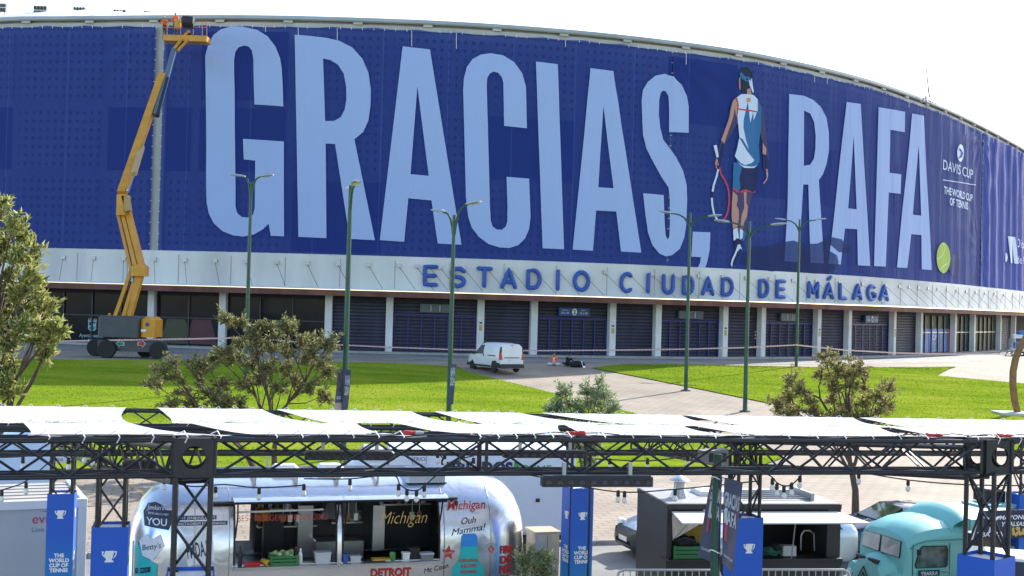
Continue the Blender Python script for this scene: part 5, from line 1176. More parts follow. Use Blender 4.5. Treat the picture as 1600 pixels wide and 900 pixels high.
# blue printed sleeves round the columns
def grad_blue():
    m = bpy.data.materials.new('printed_blue_board'); m.use_nodes = True; t = m.node_tree; b = t.nodes['Principled BSDF']; b.inputs['Roughness'].default_value = .45
    tc = N(t, 'ShaderNodeTexCoord'); sp = N(t, 'ShaderNodeSeparateXYZ'); t.links.new(tc.outputs['Object'], sp.inputs[0]); mr = N(t, 'ShaderNodeMapRange'); mr.inputs[1].default_value = .6; mr.inputs[2].default_value = 2.1; t.links.new(sp.outputs[2], mr.inputs[0])
    mx = N(t, 'ShaderNodeMix', data_type='RGBA'); mx.inputs[6].default_value = (.01, .26, .46, 1); mx.inputs[7].default_value = (.010, .10, .52, 1); t.links.new(mr.outputs[0], mx.inputs[0]); t.links.new(mx.outputs[2], b.inputs['Base Color']); return m
sleeve_m = grad_blue()
def sleeve(c, top, w, label, yaw, words=True, low=.05, emb=True, ez=.42, wz=1.05):
    t = thing('printed_sleeve', label, 'column sleeve', (c.x, c.y, 0), yaw, 'blue printed sleeves on the truss columns'); h = w / 2
    for k in range(4):
        R_ = Matrix.Rotation(k * math.pi / 2, 3, 'Z')
        p = MB(); p.hexa([R_ @ Vector(q) for q in ((-h, -h, low), (h, -h, low), (h - .008, -h + .008, low), (-h + .008, -h + .008, low), (-h, -h, top), (h, -h, top), (h - .008, -h + .008, top), (-h + .008, -h + .008, top))]); o = p.build('board', sleeve_m, t)
        if k > 1 and k != 3: continue
        fn = lambda u, v, R_=R_: R_ @ Vector((u, -h - .004, v))
        if emb:   # cup emblem
            s_ = w * .34; z = top - ez
            for poly in ([(-.35, -.5), (.35, -.5), (.35, -.38), (.22, -.3), (.3, .0), (.42, .45), (-.3, .45), (-.42, .1), (-.22, -.3), (-.35, -.38)], [(.44, .4), (.62, .42), (.58, .1), (.36, -.2), (.34, -.1), (.48, .12), (.5, .3), (.42, .3)], [(-.42, .4), (-.6, .42), (-.56, .12), (-.36, -.12), (-.36, -.02), (-.47, .15), (-.48, .3), (-.42, .3)]):
                MB().add([fn(x * s_, z + y * s_) for x, y in poly], [tuple(range(len(poly)))]).build('emblem', white_print, o)
        if words:
            for i, wd in enumerate(('THE', 'WORLD', 'CUP OF', 'TENNIS')): text_on(wd, fn, w * .145, 0, top - wz - i * w * .19, white_print, o, bold=.045, width=None)
    MB().box((-h + .012, -h + .012, top - .06), (h - .012, h - .012, top - .04)).build('foam_filler', white_paint, t)
sleeve(b1_, HC - 311 / F * lineY('b', 100), .46, 'blue printed sleeve in front of the white kiosk', ya, True, ez=.36, wz=1.12)
sleeve(m1, HC - 359 / F * lineY('m', 178), .49, 'blue printed sleeve between the white kiosk and the silver trailer', ya, False, ez=.40)
sleeve(f1, HC - 429 / F * lineY('f', 304), .49, 'low blue printed sleeve in front of the silver trailer nose', ya, False, emb=False)
sleeve(b2_, HC - 281 / F * lineY('b', 905), .45, 'blue printed sleeve beside the white box truck', ya + .18, True, ez=.52, wz=1.16)
sleeve(m2, HC - 319 / F * lineY('m', 1165), .46, 'blue printed sleeve against the black kiosk', ya, False, ez=.47)
sleeve(f3, HC - 370 / F * lineY('f', 1545), .49, 'low blue printed sleeve beside the turquoise van', ya + .47, False, emb=False)
sleeve(bR, HC - 272 / F * lineY('b', 1600), .46, 'blue printed sleeve beside the mayonnaise board', ya, True, ez=.36, wz=1.12)
# white sheets
sheet_m = M('white_shade_cloth', (.56, .57, .60), .8, var=.05, scale=1.5, bump=.15, bscale=3)
t_ = sheet_m.node_tree; trn = N(t_, 'ShaderNodeBsdfTranslucent'); trn.inputs[0].default_value = (.8, .81, .83, 1); mxs = N(t_, 'ShaderNodeMixShader'); mxs.inputs[0].default_value = .25
t_.links.new(t_.nodes['Principled BSDF'].outputs[0], mxs.inputs[1]); t_.links.new(trn.outputs[0], mxs.inputs[2]); t_.links.new(mxs.outputs[0], t_.nodes['Material Output'].inputs[0])
SH = [('f', 'm', (47, 364, 200, 35), 'over the white kiosk and silver trailer nose'), ('f', 'm', (405, 640, 556, 293), 'over the hatches of the silver trailer, front row'), ('f', 'm', (725, 893, 872, 622), 'between the red plugs above the box truck'), ('f', 'm', (910, 1165, 1062, 880), 'above the black hanging lamp bar'), ('f', 'm', (1195, 1452, 1372, 1078), 'over the black kiosk'), ('f', 'm', (1492, 1690, 1600, 1385), 'over the turquoise van, front row'),
      ('m', 'b', (-60, 201, 196, -60), 'behind the kiosk, at the open end of the rear row'), ('m', 'b', (268, 500, 408, 245), 'below the spreading shrub tree, rear row'), ('m', 'b', (520, 733, 641, 430), 'below the posters of the tall lamp post'), ('m', 'b', (760, 972, 810, 677), 'below the flag post by the van, rear row'), ('m', 'b', (1005, 1145, 1062, 845), 'below the feathery young tree'), ('m', 'b', (1172, 1405, 1332, 1070), 'below the rusty green tree, rear row'), ('m', 'b', (1420, 1690, 1640, 1342), 'below the steel sculpture, rear row')]
ZL = {'f': ZF + .035, 'm': ZM + .035, 'b': ZBk + .035}
for fk_, bk__, (fl_, fr_, br_, bl_), where in SH:
    A, B2, C2, D2 = lpt(fk_, fl_, ZL[fk_]), lpt(fk_, fr_, ZL[fk_]), lpt(bk__, br_, ZL[bk__]), lpt(bk__, bl_, ZL[bk__])
    if fk_ == 'f': A = A + Vector((.04, -.19, 0)); B2 = B2 + Vector((.04, -.19, 0))
    q = random.Random(int(fl_) + 900); P = []
    for i in range(13):
        v = i / 12; row = []
        for j in range(21):
            u = j / 20; bow = .22 * math.sin(math.pi * v); uu = u + (0.5 - u) * bow * .35
            p = A.lerp(B2, uu).lerp(D2.lerp(C2, uu), v)
            p.z += -.07 * math.sin(math.pi * v) * (.5 + .5 * math.sin(math.pi * u)) + .008 * math.sin(u * 9 + fl_) * (1 - v) + .02
            if v in (0, 1): p.z += .004 * math.sin(u * 38)
            row.append(p)
        P.append(row)
    o = (A + C2) / 2
    ob = MB().grid(P).build('shade_sheet', sheet_m, None, o, smooth=True); tag(ob, 'white shade sheet tied ' + where, 'shade sheet', 'white shade sheets on the pergola')
    m = MB()
    for k in range(6):
        for L_, M_, s_ in ((A, B2, -1), (D2, C2, 1)):
            p = L_.lerp(M_, (k + .5) / 6); m.path([p + Vector((-.06, 0, .03)), p + Vector((0, s_ * -.03, .06)), p + Vector((.05, 0, .0)), p + Vector((.02, 0, -.06))], .007, 4)
    tag(m.build('cable_tie', white_paint, ob, o), kind='stuff')
# red power connectors
redpl = M('red_connector', (.5, .02, .02), .4); greypl = M('grey_connector', (.4, .42, .44), .5)
for x, lab, flip in ((640, 'above the silver trailer', 1), (905, 'above the hanging lamp bar', -1), (1455, 'above the black kiosk', 1), (1565, 'above the turquoise van', 1)):
    p = lpt('f', x, ZF + .06); t = thing('power_connector', 'red power connector lying on the truss ' + lab, 'connector', p, ya + (0 if flip > 0 else math.pi), 'red power connectors on the front truss'); t.scale = (.6, .6, .6)
    MB().lathe((0, 0, 0), [(.03, -.12), (.045, -.1), (.045, .0), (.036, .02), (.03, .1)], 12, 'x').build('plug', redpl, t, smooth=True)
    MB().lathe((0, 0, 0), [(.03, .1), (.038, .11), (.035, .2), (.015, .26)], 12, 'x').build('socket', greypl if x in (640,) else redpl, t, smooth=True)
    MB().path([(.25, 0, 0), (.5, .02, .02), (.9, .05, -.02), (1.3, .03, -.02)], .012, 6).build('cable', black_plastic, t)
    MB().path([(-.12, 0, 0), (-.4, .03, .01), (-.8, .0, -.03)], .012, 6).build('cable', black_plastic, t)
# LED lamp bars
def lamp_bar(x0, x1, y, Y, h, label, tilt=0):
    a, b = at(x0, y, Y), at(x1, y, Y + (x1 - x0) / F * Y * .2); c = (a + b) / 2; L = (b - a).length / 2; yaw = math.atan2(b.y - a.y, b.x - a.x)
    t = thing('lamp_bar', label, 'lamp bar', c, yaw, 'black lamp bars under the truss')
    MB().bbox((-L, -.08, -h / 2), (L, .08, h / 2), .02).build('housing', black_metal, t)
    n = 10
    for k in range(n): MB().lathe((-L + (k + .5) * 2 * L / n, -.082, -.005), [(.022, 0), (.03, -.006), (.03, .004)], 10, 'y').build('lens', M('lamp_lens_dark', (.05, .05, .06), .1), t)
    for e in (-.6, .6):
        MB().box((e * L - .02, -.02, h / 2), (e * L + .02, .02, h / 2 + .14)).build('clamp', steel_grey, t)
lamp_bar(476, 616, 711, 14.6, .10, 'slim black lamp bar seen through the truss above the silver trailer')
lamp_bar(786, 916, 709, 17.5, .10, 'black lamp bar hanging in front of the box truck lettering')
lamp_bar(846, 1018, 751, 14.0, .12, 'long black lamp bar hung below the truss near the black kiosk')
hp = at(218, 727, 15.6); t = thing('patio_heater', 'black finned heater box hung inside the left truss corner', 'heater', hp, ya)
MB().bbox((-.2, -.1, -.07), (.2, .1, .07), .03).build('housing', black_metal, t)
for k in range(8): MB().box((-.19 + k * .05, -.115, -.06), (-.17 + k * .05, -.1, .06)).build('fin', black_plastic, t)
sp = at(1118, 712, 17.5); t = thing('loudspeaker', 'grey loudspeaker fixed under the truss by the flag pole', 'loudspeaker', sp, .3)
MB().hexa([(-.2, -.12, -.09), (.14, -.12, -.13), (.14, .14, -.13), (-.2, .14, -.09), (-.2, -.1, .07), (.14, -.1, .1), (.14, .14, .1), (-.2, .14, .07)]).build('cabinet', M('speaker_grey', (.2, .2, .2), .6), t); MB().box((-.15, -.132, -.07), (.1, -.122, .05)).build('grille', black_metal, t)
# string lights
def string(label, pts, Y, bulbs, org=None):
    P = [at(x, y, Y + dy) for x, y, dy in pts]; fine = []
    for i in range(len(P) - 1):
        p0, p1, p2, p3 = P[max(0, i - 1)], P[i], P[i + 1], P[min(len(P) - 1, i + 2)]
        for k in range(6):
            t = k / 6; fine.append(.5 * (2 * p1 + (p2 - p0) * t + (2 * p0 - 5 * p1 + 4 * p2 - p3) * t * t + (3 * p1 - p0 - 3 * p2 + p3) * t ** 3))
    fine.append(P[-1]); o = fine[0]
    t = thing('string_light', label, 'string light', o, 0, 'festoon bulbs strung on the pergola')
    MB().path(fine, .009, 5).build('wire', black_plastic, t, o)
    for x, y, dy in bulbs:
        c = at(x, y, Y + dy)
        s_ = MB().lathe(c, [(.012, .0), (.022, -.01), (.024, -.07), (.02, -.08)], 8).build('bulb_socket', black_plastic, t, o, smooth=True)
        MB().lathe(c, [(.015, -.08), (.032, -.11), (.03, -.14), (.01, -.16)], 8).build('bulb', M('clear_bulb', (.75, .76, .74), .1, var=0), s_, o, smooth=True)
string('festoon string with bulbs above the white kiosk roof', [(-20, 715, 0), (38, 713, 0), (85, 706, 0), (110, 716, 0), (135, 704, 0), (147, 708, 0)], 16, [(36, 714, 0), (107, 715, 0), (132, 704, 0), (145, 708, 0)])
string('festoon string drooping across the white kiosk', [(-20, 775, 0), (5, 765, 0), (40, 752, 0), (85, 715, 0)], 16, [(3, 765, 0), (41, 753, 0)])
string('festoon string over the trailer roof, on its left', [(255, 749, 0), (300, 760, 0), (350, 757, 0), (405, 762, 0), (475, 758, 0)], 16, [(257, 746, 0), (337, 760, 0), (405, 762, 0), (475, 756, 0)])
string('festoon loop of bulbs over the trailer hatch', [(475, 748, 0), (547, 748, 0), (612, 742, 0), (625, 757, 0), (637, 765, 0), (652, 766, 0), (664, 758, 0), (690, 735, 0)], 16, [(547, 748, 0), (623, 756, 0), (636, 764, 0), (651, 765, 0), (663, 758, 0)])
string('festoon cluster in front of the box truck cab', [(680, 702, 0), (692, 716, 0), (701, 724, 0), (709, 723, 0), (725, 716, 0), (740, 712, 0)], 17, [(684, 706, 0), (692, 717, 0), (701, 722, 0), (709, 721, 0), (695, 708, 0), (724, 706, 0), (740, 715, 0)])
string('festoon string from the truss to the hanging lamp bar and kiosk', [(800, 736, 0), (842, 745, 0), (960, 768, 0), (1060, 764, 0), (1180, 752, 0)], 16.2, [(966, 766, 0), (976, 767, 0), (1055, 764, 0)])
string('festoon string against the lawn right of the lamp bar', [(930, 717, 0), (953, 718, 0), (1013, 720, 0), (1075, 712, 0), (1120, 700, 0)], 17, [(953, 716, 0), (1012, 716, 0), (1075, 711, 0)])
string('festoon loop of five bulbs over the black kiosk', [(1190, 735, 0), (1207, 746, 0), (1214, 754, 0), (1225, 759, 0), (1237, 757, 0), (1250, 745, 0), (1256, 735, 0)], 15.6, [(1207, 747, 0), (1214, 755, 0), (1225, 759, 0), (1237, 754, 0), (1250, 743, 0)])
string('long single festoon wire from the kiosk to the right column', [(1340, 737, 0), (1420, 750, 0), (1505, 757, 0), (1600, 759, 0)], 16.5, [(1342, 738, 0), (1419, 749, 0)])
# near flag pole with two torn flags
fo_ = Vector((at(1130, 900, 15.5).x - .1, 15.5, 0)); t = thing('flag_pole', 'green steel pole carrying two creased flags by the black kiosk', 'flag pole', fo_)
top_ = at(1132, 742, 15.5); MB().path([(0, 0, 0), (0, 0, top_.z + .25)], [.06, .055], 12).build('pole', green_post, t, smooth=True)
for z in (at(1131, 747, 15.5).z, at(1130, 861, 15.5).z): MB().path([(.075 * math.cos(k), .075 * math.sin(k), z + .02 * math.sin(k * 2)) for k in np.linspace(0, 5.5, 12)], .008, 5).build('cable_tie', white_paint, t)
flag('creased grey flag with white player print, on the kiosk side of the pole', [(1113, 739, .2), (1128, 745, -.05), (1122, 884, -.05), (1090, 868, .3)], 15.45, [('GRACIAS', .12, .95, .70, .86), ('RAFA', .2, .95, .50, .66), ('DAVIS CUP', .1, .85, .1, .13)], prints=[('q', .2, .32, .32, .5, redpr), ('q', .22, .48, .34, .68, flag_text)])
flag('creased grey flag hanging on the sleeve side of the pole', [(1132, 746, -.05), (1160, 753, .15), (1146, 896, .2), (1128, 880, -.05)], 15.45, [('GRACIAS', .05, .9, .68, .84), ('RAFA', .05, .85, .48, .64), ('DAVIS CUP', .1, .85, .1, .13)], prints=[('q', .1, .28, .25, .5, redpr), ('q', .12, .46, .25, .66, flag_text)])
# ================================================================ silver trailer
UA = math.atan2(.297, .955)
mirror = bpy.data.materials.new('polished_aluminium'); mirror.use_nodes = True
t_ = mirror.node_tree; b_n = t_.nodes['Principled BSDF']; b_n.inputs['Metallic'].default_value = 1; b_n.inputs['Roughness'].default_value = .24; b_n.inputs['Base Color'].default_value = (.70, .71, .74, 1)
tcn = N(t_, 'ShaderNodeTexCoord'); nz_ = N(t_, 'ShaderNodeTexNoise'); nz_.inputs['Scale'].default_value = 1.3; nz_.inputs['Detail'].default_value = 2; nz_.inputs['Distortion'].default_value = 1.2; t_.links.new(tcn.outputs['Object'], nz_.inputs['Vector'])
bpn = N(t_, 'ShaderNodeBump'); bpn.inputs['Strength'].default_value = .35; bpn.inputs['Distance'].default_value = .05; t_.links.new(nz_.outputs[0], bpn.inputs['Height']); t_.links.new(bpn.outputs[0], b_n.inputs['Normal'])
TC = Vector((-3.46, 25.65, 0))
TR = thing('silver_food_trailer', 'polished silver rounded food trailer with two open serving hatches and stickers', 'food trailer', TC, UA)
PRF = [(.85, .45), (1.12, .58), (1.2, .85), (1.24, 1.15), (1.245, 1.41), (1.235, 1.75), (1.19, 2.05), (1.09, 2.32), (.98, 2.5), (.75, 2.70), (.42, 2.84), (.02, 2.89)]
HATCH = [(-2.03, -.12), (0.0, 1.9)]; HL = 3.9
def tprof(x):
    t = max(0, (abs(x) - 2.75) / (HL - 2.75)); t = min(1, t); k = math.sqrt(max(0, 1 - t ** 2.3)); ky = .18 + .82 * k; kz = .35 + .65 * math.sqrt(max(0, 1 - t ** 3))
    return [(y * ky, 1.05 + (z - 1.05) * (kz if z > 1.05 else .55 + .45 * k)) for y, z in PRF]
xs_ = sorted(set([-HL, -3.88, -3.8, -3.68, -3.5, -3.3, -3.05, -2.75, -2.4, -2.03, -1.5, -1.0, -.5, -.12, 0.0, .5, 1.0, 1.5, 1.9, 2.3, 2.75, 3.05, 3.3, 3.5, 3.68, 3.8, 3.88, HL]))
vs_, fs_ = [], []; K = len(PRF); K2 = 2 * K
for x in xs_:
    h = tprof(x); vs_ += [(x, -y, z) for y, z in h] + [(x, y, z) for y, z in reversed(h)]
for i in range(len(xs_) - 1):
    xm = (xs_[i] + xs_[i + 1]) / 2; inh = any(a < xm < b for a, b in HATCH)
    for j in range(K2):
        if inh and 4 <= j < 8: continue
        if j >= K and -2.03 < xm < -1.45 and K2 - 1 - 8 <= j < K2 - 1 - 4: continue      # rear opening
        fs_.append((i * K2 + j, i * K2 + (j + 1) % K2, (i + 1) * K2 + (j + 1) % K2, (i + 1) * K2 + j))
fs_ += [tuple(range(K2)), tuple(range((len(xs_) - 1) * K2, len(xs_) * K2))]
MB().add(vs_, fs_).build('shell', mirror, TR, smooth=True, angle=60)
def tb(x, z, e=.008):
    h = tprof(x); ys = [p[0] for p in h]; zs = [p[1] for p in h]; y = float(np.interp(z, zs, ys)); return Vector((x, -y - e, z))
seamm = M('rivet_seam', (.4, .41, .43), .3, metal=.9, var=0)
for x in (-2.75, -2.12, 2.0, 2.95): MB().path([tb(x, z, .003) for z in np.linspace(.6, 2.85, 16)], .011, 5).build('panel_seam', seamm, TR)
# interior
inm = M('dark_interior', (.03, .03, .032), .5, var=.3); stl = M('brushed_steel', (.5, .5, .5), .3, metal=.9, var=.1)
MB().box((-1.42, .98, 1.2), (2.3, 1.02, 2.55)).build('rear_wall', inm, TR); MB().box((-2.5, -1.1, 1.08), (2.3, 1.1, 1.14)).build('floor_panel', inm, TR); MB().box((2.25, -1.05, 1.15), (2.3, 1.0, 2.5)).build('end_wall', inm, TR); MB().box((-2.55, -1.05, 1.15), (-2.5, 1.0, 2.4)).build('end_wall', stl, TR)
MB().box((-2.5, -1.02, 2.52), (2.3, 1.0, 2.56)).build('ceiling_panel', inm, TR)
for (a, b) in HATCH:
    MB().bbox((a - .03, -1.42, 1.34), (b + .03, -1.0, 1.40), .01).build('counter', stl, TR)
    # raised curved hatch door
    G_ = []
    for i in range(9):
        x = a - .06 + (b - a + .14) * i / 8; G_.append([(x, -.93 - .62 * s_, 2.58 + .17 * math.sin(s_ * 1.9 + .2) - .10 * s_) for s_ in np.linspace(0, 1, 8)])
    hd = MB().grid(G_); n0 = len(hd.v); vv = list(hd.v); ff = list(hd.f); hd.v += [(x, y, z - .03) for x, y, z in vv]; hd.f += [tuple(i + n0 for i in f) for f in ff]
    o = hd.build('hatch_door', mirror, TR, smooth=True); MB().tube((a - .06, -1.55, 2.615), (b + .08, -1.55, 2.615), .022, 6).build('door_edge', black_metal, o)
    for e in (a + .02, b - .02): MB().path([(e, -1.14, 1.9), (e + .02, -1.3, 2.3), (e, -1.48, 2.58)], .016, 6).build('gas_strut', black_metal, TR)
    for z0, z1, x in ((1.41, 2.5, a), (1.41, 2.5, b)): MB().path([tb(x, z, .006) for z in np.linspace(z0, z1, 10)], .02, 5).build('hatch_seal', black_plastic, TR)
rk = stl
for y in (-.45, .3): MB().tube((-2.6, y, 3.02), (2.2, y, 3.02), .03, 6).build('roof_rail', steel_grey, TR)
for x in (-2.4, -1.6, -.8, 0, .8, 1.6): MB().box((x - .04, -.5, 2.98), (x + .04, .35, 3.01)).build('roof_slat', steel_grey, TR); MB().tube((x, -.45, 2.8), (x, -.45, 3.02), .025, 5).build('rail_foot', steel_grey, TR)
MB().bbox((1.35, -.6, 2.80), (2.2, .1, 3.06), .06).build('roof_vent', M('vent_blue_steel', (.45, .52, .62), .25, metal=.8), TR)
for x in (-1.2, -.3): MB().bbox((x, .0, 2.86), (x + .5, .4, 3.1), .05).build('roof_vent', white_paint, TR)
wheelr = M('trailer_rim', (.5, .5, .5), .3, metal=.8)
for e in (-1, 1):
    for x in (-.5, .5): wheel(TR, (0, 0, 0), Vector((x, e * 1.0, .36)), .36, .24, 'y', wheelr)
MB().box((-2.6, -.8, .3), (2.6, .8, .46)).build('chassis', black_metal, TR); MB().tube((-3.6, 0, .45), (-4.9, 0, .45), .06).build('drawbar', black_metal, TR)
MB().tube((2.6, -.7, .0), (2.6, -.7, .5), .04).build('jack', steel_grey, TR); MB().tube((-2.6, -.7, .0), (-2.6, -.7, .5), .04).build('jack', steel_grey, TR)
# neon
neon_r = glow('red_neon', (.5, .04, .06), .08); neon_g = glow('gold_neon', (.55, .40, .15), .10)
text_on('BEST BURGER EUROPE 2023', lambda u, v: Vector((u, -.85, v)), .12, -1.1, 2.16, neon_r, TR, 'neon_sign', width=1.7, bold=-.012)
MB().tube((-1.95, -1.0, 2.36), (-.35, -1.0, 2.38), .02, 6).build('tube_lamp', white_paint, TR)
text_on('Michigan', lambda u, v: Vector((u, -.6, v)), .26, 1.32, 2.0, neon_g, TR, 'neon_sign', width=.95, shear=.35, bold=-.015)
MB().box((.78, -.2, 1.4), (1.02, -.15, 2.3)).build('steel_panel', stl, TR); MB().box((-1.3, .5, 1.15), (-.9, .95, 2.1)).build('fridge', black_metal, TR); MB().box((-.6, .6, 1.15), (-.3, .95, 2.2)).build('fridge', stl, TR)
# things on the counters (each its own)
def TW(x, y, z): return TR.matrix_basis @ Vector((x, y, z))
TR.rotation_euler = (0, 0, UA); MBAS = Matrix.Translation(TC) @ Matrix.Rotation(UA, 4, 'Z')
def tw(x, y, z): return MBAS @ Vector((x, y, z))
def crate(name, label, loc, rz, size, mat, fill=None, slots=4):
    t = thing(name, label, 'crate', loc, rz); x, y, z = size
    MB().box((-x / 2, -y / 2, 0), (x / 2, y / 2, .015)).build('base', mat, t)
    for sg in (-1, 1):
        for k in range(3):
            z0 = .015 + k * (z - .015) / 3
            MB().box((-x / 2, sg * y / 2 - .01, z0), (x / 2, sg * y / 2 + .01, z0 + z / 3 - .02)).build('slat', mat, t); MB().box((sg * x / 2 - .01, -y / 2, z0), (sg * x / 2 + .01, y / 2, z0 + z / 3 - .02)).build('slat', mat, t)
        for e in (-1, 1): MB().box((sg * x / 2 - .02, e * y / 2 - .02, 0), (sg * x / 2 + .02, e * y / 2 + .02, z)).build('corner_post', mat, t)
    if fill:
        m = MB(); q = random.Random(3)
        for k in range(22): blob(m, (q.uniform(-x / 2 + .05, x / 2 - .05), q.uniform(-y / 2 + .05, y / 2 - .05), z - .02 + q.uniform(-.02, .04)), .05, k, 6, 4)
        tag(m.build('contents', fill, t), kind='stuff')
    return t
grn = M('green_crate_plastic', (.03, .16, .05), .5); lett = M('lettuce_bags', (.3, .42, .2), .5, var=.5, scale=12); yel = M('yellow_plastic', (.55, .33, .02), .5); wpl = M('cloudy_plastic', (.5, .52, .55), .4)
crate('vegetable_crate', 'green plastic crate of lettuce on the trailer counter', tw(-1.12, -1.2, 1.4), UA, (.48, .34, .2), grn, lett)
def bottle(label, loc, mat, cap, h=.26, r=.035, name='bottle'):
    t = thing(name, label, 'bottle', loc); MB().lathe((0, 0, 0), [(r * .9, 0), (r, .01), (r, h * .6), (r * .45, h * .78), (r * .4, h * .86)], 12).build('bottle_body', mat, t, smooth=True); MB().lathe((0, 0, 0), [(r * .5, h * .86), (r * .5, h * .93), (r * .15, h)], 10).build('cap', cap, t, smooth=True)
bottle('white squeeze bottle beside the lettuce crate', tw(-.8, -1.25, 1.4), white_paint, white_paint, .3, .04)
bottle('dark sauce bottle behind the lettuce crate', tw(-.86, -1.05, 1.4), black_plastic, redpl, .3)
bottle('tall black pump bottle at the left hatch corner', tw(-1.92, -1.25, 1.4), black_plastic, black_plastic, .38, .04)
def tub(label, loc, size, mat, lid, name='tub', cat='tub'):
    t = thing(name, label, cat, loc, UA); x, y, z = size
    MB().hexa([(-x * .44, -y * .44, 0), (x * .44, -y * .44, 0), (x * .44, y * .44, 0), (-x * .44, y * .44, 0), (-x / 2, -y / 2, z), (x / 2, -y / 2, z), (x / 2, y / 2, z), (-x / 2, y / 2, z)]).build('body', mat, t); MB().bbox((-x / 2 - .01, -y / 2 - .01, z), (x / 2 + .01, y / 2 + .01, z + .025), .008).build('lid', lid, t)
tub('cloudy plastic tub on the left trailer counter', tw(-.38, -1.2, 1.4), (.3, .22, .19), wpl, wpl)
tub('red chopping tray at the left end of the counter', tw(-1.7, -1.25, 1.4), (.3, .2, .04), redpl, redpl, 'tray', 'tray')
tub('blue paper box on the right trailer counter', tw(.06, -1.2, 1.4), (.09, .12, .14), M('blue_box', (.03, .1, .4), .5), M('blue_box', (.03, .1, .4), .5), 'carton', 'box')
tub('small grey tub on the right trailer counter', tw(1.65, -1.2, 1.4), (.26, .2, .11), M('grey_plastic', (.2, .2, .21), .5), wpl)
tub('clear salad tub beside the blue box', tw(.25, -1.22, 1.4), (.2, .16, .1), wpl, wpl)
t = thing('tin_can', 'green tin can on the right trailer counter', 'can', tw(.98, -1.2, 1.4)); MB().lathe((0, 0, 0), [(.06, 0), (.062, .01), (.062, .15), (.06, .16)], 14).build('can_body', M('can_green', (.06, .25, .06), .35), t, smooth=True); MB().lathe((0, 0, 0), [(.05, .161), (.05, .165)], 12).build('can_lid', stl, t)
t = thing('yellow_canister', 'yellow canister lying on the left trailer counter', 'canister', tw(-1.45, -1.26, 1.46), UA + .4); MB().lathe((0, 0, 0), [(.03, -.13), (.06, -.11), (.06, .1), (.05, .12)], 12, 'y').build('canister_body', yel, t, smooth=True); MB().lathe((0, 0, 0), [(.03, -.14), (.035, -.15), (.02, -.155)], 10, 'y').build('cap', black_plastic, t)
t = thing('serving_board', 'yellow and black serving trays stacked on the right counter', 'tray', tw(.62, -1.22, 1.4), UA); MB().bbox((-.22, -.13, 0), (.2, .13, .03), .01).build('tray', black_plastic, t); MB().bbox((-.05, -.12, .03), (.3, .1, .055), .01).build('tray', yel, t)
t = thing('hanging_pan', 'orange copper cookware hanging inside the trailer', 'cookware', tw(-1.35, .3, 2.0)); MB().lathe((0, 0, 0), [(.02, .22), (.14, .2), (.17, .0), (.16, -.02)], 14).build('pan', M('copper_orange', (.55, .24, .02), .4), t, smooth=True); MB().tube((0, 0, .2), (0, 0, .5), .01).build('hook', stl, t)
# shelves and stock inside the trailer
for z_, x0_, x1_ in ((1.75, -1.4, -.2), (2.1, -1.4, -.7), (1.8, .1, .75), (2.15, 1.1, 2.2)): MB().box((x0_, .7, z_), (x1_, .97, z_ + .03)).build('shelf', stl, TR)
jm = [M('jar_red', (.35, .05, .03), .3), M('jar_amber', (.45, .25, .05), .3), wpl, M('jar_green', (.1, .2, .05), .3), white_paint]
jn = 0
for z_, x0_, x1_ in ((1.78, -1.35, -.25), (2.13, -1.35, -.75), (1.83, .15, .72), (2.18, 1.15, 2.15)):
    x = x0_
    while x < x1_:
        p = tw(x, .82, z_); h_ = rnd.uniform(.12, .22); r_ = rnd.uniform(.035, .06)
        q = thing('storage_jar', 'small jar on the shelves inside the silver trailer', 'jar', p, 0, 'jars on the trailer shelves'); MB().lathe((0, 0, 0), [(r_ * .95, 0), (r_, .01), (r_, h_ * .8), (r_ * .8, h_ * .88)], 10).build('jar_body', jm[jn % 5], q, smooth=True); MB().lathe((0, 0, 0), [(r_ * .85, h_ * .88), (r_ * .85, h_), (r_ * .5, h_ * 1.01)], 10).build('lid', stl if jn % 2 else black_plastic, q)
        x += rnd.uniform(.13, .24); jn += 1
for i_, x in enumerate((-1.0, -.86, -.7, .3, .45, 1.6, 1.75)):
    p = tw(x, -.1, 2.2); q = thing('hanging_utensil', 'kitchen utensil hanging from the trailer ceiling rail', 'utensil', p, UA, 'utensils hung in the trailer'); MB().tube((0, 0, .3), (0, 0, -.05), .008, 6).build('handle', stl, q); MB().bbox((-.05, -.012, -.2), (.05, .012, -.05), .01).build('blade', stl if i_ % 3 else M('wooden_board', (.3, .14, .06), .6), q)
MB().tube((-1.9, -.1, 2.5), (2.2, -.1, 2.5), .012).build('ceiling_rail', stl, TR)
MB().bbox((-.3, .2, 1.14), (.7, .65, 1.55), .02).build('griddle', stl, TR); MB().hexa([(-.2, .1, 2.0), (.6, .1, 2.0), (.6, .7, 2.0), (-.2, .7, 2.0), (0, .3, 2.5), (.4, .3, 2.5), (.4, .7, 2.5), (0, .7, 2.5)]).build('extractor_hood', stl, TR)
tub('white paper tub behind the can on the right counter', tw(1.25, -1.15, 1.4), (.14, .14, .12), white_paint, white_paint); tub('black till box on the right trailer counter', tw(1.42, -1.1, 1.4), (.2, .2, .2), black_metal, black_plastic, 'till', 'till')
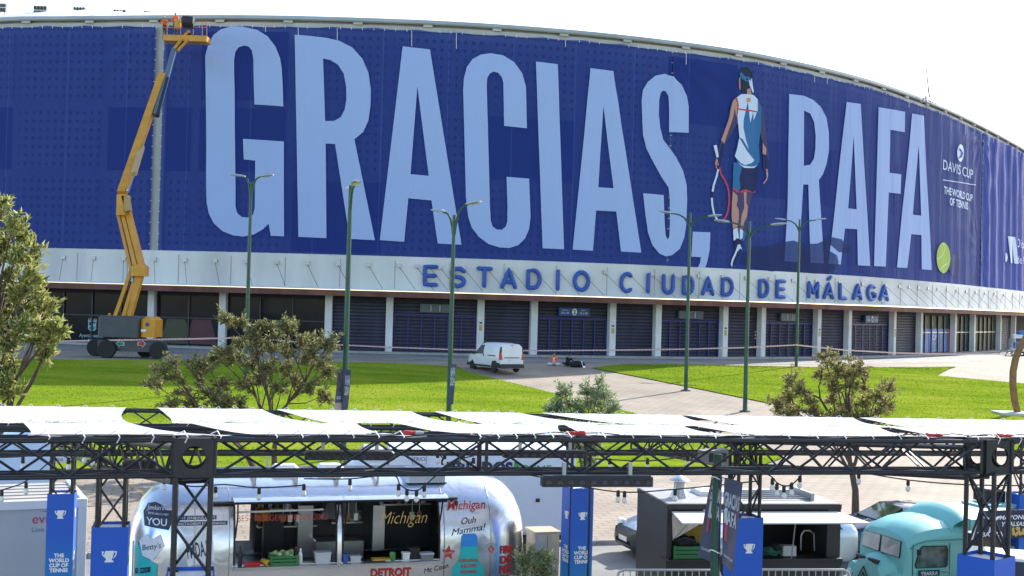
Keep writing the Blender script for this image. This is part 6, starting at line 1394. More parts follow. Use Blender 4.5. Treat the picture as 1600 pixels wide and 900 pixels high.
# stickers
stk_w, stk_r, stk_t, stk_k, stk_b = M('sticker_white', (.72, .73, .78), .4), M('sticker_red', (.5, .03, .03), .4), M('sticker_turquoise', (.02, .48, .48), .4), M('sticker_navy', (.015, .025, .06), .4), M('sticker_sky', (.03, .25, .7), .4)
def stick(poly, mat, e=.006, name='sticker', par=TR, cut=.12):
    us = [p[0] for p in poly]; vs2, f2 = poly_flat([poly], list(np.arange(min(us) + cut, max(us), cut)))
    # also cut in height so it hugs the curved skin
    m = MB(); bm = bmesh.new(); bv = [bm.verts.new((x, z, 0)) for x, z in vs2]
    for f in f2:
        try: bm.faces.new([bv[i] for i in f])
        except ValueError: pass
    zz = [p[1] for p in poly]
    for c in np.arange(min(zz) + .1, max(zz), .1): bmesh.ops.bisect_plane(bm, geom=bm.verts[:] + bm.edges[:] + bm.faces[:], plane_co=(0, c, 0), plane_no=(0, 1, 0))
    bm.verts.index_update(); m.add([tb(v.co.x, v.co.y, e) for v in bm.verts], [tuple(v.index for v in f.verts) for f in bm.faces]); bm.free()
    return m.build(name, mat, par)
def stext(body, x, z, h, mat, width=None, rot=0, e=.012, par=TR, **kw):
    c, s_ = math.cos(rot), math.sin(rot)
    return text_on(body, lambda u, v: tb(x + u * c - v * s_, z + u * s_ + v * c, e), h, 0, 0, mat, par, width=width, **kw)
stext('Michigan', 2.47, 2.34, .17, stk_w, .84, .02, .010, bold=.06, shear=.3); stext('Michigan', 2.47, 2.34, .17, stk_r, .8, .02, .014, bold=.015, shear=.3)
stext('Diner', 2.66, 2.25, .05, stk_w, .16, 0, shear=.3)
stext('Ouh', 2.5, 2.07, .13, stk_k, .3, .08, shear=.4); stext('Mamma!', 2.5, 1.9, .13, stk_k, .72, .14, shear=.4)
bt = [(-.13, .0), (.13, .0), (.14, -.3), (.16, -.42), (.24, -.55), (.26, -.75), (.22, -.95), (-.24, -.95), (-.28, -.75), (-.26, -.55), (-.18, -.42), (-.15, -.3)]
stick([(2.5 + x * 1.25, 1.78 + z) for x, z in bt], stk_t); stick([(2.5 + x, 1.83 + z) for x, z in ((-.16, 0), (-.12, .05), (.12, .05), (.16, 0), (.17, -.2), (-.17, -.2))], stk_b, .011)
for i, wd in enumerate(('ORIGINAL', 'RECIPE', 'SQUARE')): stext(wd, 2.5, 1.33 - i * .11, .065, stk_r, .4 - (i > 0) * .08, 0, .014, bold=.03)
sr = [(2.08 + .15 * (1 if k % 2 == 0 else .48) * math.sin(k * math.pi / 5 + .1), 1.52 + .15 * (1 if k % 2 == 0 else .48) * math.cos(k * math.pi / 5 + .1)) for k in range(10)]
stick(sr, stk_r); stext('BEST 2 TOWN', 2.08, 1.50, .035, stk_w, .16, .15)
ci = lambda cx, cz, r_: [(cx + r_ * math.cos(t), cz + r_ * math.sin(t)) for t in np.linspace(0, 6.283, 18, endpoint=False)]
stick(ci(2.95, 1.56, .13), M('sticker_grey', (.4, .4, .42), .4)); stick([(2.88, 1.56), (2.95, 1.64), (3.02, 1.56), (2.95, 1.48)], stk_r, .012); stext('D', 2.95, 1.53, .06, stk_w, None, 0, .016)
for i, wd in enumerate(('FIRE', 'DE', 'PIZ', 'ZA')): stext(wd, 3.3, 1.46 - i * .2, .15, stk_r, .28, 0, bold=.04)
stext('DETROIT', .95, 1.1, .16, stk_r, .8, 0, bold=.05); stext('Mc Coan', 1.85, 1.18, .1, stk_k, .5, .2, shear=.3)
stick([(-3.66, 2.36), (-3.58, 2.5), (-3.45, 2.54), (-3.33, 2.5), (-3.28, 2.42), (-3.1, 2.42), (-3.22, 2.08), (-3.64, 2.12)], stk_k); stext("Jenkin's", -3.45, 2.41, .08, stk_w, .3, .05, shear=.3); stext("WE'RE HERE TO MEET", -3.4, 2.33, .035, stk_w, .36); stext('YOU', -3.43, 2.15, .13, stk_w, .36, 0, bold=.01)
stick([(-3.08, 2.26), (-2.36, 2.26), (-2.36, 2.33), (-3.08, 2.33)], stk_k); stext('EAT JENKINS.COM', -2.72, 2.272, .045, stk_w, .66)
stick([(-3.08, 2.16), (-2.16, 2.16), (-2.16, 2.23), (-3.08, 2.23)], stk_k); stext('INSTAGRAM EAT_JENKINS', -2.62, 2.172, .045, stk_w, .86)
stick([(-2.86, 1.42), (-2.38, 1.52), (-2.44, 2.06), (-2.94, 1.96)], stk_w); stext('FMDA.B', -2.66, 1.6, .28, stk_k, .42, .16, bold=.02)
stick([(-3.72, 1.84), (-3.6, 1.98), (-3.5, 1.9), (-3.36, 2.0), (-3.28, 1.8), (-3.48, 1.52), (-3.66, 1.58)], stk_w); stext("Betty's", -3.5, 1.72, .1, stk_k, .34, .25, .013, shear=.3)
stick([(-3.84, .7), (-3.4, .7), (-3.4, 1.45), (-3.5, 1.5), (-3.64, 1.55), (-3.75, 1.8), (-3.84, 1.8)], stk_t, .005); stick([(-3.78, 1.22), (-3.52, 1.3), (-3.52, 1.4), (-3.78, 1.32)], stk_k, .012); stext('RAINBOW', -3.65, 1.29, .05, stk_t, .2, .27, .016)
# steel cabinet
cb = at(847, 880, 26.3); t = thing('steel_cabinet', 'brushed steel cabinet with a wooden top beside the trailer', 'cabinet', (cb.x, 26.3, 0), UA)
MB().bbox((-.26, -.3, .05), (.26, .3, 1.78), .01).build('carcass', M('scuffed_steel', (.55, .52, .46), .22, metal=.95, var=.15, bump=.4, bscale=3), t); MB().bbox((-.29, -.33, 1.78), (.29, .33, 1.82), .008).build('top', M('pale_wood', (.42, .33, .22), .6), t)
MB().box((-.004, -.304, .1), (.004, -.299, 1.74)).build('door_gap', black_plastic, t)
for x in (-.2, .2):
    for y in (-.25, .25): MB().tube((x, y, 0), (x, y, .06), .025).build('foot', black_plastic, t)
b_ = Vector((at(835, 900, 23.5).x, 23.5, 0))
T6 = [(812, 872), (825, 868), (838, 880), (850, 885), (820, 890), (835, 898), (855, 898), (845, 865), (815, 905), (860, 875)]
tree('olive_shrub', 'grey green olive shrub in front of the steel cabinet', b_, clumps(T6, 23.5, .2, 9), lf4, .1, 8, .17, .03, 21, .5, width=.22, cat='shrub')

# ================================================================ white kiosk at left
kx = Vector((at(137, 780, 24.5).x, 24.5, 0)); t = thing('white_kiosk', 'white box kiosk with red and blue water lettering and ribbed roof', 'kiosk', kx, .44)
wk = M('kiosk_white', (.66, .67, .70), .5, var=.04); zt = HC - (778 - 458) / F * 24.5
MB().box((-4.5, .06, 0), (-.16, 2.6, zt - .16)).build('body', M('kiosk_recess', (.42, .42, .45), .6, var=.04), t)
MB().bbox((-.16, 0, 0), (0, 2.7, zt - .16), .01).build('corner_post', wk, t); MB().bbox((-4.6, 0, zt - .16), (.0, .12, zt), .01).build('front_beam', wk, t); MB().bbox((-.12, .12, zt - .16), (0, 2.7, zt), .01).build('side_beam', wk, t)
for k in range(12): MB().box((-4.5, .16 + k * .21, zt - .06), (-.14, .16 + k * .21 + .17, zt - .03 - .015 * (k % 2))).build('roof_slat', M('kiosk_roof', (.40, .38, .35), .6, var=.1), t)
evr = M('water_red', (.45, .03, .08), .5); evb = M('water_blue', (.06, .13, .4), .5)
fz = lambda u, v: Vector((u, .05, v)); zz = zt - .16
text_on('evian', fz, .19, -.98, zz - .28, evr, t, align='l', bold=0); text_on('Live young', fz, .1, -.98, zz - .44, M('slate_print', (.16, .24, .3), .5), t, align='l'); MB().add([fz(*q) for q in ((-.85, zz - .07), (-.6, zz - .02), (-.35, zz - .07), (-.6, zz - .05))], [(0, 1, 2, 3)]).build('printed_logo', evb, t)
# blue-white vehicle roof beyond the kiosk
def car(name, label, loc, yaw, paint, st, glass, group=None, wheels=(1.35, -1.35), tw_=.76, wr=.33, rimm=None, cat='car', trim=True):
    t = thing(name, label, cat, loc, yaw, group); bd = loft(st).build('body', paint, t, smooth=True, angle=38)
    for sg in (-1, 1):
        for x in wheels:
            wheel(t, (0, 0, 0), Vector((x, sg * tw_, wr)), wr, .22, 'y', rimm or alloy, 24)
    for g_ in glass:
        kind = g_[0]
        if kind == 'side':
            for sg in (-1, 1): side_panel(g_[1], sg * .9, tint, 'side_window', t, lean=(lambda z, sg=sg, a=g_[2], b=g_[3], z0=g_[4], z1=g_[5]: sg * (a + (b - a) * (z - z0) / (z1 - z0))))
        else:
            (x0, z0, w0), (x1, z1, w1) = g_[1], g_[2]; MB().hexa([(x0, -w0, z0), (x0, w0, z0), (x0 + .02, w0, z0 + .03), (x0 + .02, -w0, z0 + .03), (x1, -w1, z1), (x1, w1, z1), (x1 + .02, w1, z1 + .03), (x1 + .02, -w1, z1 + .03)]).build(kind, g_[3] if len(g_) > 3 else tint, t)
    return t
def csec(w, zb_, zbelt, zr, wt): return [(w * .88, zb_), (w, zb_ + .12), (w, zbelt - .18), (w * .97, zbelt), ((w * .97 + wt) / 2, (zbelt + zr) / 2 + .02), (wt, zr - .06), (wt - .14, zr - .01), (.02, zr)]
navy_p = M('navy_car_paint', (.012, .018, .05), .18, var=.05, coat=.8); silver_p = M('silver_car_paint', (.45, .49, .55), .28, metal=.5, var=.03, coat=.6); clear_glass = M('greenish_glass', (.05, .08, .045), .04, var=.9, scale=1.5, spec=.8)
def sedan(L=4.6, h=1.38):
    return [(L / 2, csec(.62, .38, .58, .66, .45)), (L / 2 - .12, csec(.80, .26, .66, .76, .66)), (L / 2 - .5, csec(.87, .2, .78, .88, .72)), (L / 2 - 1.45, csec(.89, .2, .92, 1.0, .74)), (L / 2 - 1.5, csec(.89, .2, .93, 1.02, .74)), (L / 2 - 2.2, csec(.89, .2, .95, h - .03, .60)), (L / 2 - 2.6, csec(.89, .2, .95, h, .60)), (L / 2 - 3.3, csec(.89, .2, .96, h - .05, .60)), (L / 2 - 4.05, csec(.88, .22, .97, 1.05, .72)), (-L / 2 + .12, csec(.82, .28, .92, 1.0, .66)), (-L / 2, csec(.7, .38, .8, .88, .55))]
cc = Vector((at(1402, 868, 34.2).x, 34.3, 0))
c_ = car('dark_blue_car', 'dark navy saloon car parked behind the turquoise van', cc, UA + math.pi, navy_p, sedan(), [('side', [(.6, 1.0), (.1, 1.32), (-.9, 1.32), (-1.4, 1.02)], .895, .64, .96, 1.36), ('windscreen', (.84, .995, .62), (.16, 1.315, .50), clear_glass)])
MB().box((-.28, .80, .98), (-.22, .89, 1.36)).build('pillar', black_plastic, c_); MB().bbox((.55, .88, .98), (.75, 1.05, 1.12), .03).build('mirror', navy_p, c_); MB().bbox((2.1, .45, .6), (2.22, .78, .74), .03).build('headlight', white_print, c_)
# silver estate seen through the kiosk
sc_ = Vector((at(1190, 868, 32.0).x + .15, 32.2, 0))
est = [(2.15, csec(.62, .35, .62, .7, .45)), (2.0, csec(.8, .24, .72, .84, .66)), (1.5, csec(.87, .2, .86, 1.0, .72)), (.95, csec(.88, .2, .96, 1.12, .74)), (.15, csec(.88, .2, 1.0, 1.52, .60)), (-.4, csec(.88, .2, 1.0, 1.57, .60)), (-1.4, csec(.88, .2, 1.0, 1.54, .60)), (-1.95, csec(.86, .22, 1.0, 1.3, .62)), (-2.12, csec(.8, .3, .95, 1.08, .6)), (-2.18, csec(.7, .4, .8, .9, .5))]
c_ = car('silver_car', 'silver car with a driver, seen through the black kiosk', sc_, UA + math.pi, silver_p, est, [('windscreen', (.98, 1.14, .7), (.2, 1.5, .56))])
for sg in (-1, 1):
    for k, pts in enumerate(([(.75, 1.04), (.1, 1.47), (-.45, 1.5), (-.45, 1.04)], [(-.53, 1.04), (-.53, 1.5), (-1.3, 1.47), (-1.65, 1.04)])): side_panel(pts, sg * .9, M('clear_side_glass', (.10, .12, .12), .05, var=.3) , 'side_window', c_, lean=(lambda z, sg=sg: sg * (.88 - (z - 1.0) * .5)))
    MB().bbox((.55, sg * .97 - .1, .98), (.75, sg * .97 + .1, 1.12), .03).build('mirror', silver_p, c_); MB().box((-.36, sg * .885 - .012, .9), (-.18, sg * .885 + .012, .93)).build('door_handle', steel_grey, c_)
    MB().bbox((-2.16, sg * .62 - .14, .72), (-2.0, sg * .62 + .14, .95), .03).build('tail_light', tail_r, c_)
dl = Matrix.Translation(sc_) @ Matrix.Rotation(UA + math.pi, 4, 'Z') @ Vector((-.15, .93, 0))
# driver's head and shoulders at the open window
JD = dict(pelvis=(0, 0, .0), waist=(0, 0, .18), chest=(0, -.02, .4), neck=(0, -.03, .55), head=(-.02, -.04, .67), face=(-.9, -.35, 0), shl=(-.15, -.1, .47), shr=(.12, .1, .47), ell=(-.28, -.12, .25), elr=(-.05, .2, .25), wrl=(-.48, -.1, .3), wrr=(-.35, .2, .3), hal=(-.55, -.08, .33), har=(-.42, .2, .33), hpl=(-.05, -.1, 0), hpr=(-.05, .1, 0), knl=(-.45, -.1, .08), knr=(-.45, .1, .08), anl=(-.65, -.1, -.2), anr=(-.65, .1, -.2), tol=(-.75, -.1, -.22), tor=(-.75, .1, -.22))
person('driver in a blue shirt sitting in the silver car', (dl.x, dl.y - .12, .66), JD, [M('blue_shirt', (.12, .22, .42), .8), jeans, sk, blk])
# black tail of a car left of the kiosk
pc_ = Vector((at(1010, 858, 33.2).x + 1.5, 33.7, 0))
c_ = car('grey_hatchback', 'grey hatchback with dark bumper hidden behind the black kiosk', pc_, UA + math.pi, silver_p, est, [])
loft([(1.7, csec(.905, .2, .62, .70, .85)), (1.98, csec(.87, .2, .66, .74, .8)), (2.12, csec(.80, .22, .66, .76, .7)), (2.2, csec(.66, .28, .6, .7, .55)), (2.23, csec(.5, .34, .54, .62, .4))]).build('front_bumper', M('bumper_charcoal', (.035, .037, .04), .45), c_, smooth=True); MB().box((2.222, -.26, .42), (2.24, .26, .54)).build('number_plate', plate_m, c_)
for sg in (-1, 1): MB().bbox((1.95, sg * .6 - .15, .78), (2.12, sg * .6 + .15, .88), .03).build('headlight', white_print, c_)
# white/blue vehicle behind the white kiosk
vp = Vector((at(5, 760, 36).x - 1.2, 36.5, 0)); c_ = car('pale_blue_van', 'pale blue van roof showing behind the white kiosk', (vp.x, vp.y, .12), UA + math.pi, M('pale_blue_paint', (.42, .56, .75), .3, var=.03, coat=.5), [(x, sec(w_ * 1.05, a, b, c * 1.16, d * 1.05)) for x, (w_, a, b, c, d) in ((2.2, (.8, .3, .9, 1.1, .66)), (1.3, (.88, .25, 1.05, 1.3, .74)), (.5, (.9, .25, 1.1, 1.95, .72)), (-2.0, (.9, .25, 1.1, 2.0, .74)), (-2.3, (.88, .3, 1.1, 1.9, .7)))], [('windscreen', (1.3, 1.5, .72), (.62, 2.1, .62))], cat='van')

# ================================================================ white box truck
tp = Vector((at(745, 800, 32.3).x, 32.6, 0)); t = thing('box_truck', 'big white box truck with navy and green lettering behind the trailer', 'truck', tp, .13 + math.pi)
bw = M('truck_box_white', (.60, .64, .72), .45, var=.03); zt = HC - (702 - 475) / F * 31.6
MB().bbox((-2.3, -1.15, .75), (2.3, 1.15, zt), .02).build('cargo_box', bw, t)
for z in (.75, zt - .06): MB().box((-2.32, 1.13, z), (2.32, 1.165, z + .06)).build('box_rail', steel_grey, t)
cs = [(2.35, sec(1.0, .5, 1.5, 2.55, .88)), (3.1, sec(1.0, .5, 1.5, 2.5, .86)), (3.6, sec(1.0, .45, 1.45, 2.1, .86)), (4.0, sec(.98, .42, 1.2, 1.5, .84)), (4.5, sec(.9, .45, 1.0, 1.2, .76)), (4.62, sec(.8, .5, .8, .95, .6))]
loft(cs).build('cab', paint_w, t, smooth=True, angle=40)
MB().hexa([(4.0, -.8, 1.5), (4.0, .8, 1.5), (4.03, .8, 1.52), (4.03, -.8, 1.52), (3.35, -.74, 2.35), (3.35, .74, 2.35), (3.38, .74, 2.37), (3.38, -.74, 2.37)]).build('windscreen', tint, t)
MB().bbox((2.35, -.9, 2.55), (3.0, .9, zt - .1), .1).build('wind_deflector', paint_w, t)
for sg in (-1, 1):
    side_panel([(3.75, 1.5), (3.3, 2.2), (2.55, 2.25), (2.55, 1.5)], sg * 1.0, tint, 'side_window', t, lean=lambda z, sg=sg: sg * (1.01 - (z - 1.5) * .12)); MB().bbox((3.6, sg * 1.2 - .1, 1.5), (3.75, sg * 1.2 + .1, 1.9), .03).build('mirror', black_plastic, t)
    for x in (3.7, -1.3): wheel(t, (0, 0, 0), Vector((x, sg * .92, .4)), .4, .26, 'y', alloy)
MB().box((-2.3, -.5, .5), (3.4, .5, .75)).build('chassis', black_metal, t)
tf = lambda u, v: Vector((-u, 1.172, v)); tnavy, tgrn = M('truck_navy', (.012, .02, .06), .5), M('truck_green', (.02, .28, .08), .5)
text_on('FRINDOS', tf, .30, -.05, zt - .58, tnavy, t, width=1.55, bold=.05); text_on('PREME', tf, .22, 1.27, zt - .56, tgrn, t, width=.85); MB().add([tf(*q) for q in ((.76, zt - .6), (.86, zt - .6), (.86, zt - .28), (.76, zt - .28))], [(0, 1, 2, 3)]).build('printed_logo', tgrn, t)
MB().add([tf(*q) for q in ((-1.75, zt - .36), (-1.4, zt - .36), (-1.4, zt - .1), (-1.75, zt - .1))], [(0, 1, 2, 3)]).build('printed_logo', M('logo_frame', (.2, .28, .5), .5), t); MB().add([Vector((1.73, 1.176, zt - .345)), Vector((1.42, 1.176, zt - .345)), Vector((1.42, 1.176, zt - .115)), Vector((1.73, 1.176, zt - .115))], [(0, 1, 2, 3)]).build('printed_logo', bw, t); text_on('FRIO', lambda u, v: Vector((-u, 1.18, v)), .1, -1.57, zt - .28, tnavy, t)
MB().box((-1.42, 1.166, 1.55), (-1.32, 1.18, 1.64)).build('box_latch', black_plastic, t)

# ================================================================ black kiosk
ko = Vector((at(1043, 790, 25.2).x, 25.2, 0)); KA_ = .17
kb_m = M('matt_black_panel', (.022, .021, .022), .5, var=.25, scale=1.2); t = thing('black_kiosk', 'matt black serving kiosk with a raised grey flap and metal flue', 'kiosk', ko, KA_); zt = 2.56; Wk = 3.62; Dk = 2.2; co = 1.5
MB().box((0, 0, .12), (Wk, .06, co)).build('front_panel', kb_m, t); MB().box((0, .06, .12), (.06, Dk, zt - .1)).build('side_panel', kb_m, t); MB().box((Wk - .06, .06, .12), (Wk, Dk, zt - .1)).build('side_panel', kb_m, t)
MB().box((0, 0, co), (.1, .06, zt - .1)).build('front_post', kb_m, t); MB().box((Wk - .28, 0, co), (Wk, .06, zt - .1)).build('front_post', kb_m, t); MB().box((-.01, -.01, zt - .1), (Wk + .01, Dk, zt)).build('roof', kb_m, t); MB().box((.02, .03, zt), (Wk - .02, Dk - .03, zt + .012)).build('roof_sheet', M('kiosk_roof_sheet', (.30, .30, .30), .5, var=.15), t)
MB().box((.06, Dk - .06, .12), (1.45, Dk, zt - .1)).build('rear_panel', kb_m, t); MB().box((1.45, Dk - .06, .12), (2.25, Dk, .95)).build('rear_panel', kb_m, t); MB().box((2.25, Dk - .06, .12), (Wk - .06, Dk, zt - .1)).build('rear_panel', kb_m, t); MB().box((.0, -.14, co - .03), (Wk, .3, co)).build('counter', kb_m, t); MB().box((.06, .06, .9), (Wk - .06, Dk - .06, .94)).build('floor', kb_m, t)
MB().hexa([(.08, -.02, zt - .16), (Wk - .1, -.02, zt - .16), (Wk + .16, -1.0, zt - .22), (.0, -1.0, zt - .22), (.08, -.02, zt - .13), (Wk - .1, -.02, zt - .13), (Wk + .16, -1.0, zt - .195), (.0, -1.0, zt - .195)]).build('flap', M('flap_grey', (.52, .54, .56), .4, var=.05), t)
MB().tube((.12, -.9, zt - .24), (.12, .0, co + .35), .012).build('gas_strut', steel_grey, t); MB().tube((2.55, -.3, zt - .2), (2.55, -.1, co), .012).build('gas_strut', steel_grey, t)
MB().add([(.1, .02, zt - .2), (1.0, .05, zt - .22), (.14, .05, co + .35)], [(0, 1, 2)]).build('foil_curtain', M('crumpled_foil', (.6, .57, .52), .3, metal=.7, var=.2, bump=.8, bscale=8), t)
fl_ = MB().lathe((.5, .85, zt), [(.2, 0), (.19, .03), (.12, .18), (.115, .20)], 16).build('flue', M('galvanised_flue', (.55, .58, .62), .25, metal=.9), t, smooth=True)
MB().lathe((.5, .85, zt), [(.115, .18), (.115, .31), (.11, .31)], 16).build('flue_collar', steel_grey, fl_, smooth=True); MB().lathe((.5, .85, zt), [(.21, .36), (.2, .37), (.02, .47)], 16).build('rain_cap', MATS['galvanised_flue'], fl_, smooth=True)
for k in range(3): MB().tube((.5 + .11 * math.cos(k * 2.1), .85 + .11 * math.sin(k * 2.1), zt + .29), (.5 + .13 * math.cos(k * 2.1), .85 + .13 * math.sin(k * 2.1), zt + .375), .008).build('cap_bracket', steel_grey, fl_)
for k in range(5): MB().tube((1.6, .5 + k * .25, zt + .05), (3.2, .5 + k * .25, zt + .05), .02).build('roof_ladder', steel_grey, t)
MB().box((3.15, .4, zt + .01), (3.22, 1.6, zt + .16)).build('roof_bracket', steel_grey, t); MB().bbox((1.0, 1.0, zt + .012), (1.9, 1.7, zt + .1), .03).build('skylight', white_paint, t)
for x in (.3, Wk - .3): 
    for y in (.3, Dk - .3): MB().tube((x, y, 0), (x, y, .14), .06).build('foot', black_metal, t)
MB().path([(3.0, .5, co + .05), (3.0, .5, co + .35), (3.05, .48, co + .45), (3.15, .45, co + .46), (3.24, .42, co + .4), (3.26, .42, co + .05)], .018, 6).build('tap', steel_grey, t)
kw = lambda x, y, z: Matrix.Translation(ko) @ Matrix.Rotation(KA_, 4, 'Z') @ Vector((x, y, z))
crate('green_crate', 'plain green plastic crate on the black kiosk counter', kw(.45, .12, co), KA_, (.6, .36, .26), grn)
def kbox(label, loc, size, mat, name='carton'):
    q = thing(name, label, 'box', loc, KA_); x, y, z = size; MB().bbox((-x / 2, -y / 2, 0), (x / 2, y / 2, z), .008).build('carton_body', mat, q); MB().box((-x / 2 - .003, -.02, z), (x / 2 + .003, .02, z + .003)).build('tape_strip', M('packing_tape', (.4, .3, .18), .4), q)
kbox('yellow carton standing behind the green crate', kw(.75, .75, 1.5), (.4, .3, .55), M('carton_yellow', (.42, .26, .03), .7)); kbox('red and brown carton beside the yellow carton', kw(1.15, .8, 1.5), (.3, .3, .6), M('carton_red', (.22, .06, .04), .7)); kbox('white carton on the right half of the kiosk counter', kw(2.62, .25, co), (.28, .2, .2), M('carton_white', (.55, .54, .52), .7))
q = thing('rag_heap', 'heap of green cloths beside the white carton', 'cloth', kw(2.3, .25, co)); m = MB(); blob(m, (0, 0, .08), .16, 5, 9, 6, (1.2, .8, .7), .3); m.build('cloth', M('green_cloth', (.03, .14, .09), .9), q, smooth=True); m = MB(); blob(m, (.05, -.05, .17), .1, 6, 8, 5, (1, .9, .8), .3); m.build('cloth', blk, q, smooth=True)
q = thing('cable_heap', 'dark heap of cables on the kiosk crate', 'cable', kw(.4, .12, co + .27)); m = MB(); blob(m, (0, 0, .05), .17, 8, 9, 6, (1.3, .8, .6), .25); m.build('coil', blk, q, smooth=True); MB().path([(.2 * math.cos(k), .12 * math.sin(k), .1 + .03 * math.sin(3 * k)) for k in np.linspace(0, 6, 16)], .02, 5).build('coil', black_plastic, q)
# steel crowd barrier
bo_ = Vector((at(1043, 900, 22.8).x, 22.8, 0)); zb_t = HC - (889.5 - 482.5) / F * 22.8
q = thing('crowd_barrier', 'galvanised steel crowd barrier in front of the black kiosk', 'barrier', bo_, .12)
fr_ = [(-.92, 0, .3), (-.92, 0, zb_t - .15), (-.88, 0, zb_t - .04), (-.8, 0, zb_t), (.86, 0, zb_t), (.94, 0, zb_t - .04), (.98, 0, zb_t - .15), (.98, 0, .3)]
MB().path(fr_, .022, 8).build('frame', steel_grey, q, smooth=True); MB().tube((-.92, 0, .35), (.98, 0, .35), .02).build('lower_rail', steel_grey, q)
for k in range(14): MB().tube((-.8 + k * .125, 0, .35), (-.8 + k * .125, 0, zb_t), .011, 6).build('bar', steel_grey, q)
for x in (-.7, .75): MB().path([(x, -.3, .01), (x, 0, .12), (x, .3, .01)], .02, 6).build('foot', steel_grey, q); MB().tube((x, 0, .1), (x, 0, .36), .02).build('foot', steel_grey, q)
q2 = copy_tree(q); q2.location = (bo_.x + 2.4, bo_.y + .35, 0); q2['label'] = 'steel crowd barrier partly hidden behind the blue sleeve of the kiosk'
for z_ in (q, q2): z_['group'] = 'steel crowd barriers'

# ================================================================ turquoise van
tq = M('turquoise_paint', (.21, .58, .55), .45, var=.06, scale=1.5, coat=.1); tq_d = M('turquoise_trim', (.05, .30, .34), .4)
ho = Vector((at(1456, 880, 26.6).x, 27.7, 0)); t = thing('turquoise_van', 'vintage turquoise corrugated delivery van with split windscreen', 'van', ho, UA + math.pi); t.scale = (.95, .95, .96)
def hs(w_, zb_, zr, wt, zbelt=1.2): return [(w_ * .95, zb_), (w_, zb_ + .08), (w_, zbelt), (w_ * .99, zr - .42), (wt + .045, zr - .30), (wt - .06, zr - .15), (wt - .32, zr - .04), (.02, zr)]
loft([(.89, hs(.86, .35, 1.52, .80, .95)), (.86, hs(.90, .35, 1.80, .82)), (.82, hs(.94, .35, 1.90, .86)), (.66, hs(.96, .35, 2.03, .89)), (.35, hs(.97, .35, 2.13, .91)), (0, hs(.97, .35, 2.18, .92)), (-.62, hs(.97, .35, 2.2, .92))]).build('cab', tq, t, smooth=True, angle=24)
loft([(1.32, hs(.50, .4, 1.12, .40, .8)), (1.25, hs(.56, .38, 1.28, .46, .85)), (1.1, hs(.62, .36, 1.36, .52, .9)), (.84, hs(.74, .35, 1.40, .62, .95))]).build('bonnet', tq, t, smooth=True, angle=24)
for sg in (-1, 1):
    loft([(1.15, [(.17, .35), (.2, .5), (.2, .85), (.14, 1.0), (.02, 1.05)]), (.6, [(.19, .35), (.21, .5), (.21, .9), (.15, 1.08), (.02, 1.12)])]).build('wing', tq, t, smooth=True).location = (0, sg * .74, 0)
    MB().lathe((1.2, sg * .74, .78), [(.06, -.05), (.11, .0), (.11, .04), (.07, .07)], 14, 'x').build('headlight', white_print, t, smooth=True)
    # split windscreen panes
    y0, y1 = sg * .05, sg * .72
    fr_ = [Vector((.905, y0, 1.40)), Vector((.90, y1, 1.40)), Vector((.845, y1 * .97, 1.73)), Vector((.855, y0, 1.75))]; c = sum(fr_, Vector()) / 4
    MB().prism([c + (p - c) * 1.06 for p in fr_], (.02, 0, .005)).build('windscreen_seal', black_plastic, t); pn = MB().prism(fr_, (.032, 0, .008)).build('windscreen', M('bright_glass', (.35, .36, .34), .06, var=.3, scale=2), t)
    MB().tube((.91, sg * .3, 1.44), (.88, sg * .5, 1.68), .009).build('wiper', black_metal, pn)
    sd = [(.64, 1.24), (.62, 1.22), (-.08, 1.22), (-.13, 1.26), (-.14, 1.58), (-.1, 1.65), (.46, 1.66), (.53, 1.62), (.66, 1.30)]; cx = sum(p[0] for p in sd) / 9; cz = sum(p[1] for p in sd) / 9; ln = lambda z, sg=sg: sg * (.972 - max(0, z - 1.2) * .02)
    side_panel([(cx + (x - cx) * 1.07, cz + (z - cz) * 1.1) for x, z in sd], sg * .97, black_plastic, 'window_seal', t, .010, ln); side_panel(sd, sg * .97, M('grey_side_glass', (.10, .15, .15), .04, var=.8, scale=3, spec=.6), 'side_window', t, .018, ln)
    for x in (.55, -2.2): wheel(t, (0, 0, 0), Vector((x, sg * .82, .33)), .33, .2, 'y', steel_grey)
    for k in range(9): side_panel([(.7, .5 + k * .075), (-.6, .5 + k * .075), (-.6, .52 + k * .075), (.7, .52 + k * .075)], sg * .966, tq, 'rib', t, .012)
    MB().path([(.8, sg * .955, 1.62), (.6, sg * .965, 1.74), (.3, sg * .97, 1.79), (-.62, sg * .975, 1.80)], .014, 6).build('drip_rail', tq_d, t)
    for x_ in (.74, -.2): side_panel([(x_, .45), (x_ - .012, .45), (x_ - .012, 1.72), (x_, 1.72)], sg * .968, black_plastic, 'door_gap', t, .008)
    MB().bbox((-.14, sg * .99 - .015, 1.10), (.0, sg * .99 + .015, 1.13), .005).build('door_handle', stl, t)
    for k in range(2): side_panel([(.58, 1.705 + k * .04), (-.58, 1.705 + k * .04), (-.58, 1.717 + k * .04), (.58, 1.717 + k * .04)], sg * .962, tq, 'rib', t, .012)
    MB().bbox((.6, sg * 1.05 - .05, 1.5), (.66, sg * 1.05 + .05, 1.62), .01).build('mirror', black_plastic, t)
# front vents and grille
for i, (ya_, yb_) in enumerate(((-.42, -.06), (.06, .42))): MB().hexa([(1.235, ya_, 1.20), (1.235, yb_, 1.20), (1.25, yb_, 1.20), (1.25, ya_, 1.20), (1.18, ya_, 1.28), (1.18, yb_, 1.28), (1.28, yb_, 1.28), (1.28, ya_, 1.28)]).build('vent', black_plastic, t)
MB().path([(1.345, -.28, .72), (1.335, 0, 1.08), (1.345, .28, .72)], .014, 5).build('chevron', black_plastic, t); MB().path([(1.35, -.18, .68), (1.34, 0, .95), (1.35, .18, .68)], .014, 5).build('chevron', black_plastic, t)
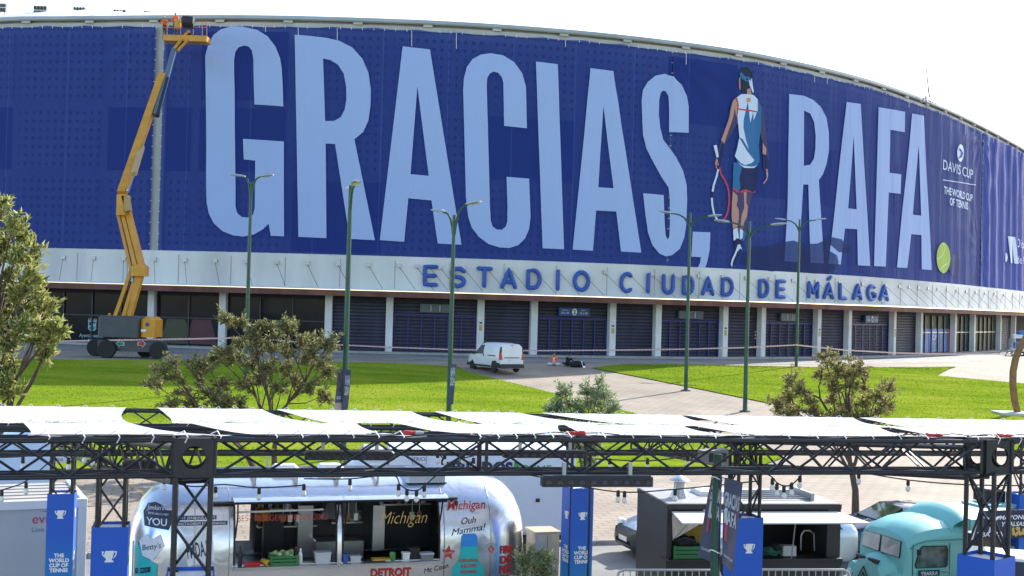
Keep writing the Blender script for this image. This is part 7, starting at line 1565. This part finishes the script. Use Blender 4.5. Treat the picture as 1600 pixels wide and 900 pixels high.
# roof spoiler fin and box body
G_ = []
for i in range(11):
    y = -.95 + 1.9 * i / 10; zt_ = 2.12 + .32 * math.sqrt(max(0, 1 - (y / .99) ** 2)); G_.append([(-.25, y, 1.98), (-.33, y, (1.98 + zt_) / 2 + .02), (-.55, y, zt_), (-.75, y, zt_ - .02)])
MB().grid(G_).build('roof_fin', tq, t, smooth=True, angle=60)
yb = .99
MB().box((-.72, -yb, .35), (-.62, yb, 2.25)).build('bulkhead', tq, t); MB().box((-3.4, -yb, .35), (-.72, yb, .42)).build('floor', black_metal, t); MB().box((-3.4, -yb, .42), (-.72, -yb + .05, 2.2)).build('rear_side_wall', tq, t); MB().box((-3.4, yb - .05, .42), (-.72, yb, 1.2)).build('lower_side', tq, t); MB().box((-3.45, -yb, .42), (-3.4, yb, 2.2)).build('back_wall', tq, t); MB().box((-.86, yb - .05, 1.2), (-.72, yb, 2.0)).build('side_post', tq, t)
MB().box((-3.4, -.4, .42), (-.75, -.36, 2.1)).build('inner_wall', blk, t); MB().path([(-.66, 1.0, z) for z in (.45, 1.2, 2.0)], .022, 6).build('gutter_pipe', stl, t)
P = []
for i in range(9):
    y = -1.0 + 2.0 * i / 8; z = 2.2 + .16 * math.sqrt(max(0, 1 - (y / 1.02) ** 2)); P.append([(-.7, y, z), (-3.45, y, z)])
MB().grid(P).build('roof', M('roof_sunlit_tone', (.62, .72, .72), .4), t, smooth=True); MB().box((-3.45, yb - .03, 1.98), (-.7, yb + .03, 2.22)).build('cant_rail', tq, t)  # sunlight on the van roof is put into its paler colour
tf2 = lambda u, v: Vector((-u, .996, v))
MB().hexa([(.06, .985, 1.03), (.60, .985, 1.03), (.60, 1.0, 1.03), (.06, 1.0, 1.03), (.06, .985, 1.16), (.60, .985, 1.16), (.60, 1.0, 1.16), (.06, 1.0, 1.16)]).build('name_plate', M('plate_teal', (.01, .06, .10), .4), t)
text_on('YBARRA', lambda u, v: Vector((-u, 1.006, v)), .085, -.33, 1.05, white_print, t, width=.44, bold=.01); text_on('92', lambda u, v: Vector((-u, 1.003, v)), .15, -.33, .83, stk_k, t, bold=.03)
MB().box((-1.9, yb + .002, .5), (-.9, yb + .012, 1.16)).build('wood_panel', M('orange_timber', (.30, .11, .03), .6, var=.3, scale=4), t); text_on('BAR', lambda u, v: Vector((-u, yb + .016, v)), .4, 1.4, .7, stk_k, t, bold=.03)
# mayonnaise board on the stand
bo2 = at(1552, 842, 25.0); q = thing('menu_board', 'dark navy mayonnaise sign board with white lettering and chips picture', 'sign board', (bo2.x, 25.0, bo2.z), UA)
W_ = .95; H_ = .55; sk2 = lambda u, v: Vector((u + v * .0, -.02 - .25 * (H_ - v) / H_ * 0, v))
MB().prism([(-W_ * .52, 0, 0), (W_, 0, 0), (W_, 0, H_), (-W_ * .34, 0, H_)], (0, .04, 0)).build('board', M('board_navy', (.012, .014, .05), .4), q)
for a, b in (((-.52, 0), (-.34, 1)),): MB().tube((a[0] * W_, -.01, 0), (b[0] * W_, -.01, H_), .012).build('edge_strip', white_print, q)
text_on('MAYONESA', lambda u, v: Vector((u, -.006, v)), .085, .52, .37, white_print, q, width=.78, shear=.2, bold=.02); text_on('Y SALSAS', lambda u, v: Vector((u, -.006, v)), .085, .46, .24, white_print, q, width=.56, shear=.2, bold=.02)
text_on('YBARRA', lambda u, v: Vector((u, -.006, v)), .09, -.08, .05, white_print, q, width=.6, shear=.1, bold=.01); m = MB()
MB().add([Vector((x + .1, -.006, z)) for x, z in ((-.22, .12), (-.08, .12), (-.12, .3), (.08, .44), (-.02, .44), (-.14, .36), (-.26, .44), (-.36, .44), (-.18, .3))], [tuple(range(9))]).build('printed_mark', white_print, q)
m = MB(); rr_ = random.Random(5)
for k in range(26): blob(m, (rr_.uniform(.45, .9), -.006, rr_.uniform(.06, .2)), .035, k, 6, 4, (1, .1, 1))
tag(m.build('chips_print', M('chips_gold', (.55, .35, .08), .6), q), kind='stuff')
sb_ = Vector((bo2.x, 25.3, 0)); q = thing('sauce_stand', 'dark serving stand with lit shelves under the mayonnaise board', 'stand', sb_, UA)
MB().box((-.12, .1, .1), (1.2, .6, 1.2)).build('base_cabinet', black_metal, q); MB().box((-.12, .55, 1.2), (1.2, .6, bo2.z - .02)).build('rear_panel', M('tan_panel', (.22, .17, .12), .6), q); MB().box((-.14, .08, bo2.z - .03), (1.22, .6, bo2.z)).build('lintel', black_metal, q); MB().box((-.12, .1, 1.2), (-.10, .55, bo2.z - .03)).build('side_panel', black_metal, q); MB().box((-.1, .1, bo2.z + H_ - .02), (1.2, .7, bo2.z + H_ + .04)).build('roof', M('teal_roof', (.25, .55, .56), .4), q)
for x in (-.05, .3, .65): MB().box((x, .35, 1.2), (x + .25, .5, 1.62)).build('shelf_unit', [M('shelf_olive', (.2, .2, .12), .5), M('shelf_tan', (.3, .2, .13), .5), black_metal][int(x * 10 + 4) % 3], q)
MB().bbox((.3, .4, bo2.z + H_ + .04), (.75, .9, bo2.z + H_ + .3), .04).build('roof_unit', black_metal, q)
# counter at lower right
co_ = at(1560, 885, 16.6); q = thing('white_counter', 'dark fronted counter with a white worktop at the right column', 'counter', (co_.x + .3, 17.2, 0), -.35); zc = HC - (873 - 496) / F * 17.2
MB().box((-.5, -.02, 0), (1.8, .02, zc)).build('front', M('counter_navy', (.03, .04, .07), .5), q); MB().bbox((-.52, -.04, zc), (1.8, .7, zc + .04), .01).build('worktop', white_paint, q)
# road signs beyond the kiosk
sg_m = M('sign_grey_white', (.52, .56, .6), .5); 
rs = Vector((at(72, 748, 41).x, 41, .12)); q = thing('road_sign', 'grey road plate reading excepto vehiculos autorizados under a round sign', 'road sign', rs)
P1 = lambda x, y: at(x, y, 41) - rs
MB().tube((0, 0, 0), (0, 0, P1(75, 655).z), .045, 10).build('pole', steel_grey, q); a, b = P1(40, 721), P1(116, 703)
MB().bbox((a.x, -.07, a.z), (b.x, -.05, b.z), .004).build('plate', sg_m, q)
text_on('Excepto vehículos', lambda u, v: Vector((u, -.075, v)), .12, (a.x + b.x) / 2, (a.z + b.z) / 2 + .03, stk_k, q, width=1.3); text_on('autorizados', lambda u, v: Vector((u, -.075, v)), .12, (a.x + b.x) / 2, (a.z + b.z) / 2 - .15, stk_k, q, width=.9)
for cxp, mt in ((46, redpl), (84, M('sign_blue', (.02, .1, .4), .5))):
    c = P1(cxp, 684); MB().lathe((c.x, -.05, c.z), [(.01, -.012), (.30, -.012), (.30, .0), (.01, .0)], 24, 'y').build('round_plate', mt, q)
    MB().lathe((c.x, -.064, c.z), [(.01, -.002), (.2, -.002), (.2, .0)], 24, 'y').build('plate_centre', white_print if mt is redpl else mt, q)
ys = Vector((at(416, 742, 43).x, 43, .12)); q = thing('yellow_sign', 'small yellow warning sign on a post beside the tree trunk', 'sign', ys); a, b = at(408, 711, 43) - ys, at(429, 701, 43) - ys
MB().tube(((a.x + b.x) / 2, 0, 0), ((a.x + b.x) / 2, 0, b.z), .04).build('post', steel_grey, q); MB().bbox((a.x, -.06, a.z), (b.x, -.04, b.z), .004).build('plate', M('sign_yellow', (.6, .36, .02), .5), q); text_on('TORRE', lambda u, v: Vector((u, -.064, v)), .12, (a.x + b.x) / 2, a.z + .05, stk_k, q, width=.34)
